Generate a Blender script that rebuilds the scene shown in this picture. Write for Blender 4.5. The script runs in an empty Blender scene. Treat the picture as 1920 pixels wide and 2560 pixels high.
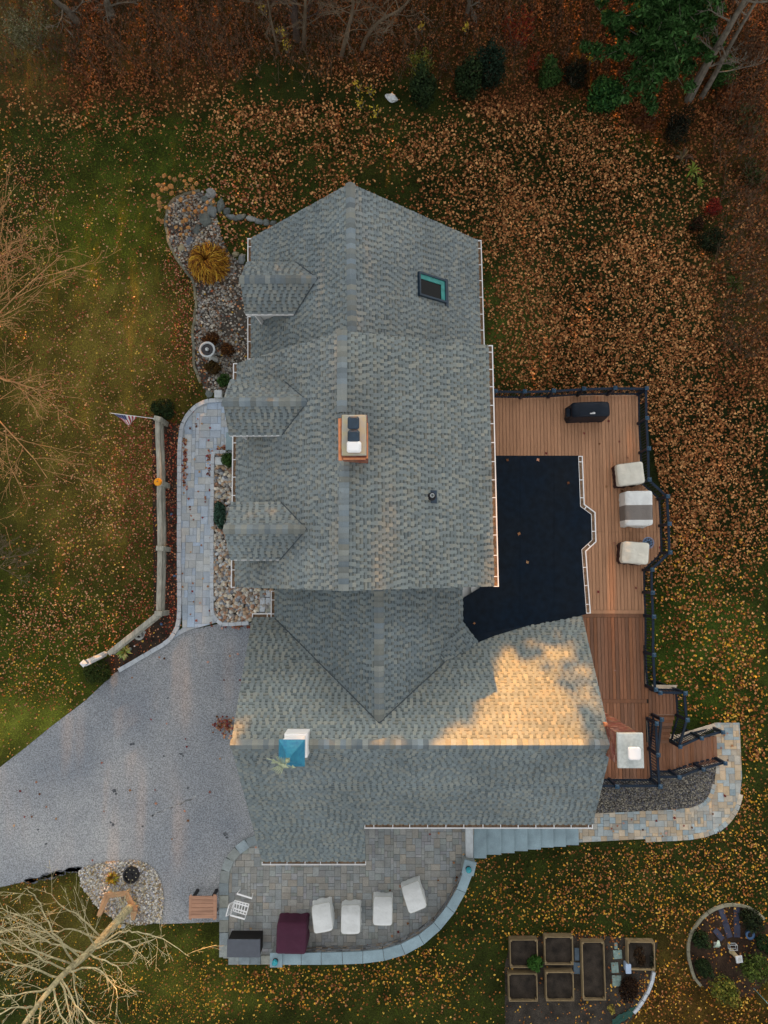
import bpy, math, random
import numpy as np
from mathutils import Vector, Matrix, noise
random.seed(11)
rng = np.random.default_rng(11)
R = math.radians
scene = bpy.context.scene
COL = scene.collection

# ------------------------------------------------------------------ camera
F, CX, CY, H = 1800.0, 960.0, 1280.0, 29.5
NX, NY = 970.0, 1450.0                      # where the plumb line below the drone meets the picture
_d = np.array([(NX - CX) / F, -(NY - CY) / F, -1.0]); _d /= np.linalg.norm(_d)
Zc = -_d
Yc = np.array([0., 1., 0.]) - Zc * Zc[1]; Yc /= np.linalg.norm(Yc)
Xc = np.cross(Yc, Zc)
M = np.array([Xc, Yc, Zc])
cam_d = bpy.data.cameras.new('camera'); cam = bpy.data.objects.new('camera', cam_d); COL.objects.link(cam)
cam_d.sensor_fit = 'HORIZONTAL'; cam_d.sensor_width = 36.0; cam_d.lens = F / 1920 * 36
cam_d.clip_start = 0.5; cam_d.clip_end = 2000
mw = Matrix.Identity(4)
for i in range(3):
    for j in range(3):
        mw[i][j] = M[i, j]
mw[2][3] = H
cam.matrix_world = mw
scene.camera = cam

# ------------------------------------------------------------------ light
SUN_EL, SUN_AZ = 10.5, 0.0                  # the sun stands low over the woods at the top of the picture
sunv = Vector((math.sin(R(SUN_AZ)) * math.cos(R(SUN_EL)), math.cos(R(SUN_AZ)) * math.cos(R(SUN_EL)), math.sin(R(SUN_EL))))
world = bpy.data.worlds.new('World'); scene.world = world; world.use_nodes = True
wn = world.node_tree
bg = wn.nodes['Background']
sky = wn.nodes.new('ShaderNodeTexSky'); sky.sky_type = 'NISHITA'; sky.sun_disc = False
sky.sun_elevation = R(SUN_EL); sky.sun_rotation = R(SUN_AZ); sky.altitude = 100
sky.air_density = 1.0; sky.dust_density = 3.5; sky.ozone_density = 1.5
mx = wn.nodes.new('ShaderNodeMix'); mx.data_type = 'RGBA'; mx.inputs[0].default_value = 0.30    # thin even cloud over the blue
hs = wn.nodes.new('ShaderNodeHueSaturation'); hs.inputs['Saturation'].default_value = 0.42
wn.links.new(sky.outputs[0], hs.inputs['Color']); wn.links.new(hs.outputs[0], mx.inputs[6]); mx.inputs[7].default_value = (2.75, 2.45, 2.05, 1)
wn.links.new(mx.outputs[2], bg.inputs[0]); bg.inputs[1].default_value = 0.15
sl = bpy.data.lights.new('sun', 'SUN'); so = bpy.data.objects.new('sun', sl); COL.objects.link(so)
sl.energy = 4.8; sl.angle = R(0.6); sl.color = (1.0, 0.40, 0.05)
so.rotation_euler = sunv.to_track_quat('Z', 'Y').to_euler()
vs = scene.view_settings
vs.view_transform = 'Standard'; vs.look = 'None'; vs.gamma = 1.0; vs.use_curve_mapping = False
vs.exposure = 1.68

# ------------------------------------------------------------------ projection helpers
def ray(px, py):
    w = M @ np.array([(px - CX) / F, -(py - CY) / F, -1.0])
    return Vector(w)
def P(px, py, z=0.0):
    w = ray(px, py); t = (z - H) / w.z
    return Vector((w.x * t, w.y * t, z))
def PP(px, py, pl):
    """point where the view line meets the plane (point, normal)"""
    w = ray(px, py); o = Vector((0, 0, H))
    t = (pl[0] - o).dot(pl[1]) / w.dot(pl[1])
    return o + w * t
def to_px(x, y, z):
    p = np.stack([x, y, z - H], -1) @ M
    return CX + F * p[..., 0] / -p[..., 2], CY - F * p[..., 1] / -p[..., 2]
GR = -1.4                                   # the lawn right of the house lies lower
def gz(x, y):
    k = np.clip((-8.5 - np.asarray(y, float)) / 4.5, 0, 1); k = k * k * (3 - 2 * k)
    t = np.clip((np.asarray(x, float) - (3.6 - 3.0 * k)) / (4.0 + 0.2 * k), 0, 1); t = t * t * (3 - 2 * t)
    return GR * t
def Pg(px, py, dz=0.0):
    z = 0.0
    for _ in range(12):
        p = P(px, py, z); z = float(gz(p.x, p.y))
    return P(px, py, z + dz)
def zfit(px, py, base):
    """height at which the view line passes nearest to the vertical over base"""
    w = ray(px, py); wx, wy = w.x / -w.z, w.y / -w.z
    t = (base.x * wx + base.y * wy) / (wx * wx + wy * wy)
    return H - t
def inpoly(x, y, poly):
    x = np.asarray(x, float); y = np.asarray(y, float)
    r = np.zeros(np.broadcast(x, y).shape, bool)
    n = len(poly)
    for i in range(n):
        x1, y1 = poly[i][0], poly[i][1]; x2, y2 = poly[(i + 1) % n][0], poly[(i + 1) % n][1]
        if y1 == y2: continue
        c = ((y1 > y) != (y2 > y)) & (x < (x2 - x1) * (y - y1) / (y2 - y1) + x1)
        r ^= c
    return r
def nz(x, y, s, z=0.0):
    return noise.noise(Vector((x * s, y * s, z)))

# ------------------------------------------------------------------ object helpers
def wloc(o):
    v = Vector((0, 0, 0))
    while o is not None:
        v += o.location; o = o.parent
    return v
def tag(o, label=None, cat=None, group=None, kind=None):
    if label: o['label'] = label
    if cat: o['category'] = cat
    if group: o['group'] = group
    if kind: o['kind'] = kind
    return o
def thing(name, label, cat, loc=(0, 0, 0), group=None, rz=0.0):
    o = bpy.data.objects.new(name, None); COL.objects.link(o)
    o.empty_display_size = 0.2
    o.location = loc; o.rotation_euler = (0, 0, rz)
    return tag(o, label, cat, group)
def link(name, me, parent=None, local=False, loc=None, rz=0.0):
    o = bpy.data.objects.new(name, me); COL.objects.link(o)
    L = Vector(loc) if loc is not None else Vector((0, 0, 0))
    if parent is not None:
        if not local: L = L - wloc(parent)
        o.parent = parent
    o.location = L; o.rotation_euler = (0, 0, rz)
    return o
def dup(root, loc, rz=0.0, label=None, group=None):
    r = root.copy(); COL.objects.link(r); r.location = loc; r.rotation_euler = (0, 0, rz)
    if label: r['label'] = label
    if group: r['group'] = group
    for ch in list(root.children):
        c = ch.copy(); COL.objects.link(c); c.parent = r
        for g in list(ch.children):
            e = g.copy(); COL.objects.link(e); e.parent = c
    return r

class MB:
    def __init__(s):
        s.v = []; s.f = []; s.c = []; s.cur = (1, 1, 1)
    def add(s, vs_, fs, col=None):
        n = len(s.v); s.v.extend([tuple(p) for p in vs_])
        s.f.extend([tuple(i + n for i in f) for f in fs])
        s.c.extend([col or s.cur] * len(vs_))
    def quad(s, a, b, c, d, col=None): s.add([a, b, c, d], [(0, 1, 2, 3)], col)
    def obox(s, o, u, v, w, col=None, nobottom=False):
        """box from corner o with edge vectors u, v, w (right handed)"""
        o, u, v, w = Vector(o), Vector(u), Vector(v), Vector(w)
        p = [o, o + u, o + u + v, o + v, o + w, o + u + w, o + u + v + w, o + v + w]
        f = [(4, 5, 6, 7), (0, 1, 5, 4), (1, 2, 6, 5), (2, 3, 7, 6), (3, 0, 4, 7)]
        if not nobottom: f.append((3, 2, 1, 0))
        s.add(p, f, col)
    def box(s, c, sx, sy, sz, rz=0.0, col=None, up=None):
        """box centred in plan on c, standing on c.z"""
        c = Vector(c); ca, sa = math.cos(rz), math.sin(rz)
        u = Vector((ca, sa, 0)); v = Vector((-sa, ca, 0)); w = Vector(up) if up else Vector((0, 0, 1))
        s.obox(c - u * sx / 2 - v * sy / 2, u * sx, v * sy, w * sz, col)
    def cbox(s, c, sx, sy, sz, ch=0.01, rz=0.0, col=None):
        """box with a chamfered top edge"""
        c = Vector(c); ca, sa = math.cos(rz), math.sin(rz)
        u = Vector((ca, sa, 0)); v = Vector((-sa, ca, 0))
        pts = []
        for k, (e, z) in enumerate(((0, 0), (0, sz - ch), (ch, sz))):
            for a, b in ((-1, -1), (1, -1), (1, 1), (-1, 1)):
                pts.append(c + u * a * (sx / 2 - e) + v * b * (sy / 2 - e) + Vector((0, 0, z)))
        f = [(8, 9, 10, 11)]
        for r in (0, 4):
            for i in range(4):
                f.append((r + i, r + (i + 1) % 4, r + 4 + (i + 1) % 4, r + 4 + i))
        s.add(pts, f, col)
    def beam(s, a, b, w, h, col=None, up=(0, 0, 1)):
        """beam from a to b; a and b on its centre line"""
        a, b = Vector(a), Vector(b); d = (b - a)
        side = Vector(up).cross(d)
        if side.length < 1e-6: side = Vector((1, 0, 0))
        side.normalize(); upv = d.cross(side).normalized()
        s.obox(a - side * w / 2 - upv * h / 2, d, side * w, upv * h, col)
    def tube(s, pts, rad, n=6, col=None, cap=True):
        pts = [Vector(p) for p in pts]
        if not hasattr(rad, '__len__'): rad = [rad] * len(pts)
        V = []; Fc = []
        ref = Vector((0.31, 0.17, 0.93))
        for i, p in enumerate(pts):
            t = (pts[min(i + 1, len(pts) - 1)] - pts[max(i - 1, 0)])
            if t.length < 1e-9: t = Vector((0, 0, 1))
            t.normalize()
            a = t.cross(ref)
            if a.length < 1e-3: a = t.cross(Vector((1, 0, 0)))
            a.normalize(); b = t.cross(a)
            for k in range(n):
                an = 2 * math.pi * k / n
                V.append(p + (a * math.cos(an) + b * math.sin(an)) * rad[i])
        for i in range(len(pts) - 1):
            for k in range(n):
                Fc.append((i * n + k, i * n + (k + 1) % n, (i + 1) * n + (k + 1) % n, (i + 1) * n + k))
        if cap:
            Fc.append(tuple(range(n - 1, -1, -1))); Fc.append(tuple((len(pts) - 1) * n + k for k in range(n)))
        s.add(V, Fc, col)
    def lathe(s, c, prof, n=16, col=None, sx=1.0, sy=1.0):
        c = Vector(c); V = []; Fc = []
        for r, z in prof:
            for k in range(n):
                an = 2 * math.pi * k / n
                V.append(c + Vector((r * sx * math.cos(an), r * sy * math.sin(an), z)))
        for i in range(len(prof) - 1):
            for k in range(n):
                Fc.append((i * n + k, i * n + (k + 1) % n, (i + 1) * n + (k + 1) % n, (i + 1) * n + k))
        Fc.append(tuple(range(n - 1, -1, -1))); Fc.append(tuple((len(prof) - 1) * n + k for k in range(n)))
        s.add(V, Fc, col)
    def prism(s, pts, dz, col=None):
        """pts: 3D polygon (counter-clockwise from above); dz: thickness downwards"""
        pts = [Vector(p) for p in pts]; n = len(pts)
        lo = [p - Vector((0, 0, dz)) for p in pts]
        f = [tuple(range(n)), tuple(range(2 * n - 1, n - 1, -1))]
        for i in range(n):
            j = (i + 1) % n
            f.append((i, n + i, n + j, j))
        s.add(pts + lo, f, col)
    def rock(s, c, rx, ry, rz_, col=None, sub=1, rough=0.25, seed=0):
        V, Fc = ICO[sub]
        an = random.random() * 6.28; ca, sa = math.cos(an), math.sin(an); out = []
        for p in V:
            k = 1 + rough * noise.noise(Vector(p) * 1.3 + Vector((seed * 7.1, seed * 3.3, 0)))
            x, y, z = p[0] * rx * k, p[1] * ry * k, p[2] * rz_ * k
            out.append((c[0] + x * ca - y * sa, c[1] + x * sa + y * ca, c[2] + z))
        s.add(out, Fc, col)
    def mesh(s, name, mat=None, smooth=False):
        me = bpy.data.meshes.new(name)
        me.from_pydata(s.v, [], s.f)
        if mat: me.materials.append(mat)
        at = me.color_attributes.new('col', 'FLOAT_COLOR', 'POINT')
        arr = np.ones((len(s.v), 4), np.float32); arr[:, :3] = np.array(s.c, np.float32).reshape(-1, 3)
        at.data.foreach_set('color', arr.ravel())
        if smooth: me.polygons.foreach_set('use_smooth', [True] * len(me.polygons))
        me.update()
        return me
    def build(s, name, mat, parent=None, local=False, smooth=False, loc=None, rz=0.0):
        return link(name, s.mesh(name, mat, smooth), parent, local, loc, rz)

def _ico(sub):
    t = (1 + 5 ** .5) / 2
    v = [(-1, t, 0), (1, t, 0), (-1, -t, 0), (1, -t, 0), (0, -1, t), (0, 1, t), (0, -1, -t), (0, 1, -t), (t, 0, -1), (t, 0, 1), (-t, 0, -1), (-t, 0, 1)]
    v = [Vector(p).normalized() for p in v]
    f = [(0, 11, 5), (0, 5, 1), (0, 1, 7), (0, 7, 10), (0, 10, 11), (1, 5, 9), (5, 11, 4), (11, 10, 2), (10, 7, 6), (7, 1, 8), (3, 9, 4), (3, 4, 2), (3, 2, 6), (3, 6, 8), (3, 8, 9), (4, 9, 5), (2, 4, 11), (6, 2, 10), (8, 6, 7), (9, 8, 1)]
    for _ in range(sub):
        nf = []; cache = {}
        def mid(a, b):
            k = (min(a, b), max(a, b))
            if k not in cache:
                v.append(((v[a] + v[b]) / 2).normalized()); cache[k] = len(v) - 1
            return cache[k]
        for a, b, c in f:
            ab, bc, ca = mid(a, b), mid(b, c), mid(c, a)
            nf += [(a, ab, ca), (b, bc, ab), (c, ca, bc), (ab, bc, ca)]
        f = nf
    return [tuple(p) for p in v], f
ICO = [_ico(0), _ico(1), _ico(2)]

def np_mesh(name, V, Fq, cols, mat, smooth=False):
    """V (n,3), Fq (m,k) faces all of k corners, cols (n,3)"""
    me = bpy.data.meshes.new(name)
    n, m, k = len(V), len(Fq), Fq.shape[1]
    me.vertices.add(n); me.vertices.foreach_set('co', np.asarray(V, np.float32).ravel())
    me.loops.add(m * k); me.loops.foreach_set('vertex_index', np.asarray(Fq, np.int32).ravel())
    me.polygons.add(m); me.polygons.foreach_set('loop_start', np.arange(0, m * k, k, dtype=np.int32))
    me.polygons.foreach_set('loop_total', np.full(m, k, np.int32))
    if smooth: me.polygons.foreach_set('use_smooth', np.ones(m, bool))
    me.update(calc_edges=True)
    a = np.ones((n, 4), np.float32); a[:, :3] = cols
    me.color_attributes.new('col', 'FLOAT_COLOR', 'POINT').data.foreach_set('color', a.ravel())
    me.materials.append(mat)
    return me

# ------------------------------------------------------------------ materials
def mat(name, col, rough=0.8, var=0.18, scale=3.0, bump=0.0, bscale=80.0, metallic=0.0, attr=False, objrand=0.0, spec=0.3, col2=None, fine=0.0, fscale=120.0, stretch=None, transl=0.0, hue=0.0):
    m = bpy.data.materials.new(name); m.use_nodes = True
    nt = m.node_tree; N = nt.nodes; L = nt.links
    b = N['Principled BSDF']
    b.inputs['Roughness'].default_value = rough; b.inputs['Metallic'].default_value = metallic
    b.inputs['Specular IOR Level'].default_value = spec
    if transl: b.inputs['Transmission Weight'].default_value = transl
    g = N.new('ShaderNodeNewGeometry')
    vec = g.outputs['Position']
    if stretch:
        mp = N.new('ShaderNodeMapping'); mp.inputs['Scale'].default_value = stretch
        L.new(vec, mp.inputs['Vector']); vec = mp.outputs[0]
    def nse(sc, det=4.0):
        t = N.new('ShaderNodeTexNoise'); t.inputs['Scale'].default_value = sc; t.inputs['Detail'].default_value = det
        L.new(vec, t.inputs['Vector']); return t.outputs['Fac']
    def mix(f, a, c, bt='MIX'):
        x = N.new('ShaderNodeMix'); x.data_type = 'RGBA'; x.blend_type = bt
        if isinstance(f, float): x.inputs[0].default_value = f
        else: L.new(f, x.inputs[0])
        for s_, val in ((6, a), (7, c)):
            if isinstance(val, tuple): x.inputs[s_].default_value = (*val[:3], 1)
            else: L.new(val, x.inputs[s_])
        return x.outputs[2]
    def mr(f, lo, hi, a=0.3, c=0.7):
        x = N.new('ShaderNodeMapRange'); L.new(f, x.inputs[0])
        x.inputs[1].default_value = a; x.inputs[2].default_value = c; x.inputs[3].default_value = lo; x.inputs[4].default_value = hi
        return x.outputs[0]
    c2 = col2 if col2 else tuple(c * (1 + var) for c in col)
    c1 = col if col2 else tuple(c * (1 - var) for c in col)
    out = mix(mr(nse(scale), 0.0, 1.0), c1, c2)
    if fine:
        fv = mr(nse(fscale, 2.0), 1 - fine, 1 + fine, 0.3, 0.7)
        v = N.new('ShaderNodeVectorMath'); v.operation = 'SCALE'; L.new(out, v.inputs[0]); L.new(fv, v.inputs['Scale']); out = v.outputs[0]
    if attr:
        a = N.new('ShaderNodeAttribute'); a.attribute_name = 'col'
        out = mix(1.0, out, a.outputs['Color'], 'MULTIPLY')
    if objrand:
        oi = N.new('ShaderNodeObjectInfo')
        fv = mr(oi.outputs['Random'], 1 - objrand, 1 + objrand, 0, 1)
        v = N.new('ShaderNodeVectorMath'); v.operation = 'SCALE'; L.new(out, v.inputs[0]); L.new(fv, v.inputs['Scale']); out = v.outputs[0]
        if objrand > 0.12 and not hue:
            w = N.new('ShaderNodeMath'); w.operation = 'FRACT'
            w2 = N.new('ShaderNodeMath'); w2.operation = 'MULTIPLY'; w2.inputs[1].default_value = 7.31
            L.new(oi.outputs['Random'], w2.inputs[0]); L.new(w2.outputs[0], w.inputs[0])
            out = mix(w.outputs[0], mix(1.0, out, (0.93, 1.0, 1.08), 'MULTIPLY'), mix(1.0, out, (1.14, 1.02, 0.86), 'MULTIPLY'))
    if hue:
        oi = N.new('ShaderNodeObjectInfo'); w2 = N.new('ShaderNodeMath'); w2.operation = 'MULTIPLY'; w2.inputs[1].default_value = 7.31
        w = N.new('ShaderNodeMath'); w.operation = 'FRACT'
        L.new(oi.outputs['Random'], w2.inputs[0]); L.new(w2.outputs[0], w.inputs[0])
        out = mix(w.outputs[0], mix(1.0, out, (1 - hue, 1 - hue * .2, 1 + hue * .6), 'MULTIPLY'), mix(1.0, out, (1 + hue, 1.0, 1 - hue), 'MULTIPLY'))
    L.new(out, b.inputs['Base Color'])
    if bump:
        bp = N.new('ShaderNodeBump'); bp.inputs['Strength'].default_value = bump; bp.inputs['Distance'].default_value = 0.02
        L.new(nse(bscale, 3.0), bp.inputs['Height']); L.new(bp.outputs[0], b.inputs['Normal'])
    return m

W1 = (1.0, 1.0, 1.0)
m_shingle = mat('shingle', W1, 0.92, 0.13, 0.55, 0.35, 160, attr=True, fine=0.18, fscale=70)
m_cap = mat('ridge_shingle', (0.185, 0.215, 0.225), 0.92, 0.08, 1.2, 0.35, 160, objrand=0.26, fine=0.15, fscale=70)
m_white = mat('white_paint', (0.80, 0.80, 0.80), 0.45, 0.04, 2)
m_drip = mat('drip_edge', (0.20, 0.22, 0.22), 0.8, 0.1, 3)
m_siding = mat('siding', (0.62, 0.63, 0.62), 0.6, 0.05, 2, 0.4, 9, stretch=(0.02, 0.02, 1))
m_debris = mat('gutter_litter', (0.20, 0.13, 0.08), 0.95, 0.5, 14, 0.5, 60)
m_epdm = mat('rubber_roofing', (0.0016, 0.0075, 0.0175), 0.60, 0.4, 0.55, 0.05, 30, spec=0.10, col2=(0.0050, 0.0085, 0.0135), fine=0.3, fscale=5)
m_brick = mat('brick', W1, 0.9, 0.14, 6, 0.4, 120, attr=True)
m_mortar = mat('mortar', (0.42, 0.40, 0.37), 0.95, 0.15, 9, 0.3, 90)
m_conc = mat('concrete', (0.40, 0.41, 0.39), 0.9, 0.2, 5, 0.25, 90, fine=0.15)
m_lichen = mat('concrete_lichen', (0.36, 0.37, 0.35), 0.9, 0.2, 4.5, 0.25, 90, col2=(0.44, 0.40, 0.26))
m_clay = mat('clay_tile', (0.62, 0.24, 0.11), 0.75, 0.2, 7, 0.2, 90)
m_navy = mat('navy_metal', (0.010, 0.030, 0.055), 0.40, 0.25, 5, spec=0.5)
m_copper = mat('blue_copper', (0.02, 0.16, 0.29), 0.5, 0.4, 9, 0.1, 40, spec=0.4, col2=(0.035, 0.24, 0.36))
m_vane = mat('patina_vane', (0.26, 0.30, 0.20), 0.5, 0.3, 14, spec=0.4)
m_glass = mat('dark_glass', (0.003, 0.003, 0.004), 0.10, 0.1, 2, spec=0.15)
m_teal = mat('teal_frame', (0.05, 0.26, 0.24), 0.5, 0.2, 6)
m_railcap = mat('railing_cap', (0.022, 0.062, 0.11), 0.45, 0.25, 4, spec=0.3)
m_rail = mat('railing_black', (0.006, 0.016, 0.032), 0.45, 0.25, 4, spec=0.22)
m_deckA = mat('deck_board_tan', (0.44, 0.235, 0.132), 0.75, 0.10, 1.6, 0.12, 90, objrand=0.11, fine=0.08, fscale=8, stretch=(6, 0.5, 1))
m_deckB = mat('deck_board_red', (0.235, 0.112, 0.063), 0.72, 0.12, 1.6, 0.12, 90, objrand=0.18, fine=0.12, fscale=8, stretch=(6, 0.5, 1))
m_under = mat('dark_underside', (0.03, 0.025, 0.02), 0.95, 0.3, 3)
m_pavF = mat('walk_paver', (0.385, 0.445, 0.515), 0.85, 0.10, 3, 0.2, 70, objrand=0.14, fine=0.10, fscale=25)
m_pavP = mat('patio_paver', (0.28, 0.285, 0.27), 0.85, 0.13, 3, 0.25, 70, objrand=0.15, hue=0.10, fine=0.12, fscale=25)
m_pavR = mat('path_paver', (0.40, 0.385, 0.34), 0.85, 0.13, 3, 0.2, 70, objrand=0.20, hue=0.28, fine=0.10, fscale=25)
m_joint = mat('joint_sand', (0.10, 0.10, 0.10), 0.95, 0.3, 9, 0.3, 90)
m_kerb = mat('granite_kerb', (0.46, 0.50, 0.54), 0.85, 0.1, 6, 0.3, 60, objrand=0.08, fine=0.12, fscale=60)
m_border = mat('border_block', (0.25, 0.285, 0.29), 0.85, 0.18, 5, 0.3, 60, objrand=0.14, fine=0.12, fscale=40)
m_blue = mat('bluestone', (0.245, 0.335, 0.375), 0.75, 0.14, 2.2, 0.15, 50, objrand=0.07, fine=0.08, fscale=30)
m_stone = mat('stones', W1, 0.85, 0.18, 9, 0.3, 50, attr=True)
m_leaf = mat('leaves', W1, 0.8, 0.12, 2, attr=True, spec=0.05)
m_bark = mat('bark', (0.155, 0.135, 0.105), 0.95, 0.35, 5, 0.6, 30)
m_birch = mat('pale_bark', (0.42, 0.375, 0.22), 0.9, 0.25, 3, 0.3, 25, fine=0.3, fscale=9)
m_twig = mat('tan_twigs', (0.46, 0.24, 0.10), 0.9, 0.3, 2)  # orange of sunlit twigs is put into the base colour
m_greytwig = mat('grey_twigs', (0.14, 0.105, 0.068), 0.9, 0.3, 2)
m_timber = mat('weathered_timber', (0.335, 0.33, 0.28), 0.9, 0.28, 2.5, 0.35, 14, stretch=(5, 0.7, 3), fine=0.18, fscale=6)
m_cedar = mat('cedar', (0.36, 0.20, 0.13), 0.75, 0.15, 2, 0.2, 30, objrand=0.10, stretch=(1, 6, 1))
m_bench = mat('worn_wood', (0.36, 0.215, 0.115), 0.85, 0.2, 4, 0.2, 30, objrand=0.12)
m_cream = mat('cream_fabric', (0.70, 0.68, 0.59), 0.9, 0.08, 3, 0.9, 7)
m_pale = mat('white_fabric', (0.72, 0.74, 0.73), 0.9, 0.07, 3, 0.9, 7)
m_seam = mat('seam', (0.42, 0.42, 0.37), 0.9, 0.1, 6)
m_brownf = mat('brown_fabric', (0.18, 0.155, 0.14), 0.9, 0.08, 4, 0.4, 9)
m_choc = mat('chocolate_fabric', (0.045, 0.020, 0.018), 0.9, 0.2, 4, 0.4, 9)
m_maroon = mat('maroon_fabric', (0.058, 0.012, 0.032), 0.72, 0.12, 2.2, 0.35, 7)
m_grill = mat('black_vinyl', (0.004, 0.009, 0.018), 0.5, 0.2, 3, 0.4, 9, spec=0.22)
m_boxtop = mat('grey_resin', (0.085, 0.095, 0.115), 0.65, 0.08, 5, 0.1, 60)
m_boxside = mat('black_resin', (0.008, 0.007, 0.007), 0.7, 0.2, 5)
m_black = mat('black_iron', (0.012, 0.012, 0.014), 0.5, 0.2, 6)
m_pumpkin = mat('pumpkin_skin', (0.85, 0.33, 0.01), 0.5, 0.1, 9)
m_brush = mat('brush_twigs', (0.10, 0.068, 0.042), 0.9, 0.4, 2)
m_soil = mat('soil', (0.030, 0.023, 0.017), 0.98, 0.6, 2.6, 0.9, 30, fine=0.4, fscale=40)
m_mulch = mat('mulch', (0.038, 0.026, 0.018), 0.98, 0.5, 3, 0.8, 30, fine=0.4, fscale=40)
m_bedwood = mat('bed_board', (0.25, 0.185, 0.10), 0.85, 0.2, 3, 0.2, 30, objrand=0.12)
m_lightw = mat('pale_stone', (0.50, 0.54, 0.56), 0.85, 0.12, 6, 0.3, 50)
m_tealglass = mat('teal_glass', (0.02, 0.33, 0.40), 0.2, 0.3, 15, spec=0.6)
m_flag = mat('flag_cloth', W1, 0.85, 0.05, 3, attr=True)
m_print = mat('printed_marks', (0.02, 0.02, 0.025), 0.6, 0.05, 3)
m_bluecer = mat('blue_ceramic', (0.05, 0.12, 0.25), 0.3, 0.2, 8, spec=0.5)
m_tarp = mat('green_tarp', (0.01, 0.06, 0.045), 0.6, 0.2, 4, 0.5, 6)
def WOOD_H(x):
    """height of the woods beyond the yard over x, in metres"""
    s_ = lambda a, b: min(1, max(0, (x - a) / (b - a)))
    return 10.9 + 0.45 * math.sin(x * 1.3) + 2.2 * (1 - s_(2.2, 3.2)) + 0.5 * (1 - s_(-2.4, -1.2)) + 9.0 * s_(6.6, 7.6) + 8.0 * (1 - s_(-8.6, -7.2)) + 9.0 * math.exp(-((x + 1.5) / 1.2) ** 2)
# ================================================================== GROUND
def pw(pts, z=0.0): return [P(a, b, z) for a, b in pts]
drive_px = [(-260, 2110), (0, 1918), (65, 1868), (127, 1817), (213, 1752), (285, 1684), (345, 1650), (405, 1616), (440, 1592), (470, 1576), (545, 1560), (640, 1556), (700, 1700), (700, 2120), (640, 2098), (618, 2104), (578, 2136), (556, 2180), (550, 2230), (550, 2304), (405, 2310), (330, 2300), (270, 2215), (190, 2172), (110, 2193), (0, 2218), (-260, 2330)]
walk_px = [(456, 1570), (453, 1400), (452, 1150), (457, 1075), (472, 1042), (497, 1017), (522, 1006), (620, 1003), (640, 1132), (536, 1132), (533, 1525), (545, 1555), (500, 1568), (470, 1576), (440, 1592), (420, 1606), (440, 1580)]
stonebed_px = [(533, 1134), (650, 1132), (650, 1470), (690, 1475), (690, 1540), (640, 1548), (562, 1562), (545, 1552), (533, 1525)]
patio_px = [(558, 2396), (556, 2230), (562, 2180), (584, 2142), (622, 2110), (655, 2100), (900, 2050), (1190, 2040), (1180, 2170), (1158, 2200), (1142, 2230), (1117, 2270), (1085, 2312), (1047, 2344), (1002, 2368), (957, 2382), (900, 2390), (800, 2394), (690, 2394)]
path_px = [(1446, 2106), (1582, 2099), (1718, 2092), (1781, 2079), (1826, 2042), (1849, 1997), (1855, 1943), (1849, 1807), (1786, 1807), (1790, 1925), (1785, 1975), (1763, 2006), (1731, 2022), (1627, 2027), (1440, 2036)]
gravelR_px = [(1440, 2034), (1627, 2025), (1731, 2020), (1762, 2004), (1783, 1974), (1788, 1925), (1786, 1880), (1650, 1880), (1480, 1950)]
fire_px = [(196, 2176), (230, 2162), (270, 2154), (330, 2150), (365, 2156), (392, 2178), (407, 2215), (410, 2260), (402, 2304), (340, 2312), (290, 2300), (240, 2262), (205, 2215)]
bed_px = [(505, 480), (464, 487), (439, 495), (424, 512), (416, 536), (416, 572), (425, 610), (441, 645), (460, 669), (480, 694), (493, 753), (489, 786), (484, 827), (486, 867), (488, 916), (499, 943), (512, 975), (560, 990), (640, 990), (645, 668), (600, 658), (575, 634), (556, 600), (546, 560), (540, 530), (530, 490)]
leftstrip_px = [(380, 1050), (452, 1060), (452, 1560), (430, 1600), (285, 1686), (250, 1660), (360, 1570), (385, 1530)]
rcirc_px = [(1751, 2463), (1735, 2443), (1722, 2404), (1719, 2381), (1720, 2355), (1725, 2335), (1739, 2312), (1752, 2294), (1776, 2275), (1798, 2265), (1818, 2260), (1845, 2261), (1875, 2270), (1901, 2286), (1919, 2311), (1935, 2370), (1930, 2440), (1880, 2490), (1800, 2500)]
garden_px = [(1262, 2410), (1262, 2560), (1570, 2560), (1600, 2520), (1630, 2440), (1645, 2350), (1440, 2335), (1280, 2345)]
house_px = [(660, 700), (665, 640), (870, 530), (1165, 650), (1185, 870), (1205, 1000), (1640, 990), (1690, 1250), (1690, 1380), (1640, 1420), (1640, 1720), (1720, 1740), (1720, 1810), (1790, 1840), (1790, 1920), (1620, 1960), (1480, 1990), (1440, 2150), (1230, 2150), (1180, 2050), (660, 2120), (560, 1870), (600, 1640), (600, 1000)]

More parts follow.
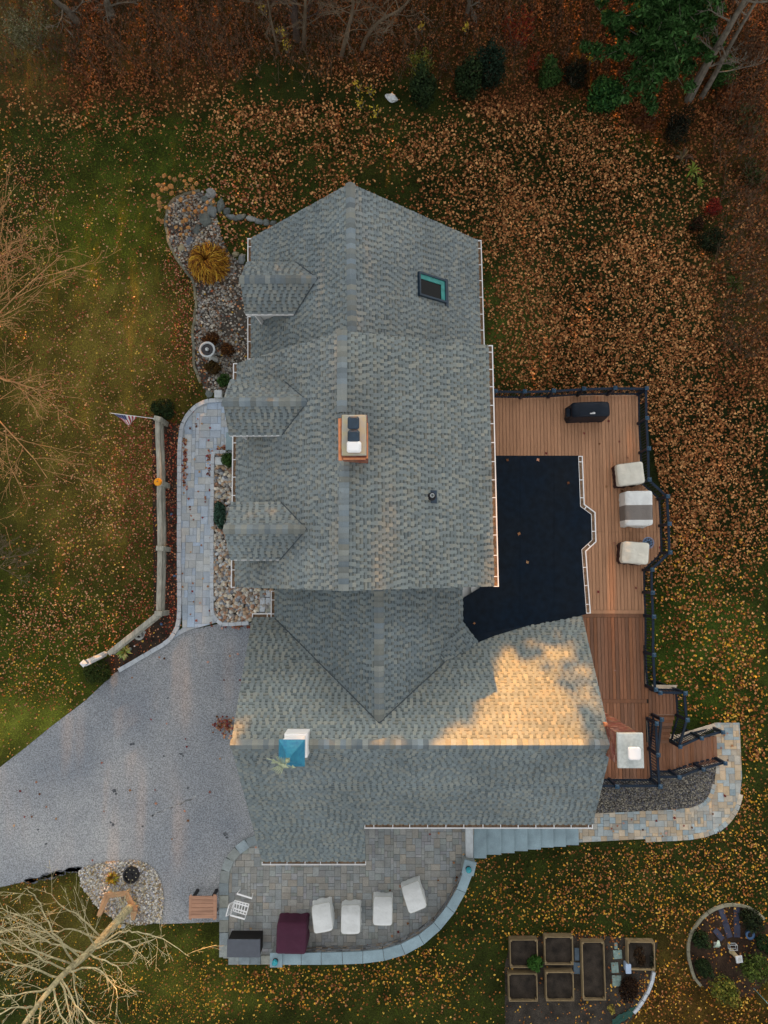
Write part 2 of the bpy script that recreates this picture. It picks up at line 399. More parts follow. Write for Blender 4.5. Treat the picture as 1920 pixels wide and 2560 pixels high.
ground_blobs = [  # px, py, rx, ry, colour, weight
    (230, 950, 160, 330, (0.115, 0.082, 0.026), 1.3), (240, 1150, 130, 170, (0.085, 0.062, 0.022), 0.9), (290, 820, 90, 90, (0.14, 0.10, 0.035), 0.9),
    (230, 600, 140, 120, (0.046, 0.064, 0.009), 1.3), (330, 400, 220, 110, (0.032, 0.044, 0.010), 1.1), (70, 500, 90, 160, (0.022, 0.024, 0.008), 0.6),
    (70, 80, 110, 100, (0.11, 0.095, 0.045), 1.0), (60, 190, 100, 60, (0.075, 0.055, 0.022), 0.8), (150, 180, 200, 60, (0.055, 0.036, 0.012), 0.6),
    (1290, 820, 80, 140, (0.048, 0.056, 0.016), 1.2), (1000, 415, 180, 26, (0.035, 0.034, 0.012), 0.7), (900, 320, 160, 18, (0.032, 0.032, 0.011), 0.6),
    (1740, 1640, 110, 170, (0.030, 0.048, 0.010), 1.2), (1500, 2120, 300, 60, (0.022, 0.026, 0.008), 0.6), (1250, 2230, 200, 80, (0.020, 0.024, 0.007), 0.8),
    (1700, 2520, 200, 70, (0.062, 0.030, 0.010), 1.0), (1690, 2420, 60, 100, (0.048, 0.026, 0.010), 0.7), (60, 1810, 120, 60, (0.13, 0.13, 0.03), 1.0),
    (120, 1650, 160, 160, (0.042, 0.050, 0.010), 1.0), (480, 2440, 160, 80, (0.060, 0.060, 0.014), 1.0), (120, 2300, 160, 90, (0.075, 0.055, 0.018), 0.8),
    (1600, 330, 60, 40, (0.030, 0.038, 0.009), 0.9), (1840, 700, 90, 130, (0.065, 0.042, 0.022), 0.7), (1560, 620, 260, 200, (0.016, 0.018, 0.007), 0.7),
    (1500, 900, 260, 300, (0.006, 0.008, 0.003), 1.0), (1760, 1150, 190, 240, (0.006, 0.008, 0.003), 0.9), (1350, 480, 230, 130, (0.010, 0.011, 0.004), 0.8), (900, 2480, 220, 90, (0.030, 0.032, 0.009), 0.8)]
def ground_color(px, py, x, y):
    c = np.zeros(px.shape + (3,)); c[:] = (0.019, 0.024, 0.007); w = np.full(px.shape, 0.5)
    c *= w[..., None]
    # woodland floor beyond the lawn, at the top and at the right
    edge = 240 + 60 * np.sin(px / 170.0) + 40 * np.sin(px / 61.0)
    f = np.clip((edge - py) / 90, 0, 1) * np.where(px < 160, 0.35, 1.0)
    f2 = np.clip((px - (1790 + 0.10 * (py - 300))) / 60, 0, 1) * (py < 1000) * np.clip((1100 - py) / 200, 0, 1)
    f3 = np.clip((px - 1300) / 200, 0, 1) * np.clip((px * 0.62 - 640 - py) / 80, 0, 1)
    f = np.maximum(np.maximum(f, f2), f3) * 3
    c += f[..., None] * np.array((0.050, 0.026, 0.012)); w += f
    for a, b, rx, ry, col, wt in ground_blobs:
        g = np.exp(-(((px - a) / rx) ** 2 + ((py - b) / ry) ** 2)) * wt * 2
        c += g[..., None] * np.array(col); w += g
    mo = np.sin(x * 1.9 + np.sin(y * 1.3) * 1.7) * np.sin(y * 2.3 + np.sin(x * 1.1) * 1.9) * .5 + np.sin(x * 4.7 + y * 1.1) * np.sin(y * 4.1 - x * .7) * .35
    return c / w[..., None] * np.array((1.2, 1.27, .80)) * (1 + .55 * mo)[..., None] + 0.0
m_ground = mat('ground_cover', W1, 0.97, 0.30, 0.9, 0.9, 45, attr=True, fine=0.55, fscale=26, spec=0.1)
xs = np.concatenate([[-400, -200, -110, -60, -34], np.arange(-24, 26.01, 0.45), [34, 60, 110, 200, 400]])
ys = np.concatenate([[-400, -200, -100, -50, -30], np.arange(-22, 36.01, 0.45), [44, 70, 120, 200, 400]])
X, Y = np.meshgrid(xs, ys, indexing='ij'); Z = gz(X, Y)
Z = Z + np.where((np.abs(X) < 26) & (Y > 17), 0.10 * np.sin(X * 0.9) * np.sin(Y * 0.7) - 0.12, 0)
px_, py_ = to_px(X, Y, Z)
far = (np.abs(X) > 30) | (Y > 40) | (Y < -26)
pxc, pyc = np.clip(px_, -300, 2200), np.clip(py_, -200, 2800)
gc = ground_color(np.where(far, 960, pxc), np.where(far, 60, pyc), X, Y)
nx_, ny_ = len(xs), len(ys)
idx = np.arange(nx_ * ny_).reshape(nx_, ny_)
Q = np.stack([idx[:-1, :-1], idx[1:, :-1], idx[1:, 1:], idx[:-1, 1:]], -1).reshape(-1, 4)
me = np_mesh('ground', np.stack([X, Y, Z], -1).reshape(-1, 3), Q, gc.reshape(-1, 3), m_ground, True)
tag(link('ground', me), kind='structure', label='lawn and woodland floor around the house')

def sheet(name, pts, mat_, lift, label=None, kind='structure'):
    mb = MB(); mb.prism([p + Vector((0, 0, lift)) for p in pts], 0.25)
    o = mb.build(name, mat_); tag(o, label, None, None, kind); return o

# driveway: chip-sealed asphalt
m_drive = mat('chip_seal', (0.185, 0.208, 0.240), 0.95, 0.2, 0.24, 0.8, 55, col2=(0.345, 0.352, 0.355), fine=0.42, fscale=22, spec=0.2)
sheet('driveway', pw(drive_px), m_drive, 0.012, 'grey stone-chip driveway left of the garage')
# small worn spots and one pale scrape on the chips
m_oil = mat('tar_spot', (0.09, 0.098, 0.11), 0.9, 0.3, 9, 0.6, 55, fine=0.4, fscale=22)
mb = MB()
for a, b, r in [(285, 1977, 9), (290, 1984, 6), (330, 1860, 8), (452, 1885, 7), (458, 1890, 5), (470, 1970, 6), (563, 2085, 9), (568, 2094, 6), (282, 2062, 7), (277, 2056, 5), (357, 2066, 4), (95, 2074, 4), (420, 1745, 5), (115, 2110, 5), (553, 1750, 5), (410, 1890, 4)]:
    n = 9; c = P(a, b, 0.0165); rr = r / 61 * 0.75
    mb.add([c + Vector((math.cos(k * 6.283 / n) * rr * random.uniform(.5, 1.15), math.sin(k * 6.283 / n) * rr * random.uniform(.4, .9), 0)) for k in range(n)], [tuple(range(n))])
# raw tar edge along the lower rim of the driveway
for k in range(26):
    t = k / 25; a = 70 + 130 * t; b = 2203 - 32 * t + random.uniform(-3, 3)
    n = 8; c = P(a, b, 0.0175); rr = 0.16 * random.uniform(.5, 1.2)
    mb.add([c + Vector((math.cos(q * 6.283 / n) * rr * random.uniform(.7, 1.4), math.sin(q * 6.283 / n) * rr * random.uniform(.4, .8), 0)) for q in range(n)], [tuple(range(n))])
tag(mb.build('tar_spots', m_oil), kind='stuff', label='dark tar spots on the driveway chips')
mb = MB()                                    # pale scrape left by a plough blade
for k in range(30):
    t = k / 29; c = P(376 + 110 * t, 2040 - 46 * t + 2 * math.sin(k), 0.0168); d = Vector((.92, .38, 0)); sd = Vector((-.38, .92, 0)); w_ = random.uniform(.012, .035)
    mb.quad(c - d * .07 - sd * w_, c + d * .07 - sd * w_, c + d * .07 + sd * w_, c - d * .07 + sd * w_)
tag(mb.build('scrape', mat('scraped_chips', (.42, .43, .44), .95, .2, 9)), kind='stuff', label='pale scrape across the driveway')
sheet('bed_soil', pw(leftstrip_px), m_mulch, 0.006, 'mulched strip under the timber rail fence')
sheet('garden_soil', [Pg(a, b) for a, b in garden_px], mat('garden_earth', (0.040, 0.033, 0.026), 0.98, 0.5, 2.2, 0.8, 25, fine=0.5, fscale=30), 0.006, 'bare earth between the raised beds')
sheet('circle_soil', [Pg(a, b) for a, b in rcirc_px], mat('circle_earth', (0.038, 0.022, 0.013), 0.98, 0.5, 2.2, 0.8, 25, fine=0.5, fscale=30), 0.006, 'mulched soil inside the round garden')

# ------------------------------------------------------------------ paving
def clip_rect(poly, r):
    """part of the polygon inside the rectangle r (Sutherland-Hodgman)"""
    pts = [(p[0], p[1]) for p in poly]
    for ax, lim, sg in ((0, r[0], 1), (0, r[2], -1), (1, r[1], 1), (1, r[3], -1)):
        out = []
        for i in range(len(pts)):
            p, q = pts[i - 1], pts[i]; dp, dq = (p[ax] - lim) * sg, (q[ax] - lim) * sg
            if (dp >= 0) != (dq >= 0):
                t = dp / (dp - dq); out.append((p[0] + (q[0] - p[0]) * t, p[1] + (q[1] - p[1]) * t))
            if dq >= 0: out.append(q)
        pts = out
        if len(pts) < 3: return []
    o2 = []
    for p in pts:
        if not o2 or abs(p[0] - o2[-1][0]) + abs(p[1] - o2[-1][1]) > .004: o2.append(p)
    if len(o2) > 2 and abs(o2[0][0] - o2[-1][0]) + abs(o2[0][1] - o2[-1][1]) < .004: o2.pop()
    return o2
def ashlar(poly, unit, sizes, z, parent, name, mt, cap=300, joint=0.007, skip=None, h=0.05, seed=1, prefer=None):
    rr = random.Random(seed)
    x0 = min(p[0] for p in poly); x1 = max(p[0] for p in poly); y0 = min(p[1] for p in poly); y1 = max(p[1] for p in poly)
    nx = int((x1 - x0) / unit) + 2; ny = int((y1 - y0) / unit) + 2
    occ = np.zeros((nx, ny), bool); rects = []
    for j in range(ny):
        for i in range(nx):
            if occ[i, j]: continue
            opts = sizes[:]; rr.shuffle(opts); opts.append((1, 1))
            for a, b in opts:
                if i + a <= nx and j + b <= ny and not occ[i:i + a, j:j + b].any():
                    occ[i:i + a, j:j + b] = True
                    rects.append((x0 + i * unit, y0 + j * unit, x0 + (i + a) * unit, y0 + (j + b) * unit)); break
    full, cut = [], []
    for r in rects:
        c4 = inpoly([r[0], r[2], r[2], r[0], (r[0] + r[2]) / 2], [r[1], r[1], r[3], r[3], (r[1] + r[3]) / 2], poly)
        if c4.all(): full.append(r)
        elif c4.any():
            q = clip_rect(poly, (r[0] + joint / 2, r[1] + joint / 2, r[2] - joint / 2, r[3] - joint / 2))
            if len(q) > 2: cut.append(q)
    if prefer: full.sort(key=prefer)
    cache = {}; rest = MB(); n = 0
    for q in full:
        w, d = q[2] - q[0] - joint, q[3] - q[1] - joint
        c = Vector(((q[0] + q[2]) / 2, (q[1] + q[3]) / 2, z - h + rr.uniform(-.002, .002)))
        if n < cap - (0 if len(full) > cap else 0):
            k = (round(w, 3), round(d, 3))
            if k not in cache:
                mb = MB(); mb.cbox((0, 0, 0), w, d, h, 0.006); cache[k] = mb.mesh(name, mt)
            link(name, cache[k], parent, loc=c); n += 1
        else:
            v = rr.uniform(.84, 1.16); rest.cbox(c, w, d, h, 0.006, col=(v * rr.uniform(.96, 1.06), v, v * rr.uniform(.92, 1.06)))
    for q in cut:
        v = rr.uniform(.84, 1.16); col = (v * rr.uniform(.96, 1.06), v, v * rr.uniform(.92, 1.06))
        ar = sum(q[i - 1][0] * q[i][1] - q[i][0] * q[i - 1][1] for i in range(len(q)))
        if ar < 0: q = q[::-1]
        if n < cap:
            mb = MB(); mb.prism([Vector((x_, y_, z)) for x_, y_ in q], h); link(name, mb.mesh(name, mt), parent); n += 1
        else: rest.prism([Vector((x_, y_, z)) for x_, y_ in q], h, col)
    out = full + cut
    if rest.v:
        o = rest.build(name, m_rest(mt), parent); tag(o, kind='stuff')
    return n, len(out)
_rest = {}
def m_rest(mt):
    if mt.name not in _rest:
        base = {'patio_paver': (0.265, 0.28, 0.275), 'walk_paver': (0.40, 0.44, 0.485), 'path_paver': (0.39, 0.385, 0.35)}[mt.name]
        _rest[mt.name] = mat(mt.name + '_rest', base, 0.85, 0.13, 3, 0.25, 70, attr=True, fine=0.12, fscale=25)
    return _rest[mt.name]
def resample(pts, step):
    out = [Vector(pts[0])]; acc = 0.0
    for a, b in zip(pts[:-1], pts[1:]):
        a, b = Vector(a), Vector(b); L = (b - a).length; t = step - acc
        while t <= L:
            out.append(a.lerp(b, t / L)); t += step
        acc = (acc + L) % step if L > 0 else acc
    return out
def blocks_along(pts, step, width, h, z, parent, name, mt, joint=0.008, jitter=0.006, ch=0.012):
    ps = resample(pts, step)
    for a, b in zip(ps[:-1], ps[1:]):
        d = b - a; c = (a + b) / 2; ang = math.atan2(d.y, d.x)
        mb = MB(); mb.cbox((0, 0, 0), d.length - joint, width * random.uniform(.96, 1.03), h + random.uniform(-.5, .5) * jitter, ch)
        link(name, mb.mesh(name, mt), parent, loc=(c.x + random.uniform(-1, 1) * jitter, c.y + random.uniform(-1, 1) * jitter, z), rz=ang + random.uniform(-.5, .5) * jitter * 4)
S_WALK = [(2, 2), (3, 2), (2, 3), (2, 1), (3, 2), (2, 2), (1, 2)]
S_PAT = [(2, 2), (2, 2), (3, 2), (2, 3), (2, 1), (1, 2), (3, 2)]
# front walk
wz = 0.05
walkpoly = pw(walk_px, wz)
w = thing('walkway', 'pale grey paved front walk with granite kerb between rail fence and stone bed', 'walkway', P(500, 1300, 0))
mb = MB(); mb.prism([p - Vector((0, 0, 0.03)) for p in walkpoly], 0.2); mb.build('paving_bed', mat('walk_sand', (0.24, 0.26, 0.28), 0.95, 0.2, 9, 0.3, 90), w)
print('walk', ashlar(walkpoly, 0.15, S_WALK, wz, w, 'paver', m_pavF, seed=3))
kl = pw([(560, 1001), (520, 1003), (495, 1013), (470, 1037), (455, 1067), (450, 1130), (449, 1400), (450, 1540), (444, 1572), (424, 1602), (345, 1649), (284, 1684)])
blocks_along(kl, 0.30, 0.17, 0.30, -0.18, w, 'kerb_block', m_kerb)
kr = pw([(600, 1130), (533, 1131), (531, 1300), (531, 1525), (536, 1545), (556, 1561), (590, 1560), (630, 1556)])
blocks_along(kr, 0.27, 0.15, 0.30, -0.18, w, 'kerb_block', m_kerb)
mb = MB(); mb.cbox(P(580, 1105, 0.05), 0.45, 0.75, 0.16, 0.02); mb.build('door_step', m_blue, w)
# stepping tiles against the house
st = thing('tile_path', 'two columns of small square concrete tiles beside the river stones', 'tiles', P(665, 1510, 0))
for i in range(2):
    for j in range(4):
        mb = MB(); mb.cbox((0, 0, 0), 0.20, 0.27, 0.10, 0.008); link('tile', mb.mesh('tile', m_kerb if (i + j) % 3 else m_border), st, loc=P(657 + 14 * i, 1484 + 18.5 * j, 0.0))
# patio
pz = 0.05
ppoly = pw(patio_px, pz)
pt = thing('patio', 'curved paver patio with block border below the garage roof', 'patio', P(850, 2250, 0))
mb = MB(); mb.prism([p - Vector((0, 0, 0.03)) for p in ppoly], 0.6); mb.build('paving_bed', m_joint, pt)
hid = lambda x, y: False
print('patio', ashlar(ppoly, 0.122, S_PAT, pz, pt, 'paver', m_pavP, seed=5, prefer=lambda q: -((q[2] - q[0]) * (q[3] - q[1]))))
blocks_along(pw([(646, 2096), (620, 2105), (597, 2122), (578, 2143), (565, 2170), (561, 2205), (561, 2290), (561, 2402)]), 0.46, 0.36, 0.30, -0.2, pt, 'border_block', m_border)
blocks_along(pw([(572, 2397), (630, 2397), (688, 2397)]), 0.42, 0.34, 0.30, -0.2, pt, 'border_block', m_border)
# lower path at the right
rz_ = GR + 0.05
rpoly = pw(path_px, rz_)
pr = thing('garden_path', 'buff and blue paver path curving from deck stairs to bluestone steps', 'path', P(1750, 2050, GR))
mb = MB(); mb.prism([p - Vector((0, 0, 0.03)) for p in rpoly], 0.2); mb.build('paving_bed', mat('path_sand', (0.2, 0.19, 0.17), 0.95, 0.2, 9, 0.3, 90), pr)
print('path', ashlar(rpoly, 0.125, S_PAT, rz_, pr, 'paver', m_pavR, seed=8))
blocks_along(pw([(1785, 1960), (1776, 1990), (1760, 2009), (1731, 2023), (1690, 2026)], GR), 0.20, 0.17, 0.20, GR - 0.13, pr, 'edge_paver', m_pavR)
blocks_along(pw([(1851, 1985), (1842, 2018), (1822, 2050), (1795, 2074), (1760, 2086), (1718, 2093), (1600, 2099)], GR), 0.22, 0.20, 0.20, GR - 0.13, pr, 'edge_paver', m_pavR)
# bluestone steps
bs = thing('stone_steps', 'eight bluestone slab steps going down beside the garage gutter', 'steps', P(1310, 2100, GR))
sx = [1184, 1215, 1252, 1285, 1318, 1351, 1383, 1414, 1446]; sb = [2146, 2137, 2133, 2128, 2124, 2119, 2117, 2113]
for i in range(8):
    z = 0.05 - 0.175 * i
    a = P(sx[i], 2100, z); b = P(sx[i + 1], 2100, z); e = P(sx[i], sb[i], z)
    mb = MB(); mb.cbox(((a.x + b.x) / 2 + .0, (e.y + e.y + 2.0) / 2, z - 0.09), b.x - a.x + 0.03, 2.0, 0.09, 0.012); mb.build('step_slab', m_blue, bs)
    mb = MB(); mb.box(((a.x + b.x) / 2, e.y + 1.04, GR - 0.3), b.x - a.x, 1.94, z - 0.092 - (GR - 0.3)); mb.build('riser', m_border, bs)
a = P(1164, 2060, 0.30); b = P(1183, 2146, 0.30)
mb = MB(); mb.cbox(((a.x + b.x) / 2, (a.y + b.y) / 2, -0.9), b.x - a.x, a.y - b.y, 1.2, 0.015); mb.build('cheek_wall', m_lightw, bs)

# ------------------------------------------------------------------ curved sitting wall with slab coping
sw = thing('sitting_wall', 'low curved stone wall with bluestone coping round the patio', 'wall', P(1060, 2360, 0))
wo = [(705, 2412), (753, 2412), (803, 2412), (857, 2411), (907, 2409), (961, 2402), (1013, 2387), (1060, 2361), (1101, 2325), (1136, 2282), (1164, 2232), (1181, 2186)]
wi = [(705, 2384), (753, 2383), (803, 2382), (855, 2381), (907, 2379), (957, 2374), (1002, 2361), (1047, 2338), (1085, 2307), (1117, 2266), (1142, 2223), (1157, 2183)]
ztop = 0.62
po = pw(wo, ztop); pi_ = pw(wi, ztop)
for i in range(len(wo) - 1):
    g = 0.006
    a, b, c, d = po[i].lerp(po[i + 1], .012), po[i].lerp(po[i + 1], .988), pi_[i].lerp(pi_[i + 1], .988), pi_[i].lerp(pi_[i + 1], .012)
    mb = MB(); mb.prism([a, b, c, d], 0.055); link('coping_slab', mb.mesh('coping_slab', m_blue), sw)
core = MB(); stones = MB()
for i in range(len(wo) - 1):
    n = (po[i] - pi_[i]).normalized() * 0.07
    a, b, c, d = po[i] - n, po[i + 1] - n, pi_[i + 1] + n, pi_[i] + n
    lo = Vector((0, 0, 0.056))
    core.prism([a - lo, b - lo, c - lo, d - lo], 1.9)
    # ledgestone courses on the inner face, and coarser ones on the outer face
    for (p, q, sgn, z0) in ((d, c, 1, 0.02), (a, b, -1, -1.2)):
        L = (q - p).length; z = z0
        dirv = (q - p).normalized(); nn = n.normalized() * -sgn
        while z < ztop - 0.09:
            hh = random.uniform(0.05, 0.09); u = 0.0
            if z + hh > ztop - 0.06: hh = ztop - 0.06 - z
            while u < L - 0.02:
                ww = min(random.uniform(0.10, 0.28), L - u); th = random.uniform(0.015, 0.055)
                v = random.uniform(0.13, 0.36); tint = random.choice([(1, .97, .9), (.95, 1, 1.05), (1.15, .95, .75), (.9, .95, 1)])
                o = p + dirv * u; o = Vector((o.x, o.y, z))
                if sgn > 0: stones.obox(o + nn * 0.0, dirv * (ww - .008), nn * th, Vector((0, 0, hh - .008)), tuple(v * t for t in tint))
                else: stones.obox(o + nn * th, dirv * (ww - .008), -nn * th, Vector((0, 0, hh - .008)), tuple(v * t for t in tint))
                u += ww
            z += hh
core.build('wall_core', m_mortar, sw); tag(stones.build('ledge_stone', m_stone, sw), kind='stuff')
for (a, b, rot) in ((690, 2401, 0.0), (1173, 2170, -0.25)):
    c = P(a, b, 0.72)
    mb = MB(); mb.cbox((c.x, c.y, 0.66), 0.47, 0.52, 0.06, 0.012, rot); mb.build('pillar_cap', m_blue, sw)
    mb = MB(); mb.box((c.x, c.y, -1.2), 0.40, 0.44, 1.858, rot); mb.build('pillar', m_border, sw)
for k, (a, b) in enumerate(((687, 2408), (1172, 2176))):
    c = P(a, b, 0.9); c = Vector((c.x, c.y, 0.72))
    L = thing('lantern', ['teal glass lantern on the lower left pillar of the wall', 'teal glass lantern on the wall pillar beside the stone steps'][k], 'lantern', c, 'teal lanterns on the wall pillars')
    mb = MB(); mb.lathe((0, 0, 0), [(.10, 0), (.11, .02), (.07, .035)], 10); mb.build('base', m_black, L, local=True)
    mb = MB(); mb.lathe((0, 0, 0.036), [(.06, 0), (.105, .06), (.11, .15), (.06, .22)], 10); mb.build('globe', m_tealglass, L, local=True, smooth=True)
    mb = MB(); mb.tube([(math.cos(t) * .09, 0.0, .25 + math.sin(t) * .12) for t in np.linspace(0, math.pi, 9)], .008, 5); mb.build('handle', m_tealglass, L, local=True)

# ------------------------------------------------------------------ stone and gravel beds
def scatter_stones(name, label, poly, n, s0, s1, z, pal, flat=0.6, kind='stuff', skip=None, sub=0):
    V0 = [np.array(v) * (1 + 0.0) for v, f in [ICO[sub]]][0]; Fx = np.array(ICO[sub][1])
    x0 = min(p[0] for p in poly); x1 = max(p[0] for p in poly); y0 = min(p[1] for p in poly); y1 = max(p[1] for p in poly)
    xs_ = rng.uniform(x0, x1, n * 4); ys_ = rng.uniform(y0, y1, n * 4)
    k = inpoly(xs_, ys_, poly)
    if skip is not None: k &= ~skip(xs_, ys_)
    xs_, ys_ = xs_[k][:n], ys_[k][:n]; n = len(xs_)
    sz = s0 + (s1 - s0) * rng.random(n) ** 1.6
    an = rng.uniform(0, 6.28, n); asp = rng.uniform(.65, 1.0, n)
    V = np.repeat(V0[None], n, 0) * (1 + rng.uniform(-.16, .16, (n, len(V0), 1)))
    V[..., 0] *= sz[:, None]; V[..., 1] *= (sz * asp)[:, None]; V[..., 2] *= (sz * flat)[:, None]
    c, s = np.cos(an)[:, None], np.sin(an)[:, None]
    xx = V[..., 0] * c - V[..., 1] * s; yy = V[..., 0] * s + V[..., 1] * c
    V = np.stack([xx + xs_[:, None], yy + ys_[:, None], V[..., 2] + z + (sz * flat * rng.uniform(-.2, .9, n))[:, None]], -1)
    Fq = (Fx[None] + (np.arange(n) * len(V0))[:, None, None]).reshape(-1, 3)
    pal = np.array(pal); cc = pal[rng.integers(0, len(pal), n)] * rng.uniform(.75, 1.2, (n, 1))
    me = np_mesh(name, V.reshape(-1, 3), Fq, np.repeat(cc, len(V0), 0), m_stone, True)
    return tag(link(name, me), label, kind=kind)
PAL_RIVER = [(.42, .40, .36), (.30, .29, .28), (.52, .47, .37), (.42, .30, .20), (.17, .18, .20), (.62, .58, .50), (.34, .20, .13), (.40, .43, .45), (.22, .17, .13)]
PAL_PEA = [(.36, .34, .29), (.27, .25, .21), (.50, .46, .39), (.17, .16, .15), (.24, .17, .12), (.29, .29, .28), (.12, .08, .05)]
PAL_WHITE = [(.50, .48, .43), (.36, .34, .30), (.62, .60, .55), (.24, .23, .22), (.44, .38, .26), (.36, .36, .40), (.30, .22, .12)]
PAL_DARK = [(.15, .145, .135), (.09, .09, .09), (.23, .21, .17), (.32, .29, .23), (.19, .17, .15), (.12, .12, .14)]
m_bedbase = mat('bed_base', (0.07, 0.06, 0.05), 0.95, 0.4, 6, 0.5, 50)
sheet('stone_bed_base', pw(stonebed_px), m_bedbase, 0.006, 'earth under the river stones')
scatter_stones('river_stones', 'rounded river stones between the walk and the house', pw(stonebed_px), 3600, .045, .105, 0.02, PAL_RIVER, sub=1)
sheet('pebble_bed_base', pw(bed_px), m_bedbase, 0.006, 'earth under the pebbles')
def bed_skip(x, y):
    a, b = to_px(x, y, np.zeros_like(x))
    f = np.array([nz(u, v, 0.55, 3.0) for u, v in zip(x, y)])
    s = (f > 0.10) & (b > 560) & (rng.random(len(a)) < .75)
    s |= (a > 560) & (b < 640)
    s |= (a > 590) & (rng.random(len(a)) < 0.5)
    return s
scatter_stones('pebbles', 'mixed pebbles in the planting bed left of the house', pw(bed_px), 4300, .035, .075, 0.015, PAL_PEA, skip=bed_skip)
sheet('fire_area_base', pw(fire_px), mat('grit_base', (0.25, 0.24, 0.22), 0.95, 0.3, 8, 0.5, 60, fine=0.4, fscale=40), 0.020, 'grit under the white gravel')
scatter_stones('white_gravel', 'pale crushed gravel round the wooden bench', pw(fire_px), 6500, .025, .055, 0.03, PAL_WHITE, flat=.75)
sheet('dark_gravel_base', pw(gravelR_px, GR), m_bedbase, 0.012, 'earth under the dark gravel')
scatter_stones('dark_gravel', 'dark mixed gravel between the deck and the paver path', pw(gravelR_px, GR), 9000, .022, .048, GR + 0.02, PAL_DARK, flat=.75)
# ================================================================== HOUSE
house = thing('house', 'large house with grey shingle roofs seen from straight above', 'house', P(900, 1450, 0))
ZR, ZL, ZE = 8.4, 5.2, 6.7
class Plane:
    """roof slope: o on the eave, U along the eave, V up the slope, N outwards"""
    def __init__(s, ridge_a, ridge_b, eave_pt):
        s.r = Vector(ridge_a); s.U = (Vector(ridge_b) - Vector(ridge_a)).normalized()
        e = Vector(eave_pt); t = s.r + s.U * (e - s.r).dot(s.U)
        s.V = (t - e).normalized(); s.N = s.U.cross(s.V)
        if s.N.z < 0: s.N = -s.N
        s.o = e
        s.pl = (s.r, s.N)
    def uv(s, p):
        d = Vector(p) - s.o; return d.dot(s.U), d.dot(s.V)
    def at(s, u, v, h=0.0): return s.o + s.U * u + s.V * v + s.N * h
    def px(s, a, b): return PP(a, b, s.pl)
    def z(s, x, y): return s.r.z - ((x - s.r.x) * s.N.x + (y - s.r.y) * s.N.y) / s.N.z
TABS = [(.192, .226, .232), (.215, .244, .238), (.246, .258, .234), (.170, .204, .214), (.202, .236, .240), (.232, .248, .230), (.182, .214, .223)]
EXPO = 0.117; PER = 0.200
def shingle(plane, poly, roof, nobj=0, tint=(1, 1, 1), seed=0, thick=0.022):
    """cover a roof slope with laminated shingles, course by course"""
    rr = random.Random(seed + 17)
    pts = [plane.uv(p) for p in poly]
    vmin = min(p[1] for p in pts); vmax = max(p[1] for p in pts)
    n = len(pts); under = MB(); tabs = []
    k = 0; v0 = vmin
    flip = plane.U.cross(plane.V).dot(plane.N) < 0
    def piece(mb, u0, u1, va, vb, h0, h1, col, sides=True):
        a, b = plane.at(u0, va, h0), plane.at(u1, va, h0); c, d = plane.at(u1, vb, h1), plane.at(u0, vb, h1)
        a2, b2, c2, d2 = plane.at(u0, va, 0), plane.at(u1, va, 0), plane.at(u1, vb, 0), plane.at(u0, vb, 0)
        f = [(0, 1, 2, 3), (4, 5, 1, 0)]
        if sides: f += [(7, 4, 0, 3), (5, 6, 2, 1)]
        if flip: f = [tuple(reversed(q)) for q in f]
        mb.add([a, b, c, d, a2, b2, c2, d2], f, col)
    while v0 < vmax - 0.02:
        v1 = min(v0 + EXPO, vmax); vm = (v0 + v1) / 2
        xs_ = []
        for i in range(n):
            (ua, va), (ub, vb) = pts[i], pts[(i + 1) % n]
            if (va > vm) != (vb > vm): xs_.append(ua + (ub - ua) * (vm - va) / (vb - va))
        xs_.sort()
        for i in range(0, len(xs_) - 1, 2):
            ua, ub = xs_[i], xs_[i + 1]
            u = ua
            while u < ub - 0.01:          # lower lamination; printed dark line also paints in the shade under the next course
                w_ = min(rr.uniform(.25, .6), ub - u); t = rr.choice(TABS); q = rr.uniform(.76, .92); vm2 = v0 + (v1 - v0) * .52
                piece(under, u, u + w_, v0, vm2, 0.010, 0.0065, tuple(c * q * g for c, g in zip(t, tint)), False)
                piece(under, u, u + w_, vm2, v1, 0.0065, 0.003, tuple(c * q * .58 * g for c, g in zip(t, tint)), False); u += w_
            u = math.floor(ua / PER) * PER - PER + (PER * .5 if k % 2 else 0) + rr.choice((-.03, 0, 0, .03))
            while u < ub - 0.02:          # raised tabs, set out on a regular module
                w_ = rr.uniform(.09, .135); a = max(u, ua); b = min(u + w_, ub)
                if b - a > 0.03:
                    t = rr.choice(TABS); q = rr.uniform(.94, 1.07)
                    tabs.append((vm, a, b, v0 - 0.004, v1 - 0.004, tuple(c * q * g for c, g in zip(t, tint))))
                u += PER if rr.random() < .86 else PER * 1.5
        v0 += EXPO; k += 1
    under.build('shingle_course', m_shingle, roof)['kind'] = 'stuff'
    tabs.sort(key=lambda t: -t[0])
    rest = MB()
    for i, (vm, a, b, va, vb, col) in enumerate(tabs):
        if i < nobj:
            mb = MB(); piece(mb, a, b, va, vb, 0.010 + thick, 0.006, col); link('shingle', mb.mesh('shingle', m_shingle), roof)
        else: piece(rest, a, b, va, vb, 0.010 + thick, 0.006, col)
    o = rest.build('shingle', m_shingle, roof); o['kind'] = 'stuff'
    return len(tabs)
def roof_slab(polys, name, label, thick=0.16):
    mb = MB()
    for poly in polys:
        a, b, c = poly[0], poly[1], poly[2]
        if (b - a).cross(c - a).z < 0: poly = list(reversed(poly))
        mb.prism(poly, thick)
    o = mb.build(name, m_drip, house); o['label'] = label; return o
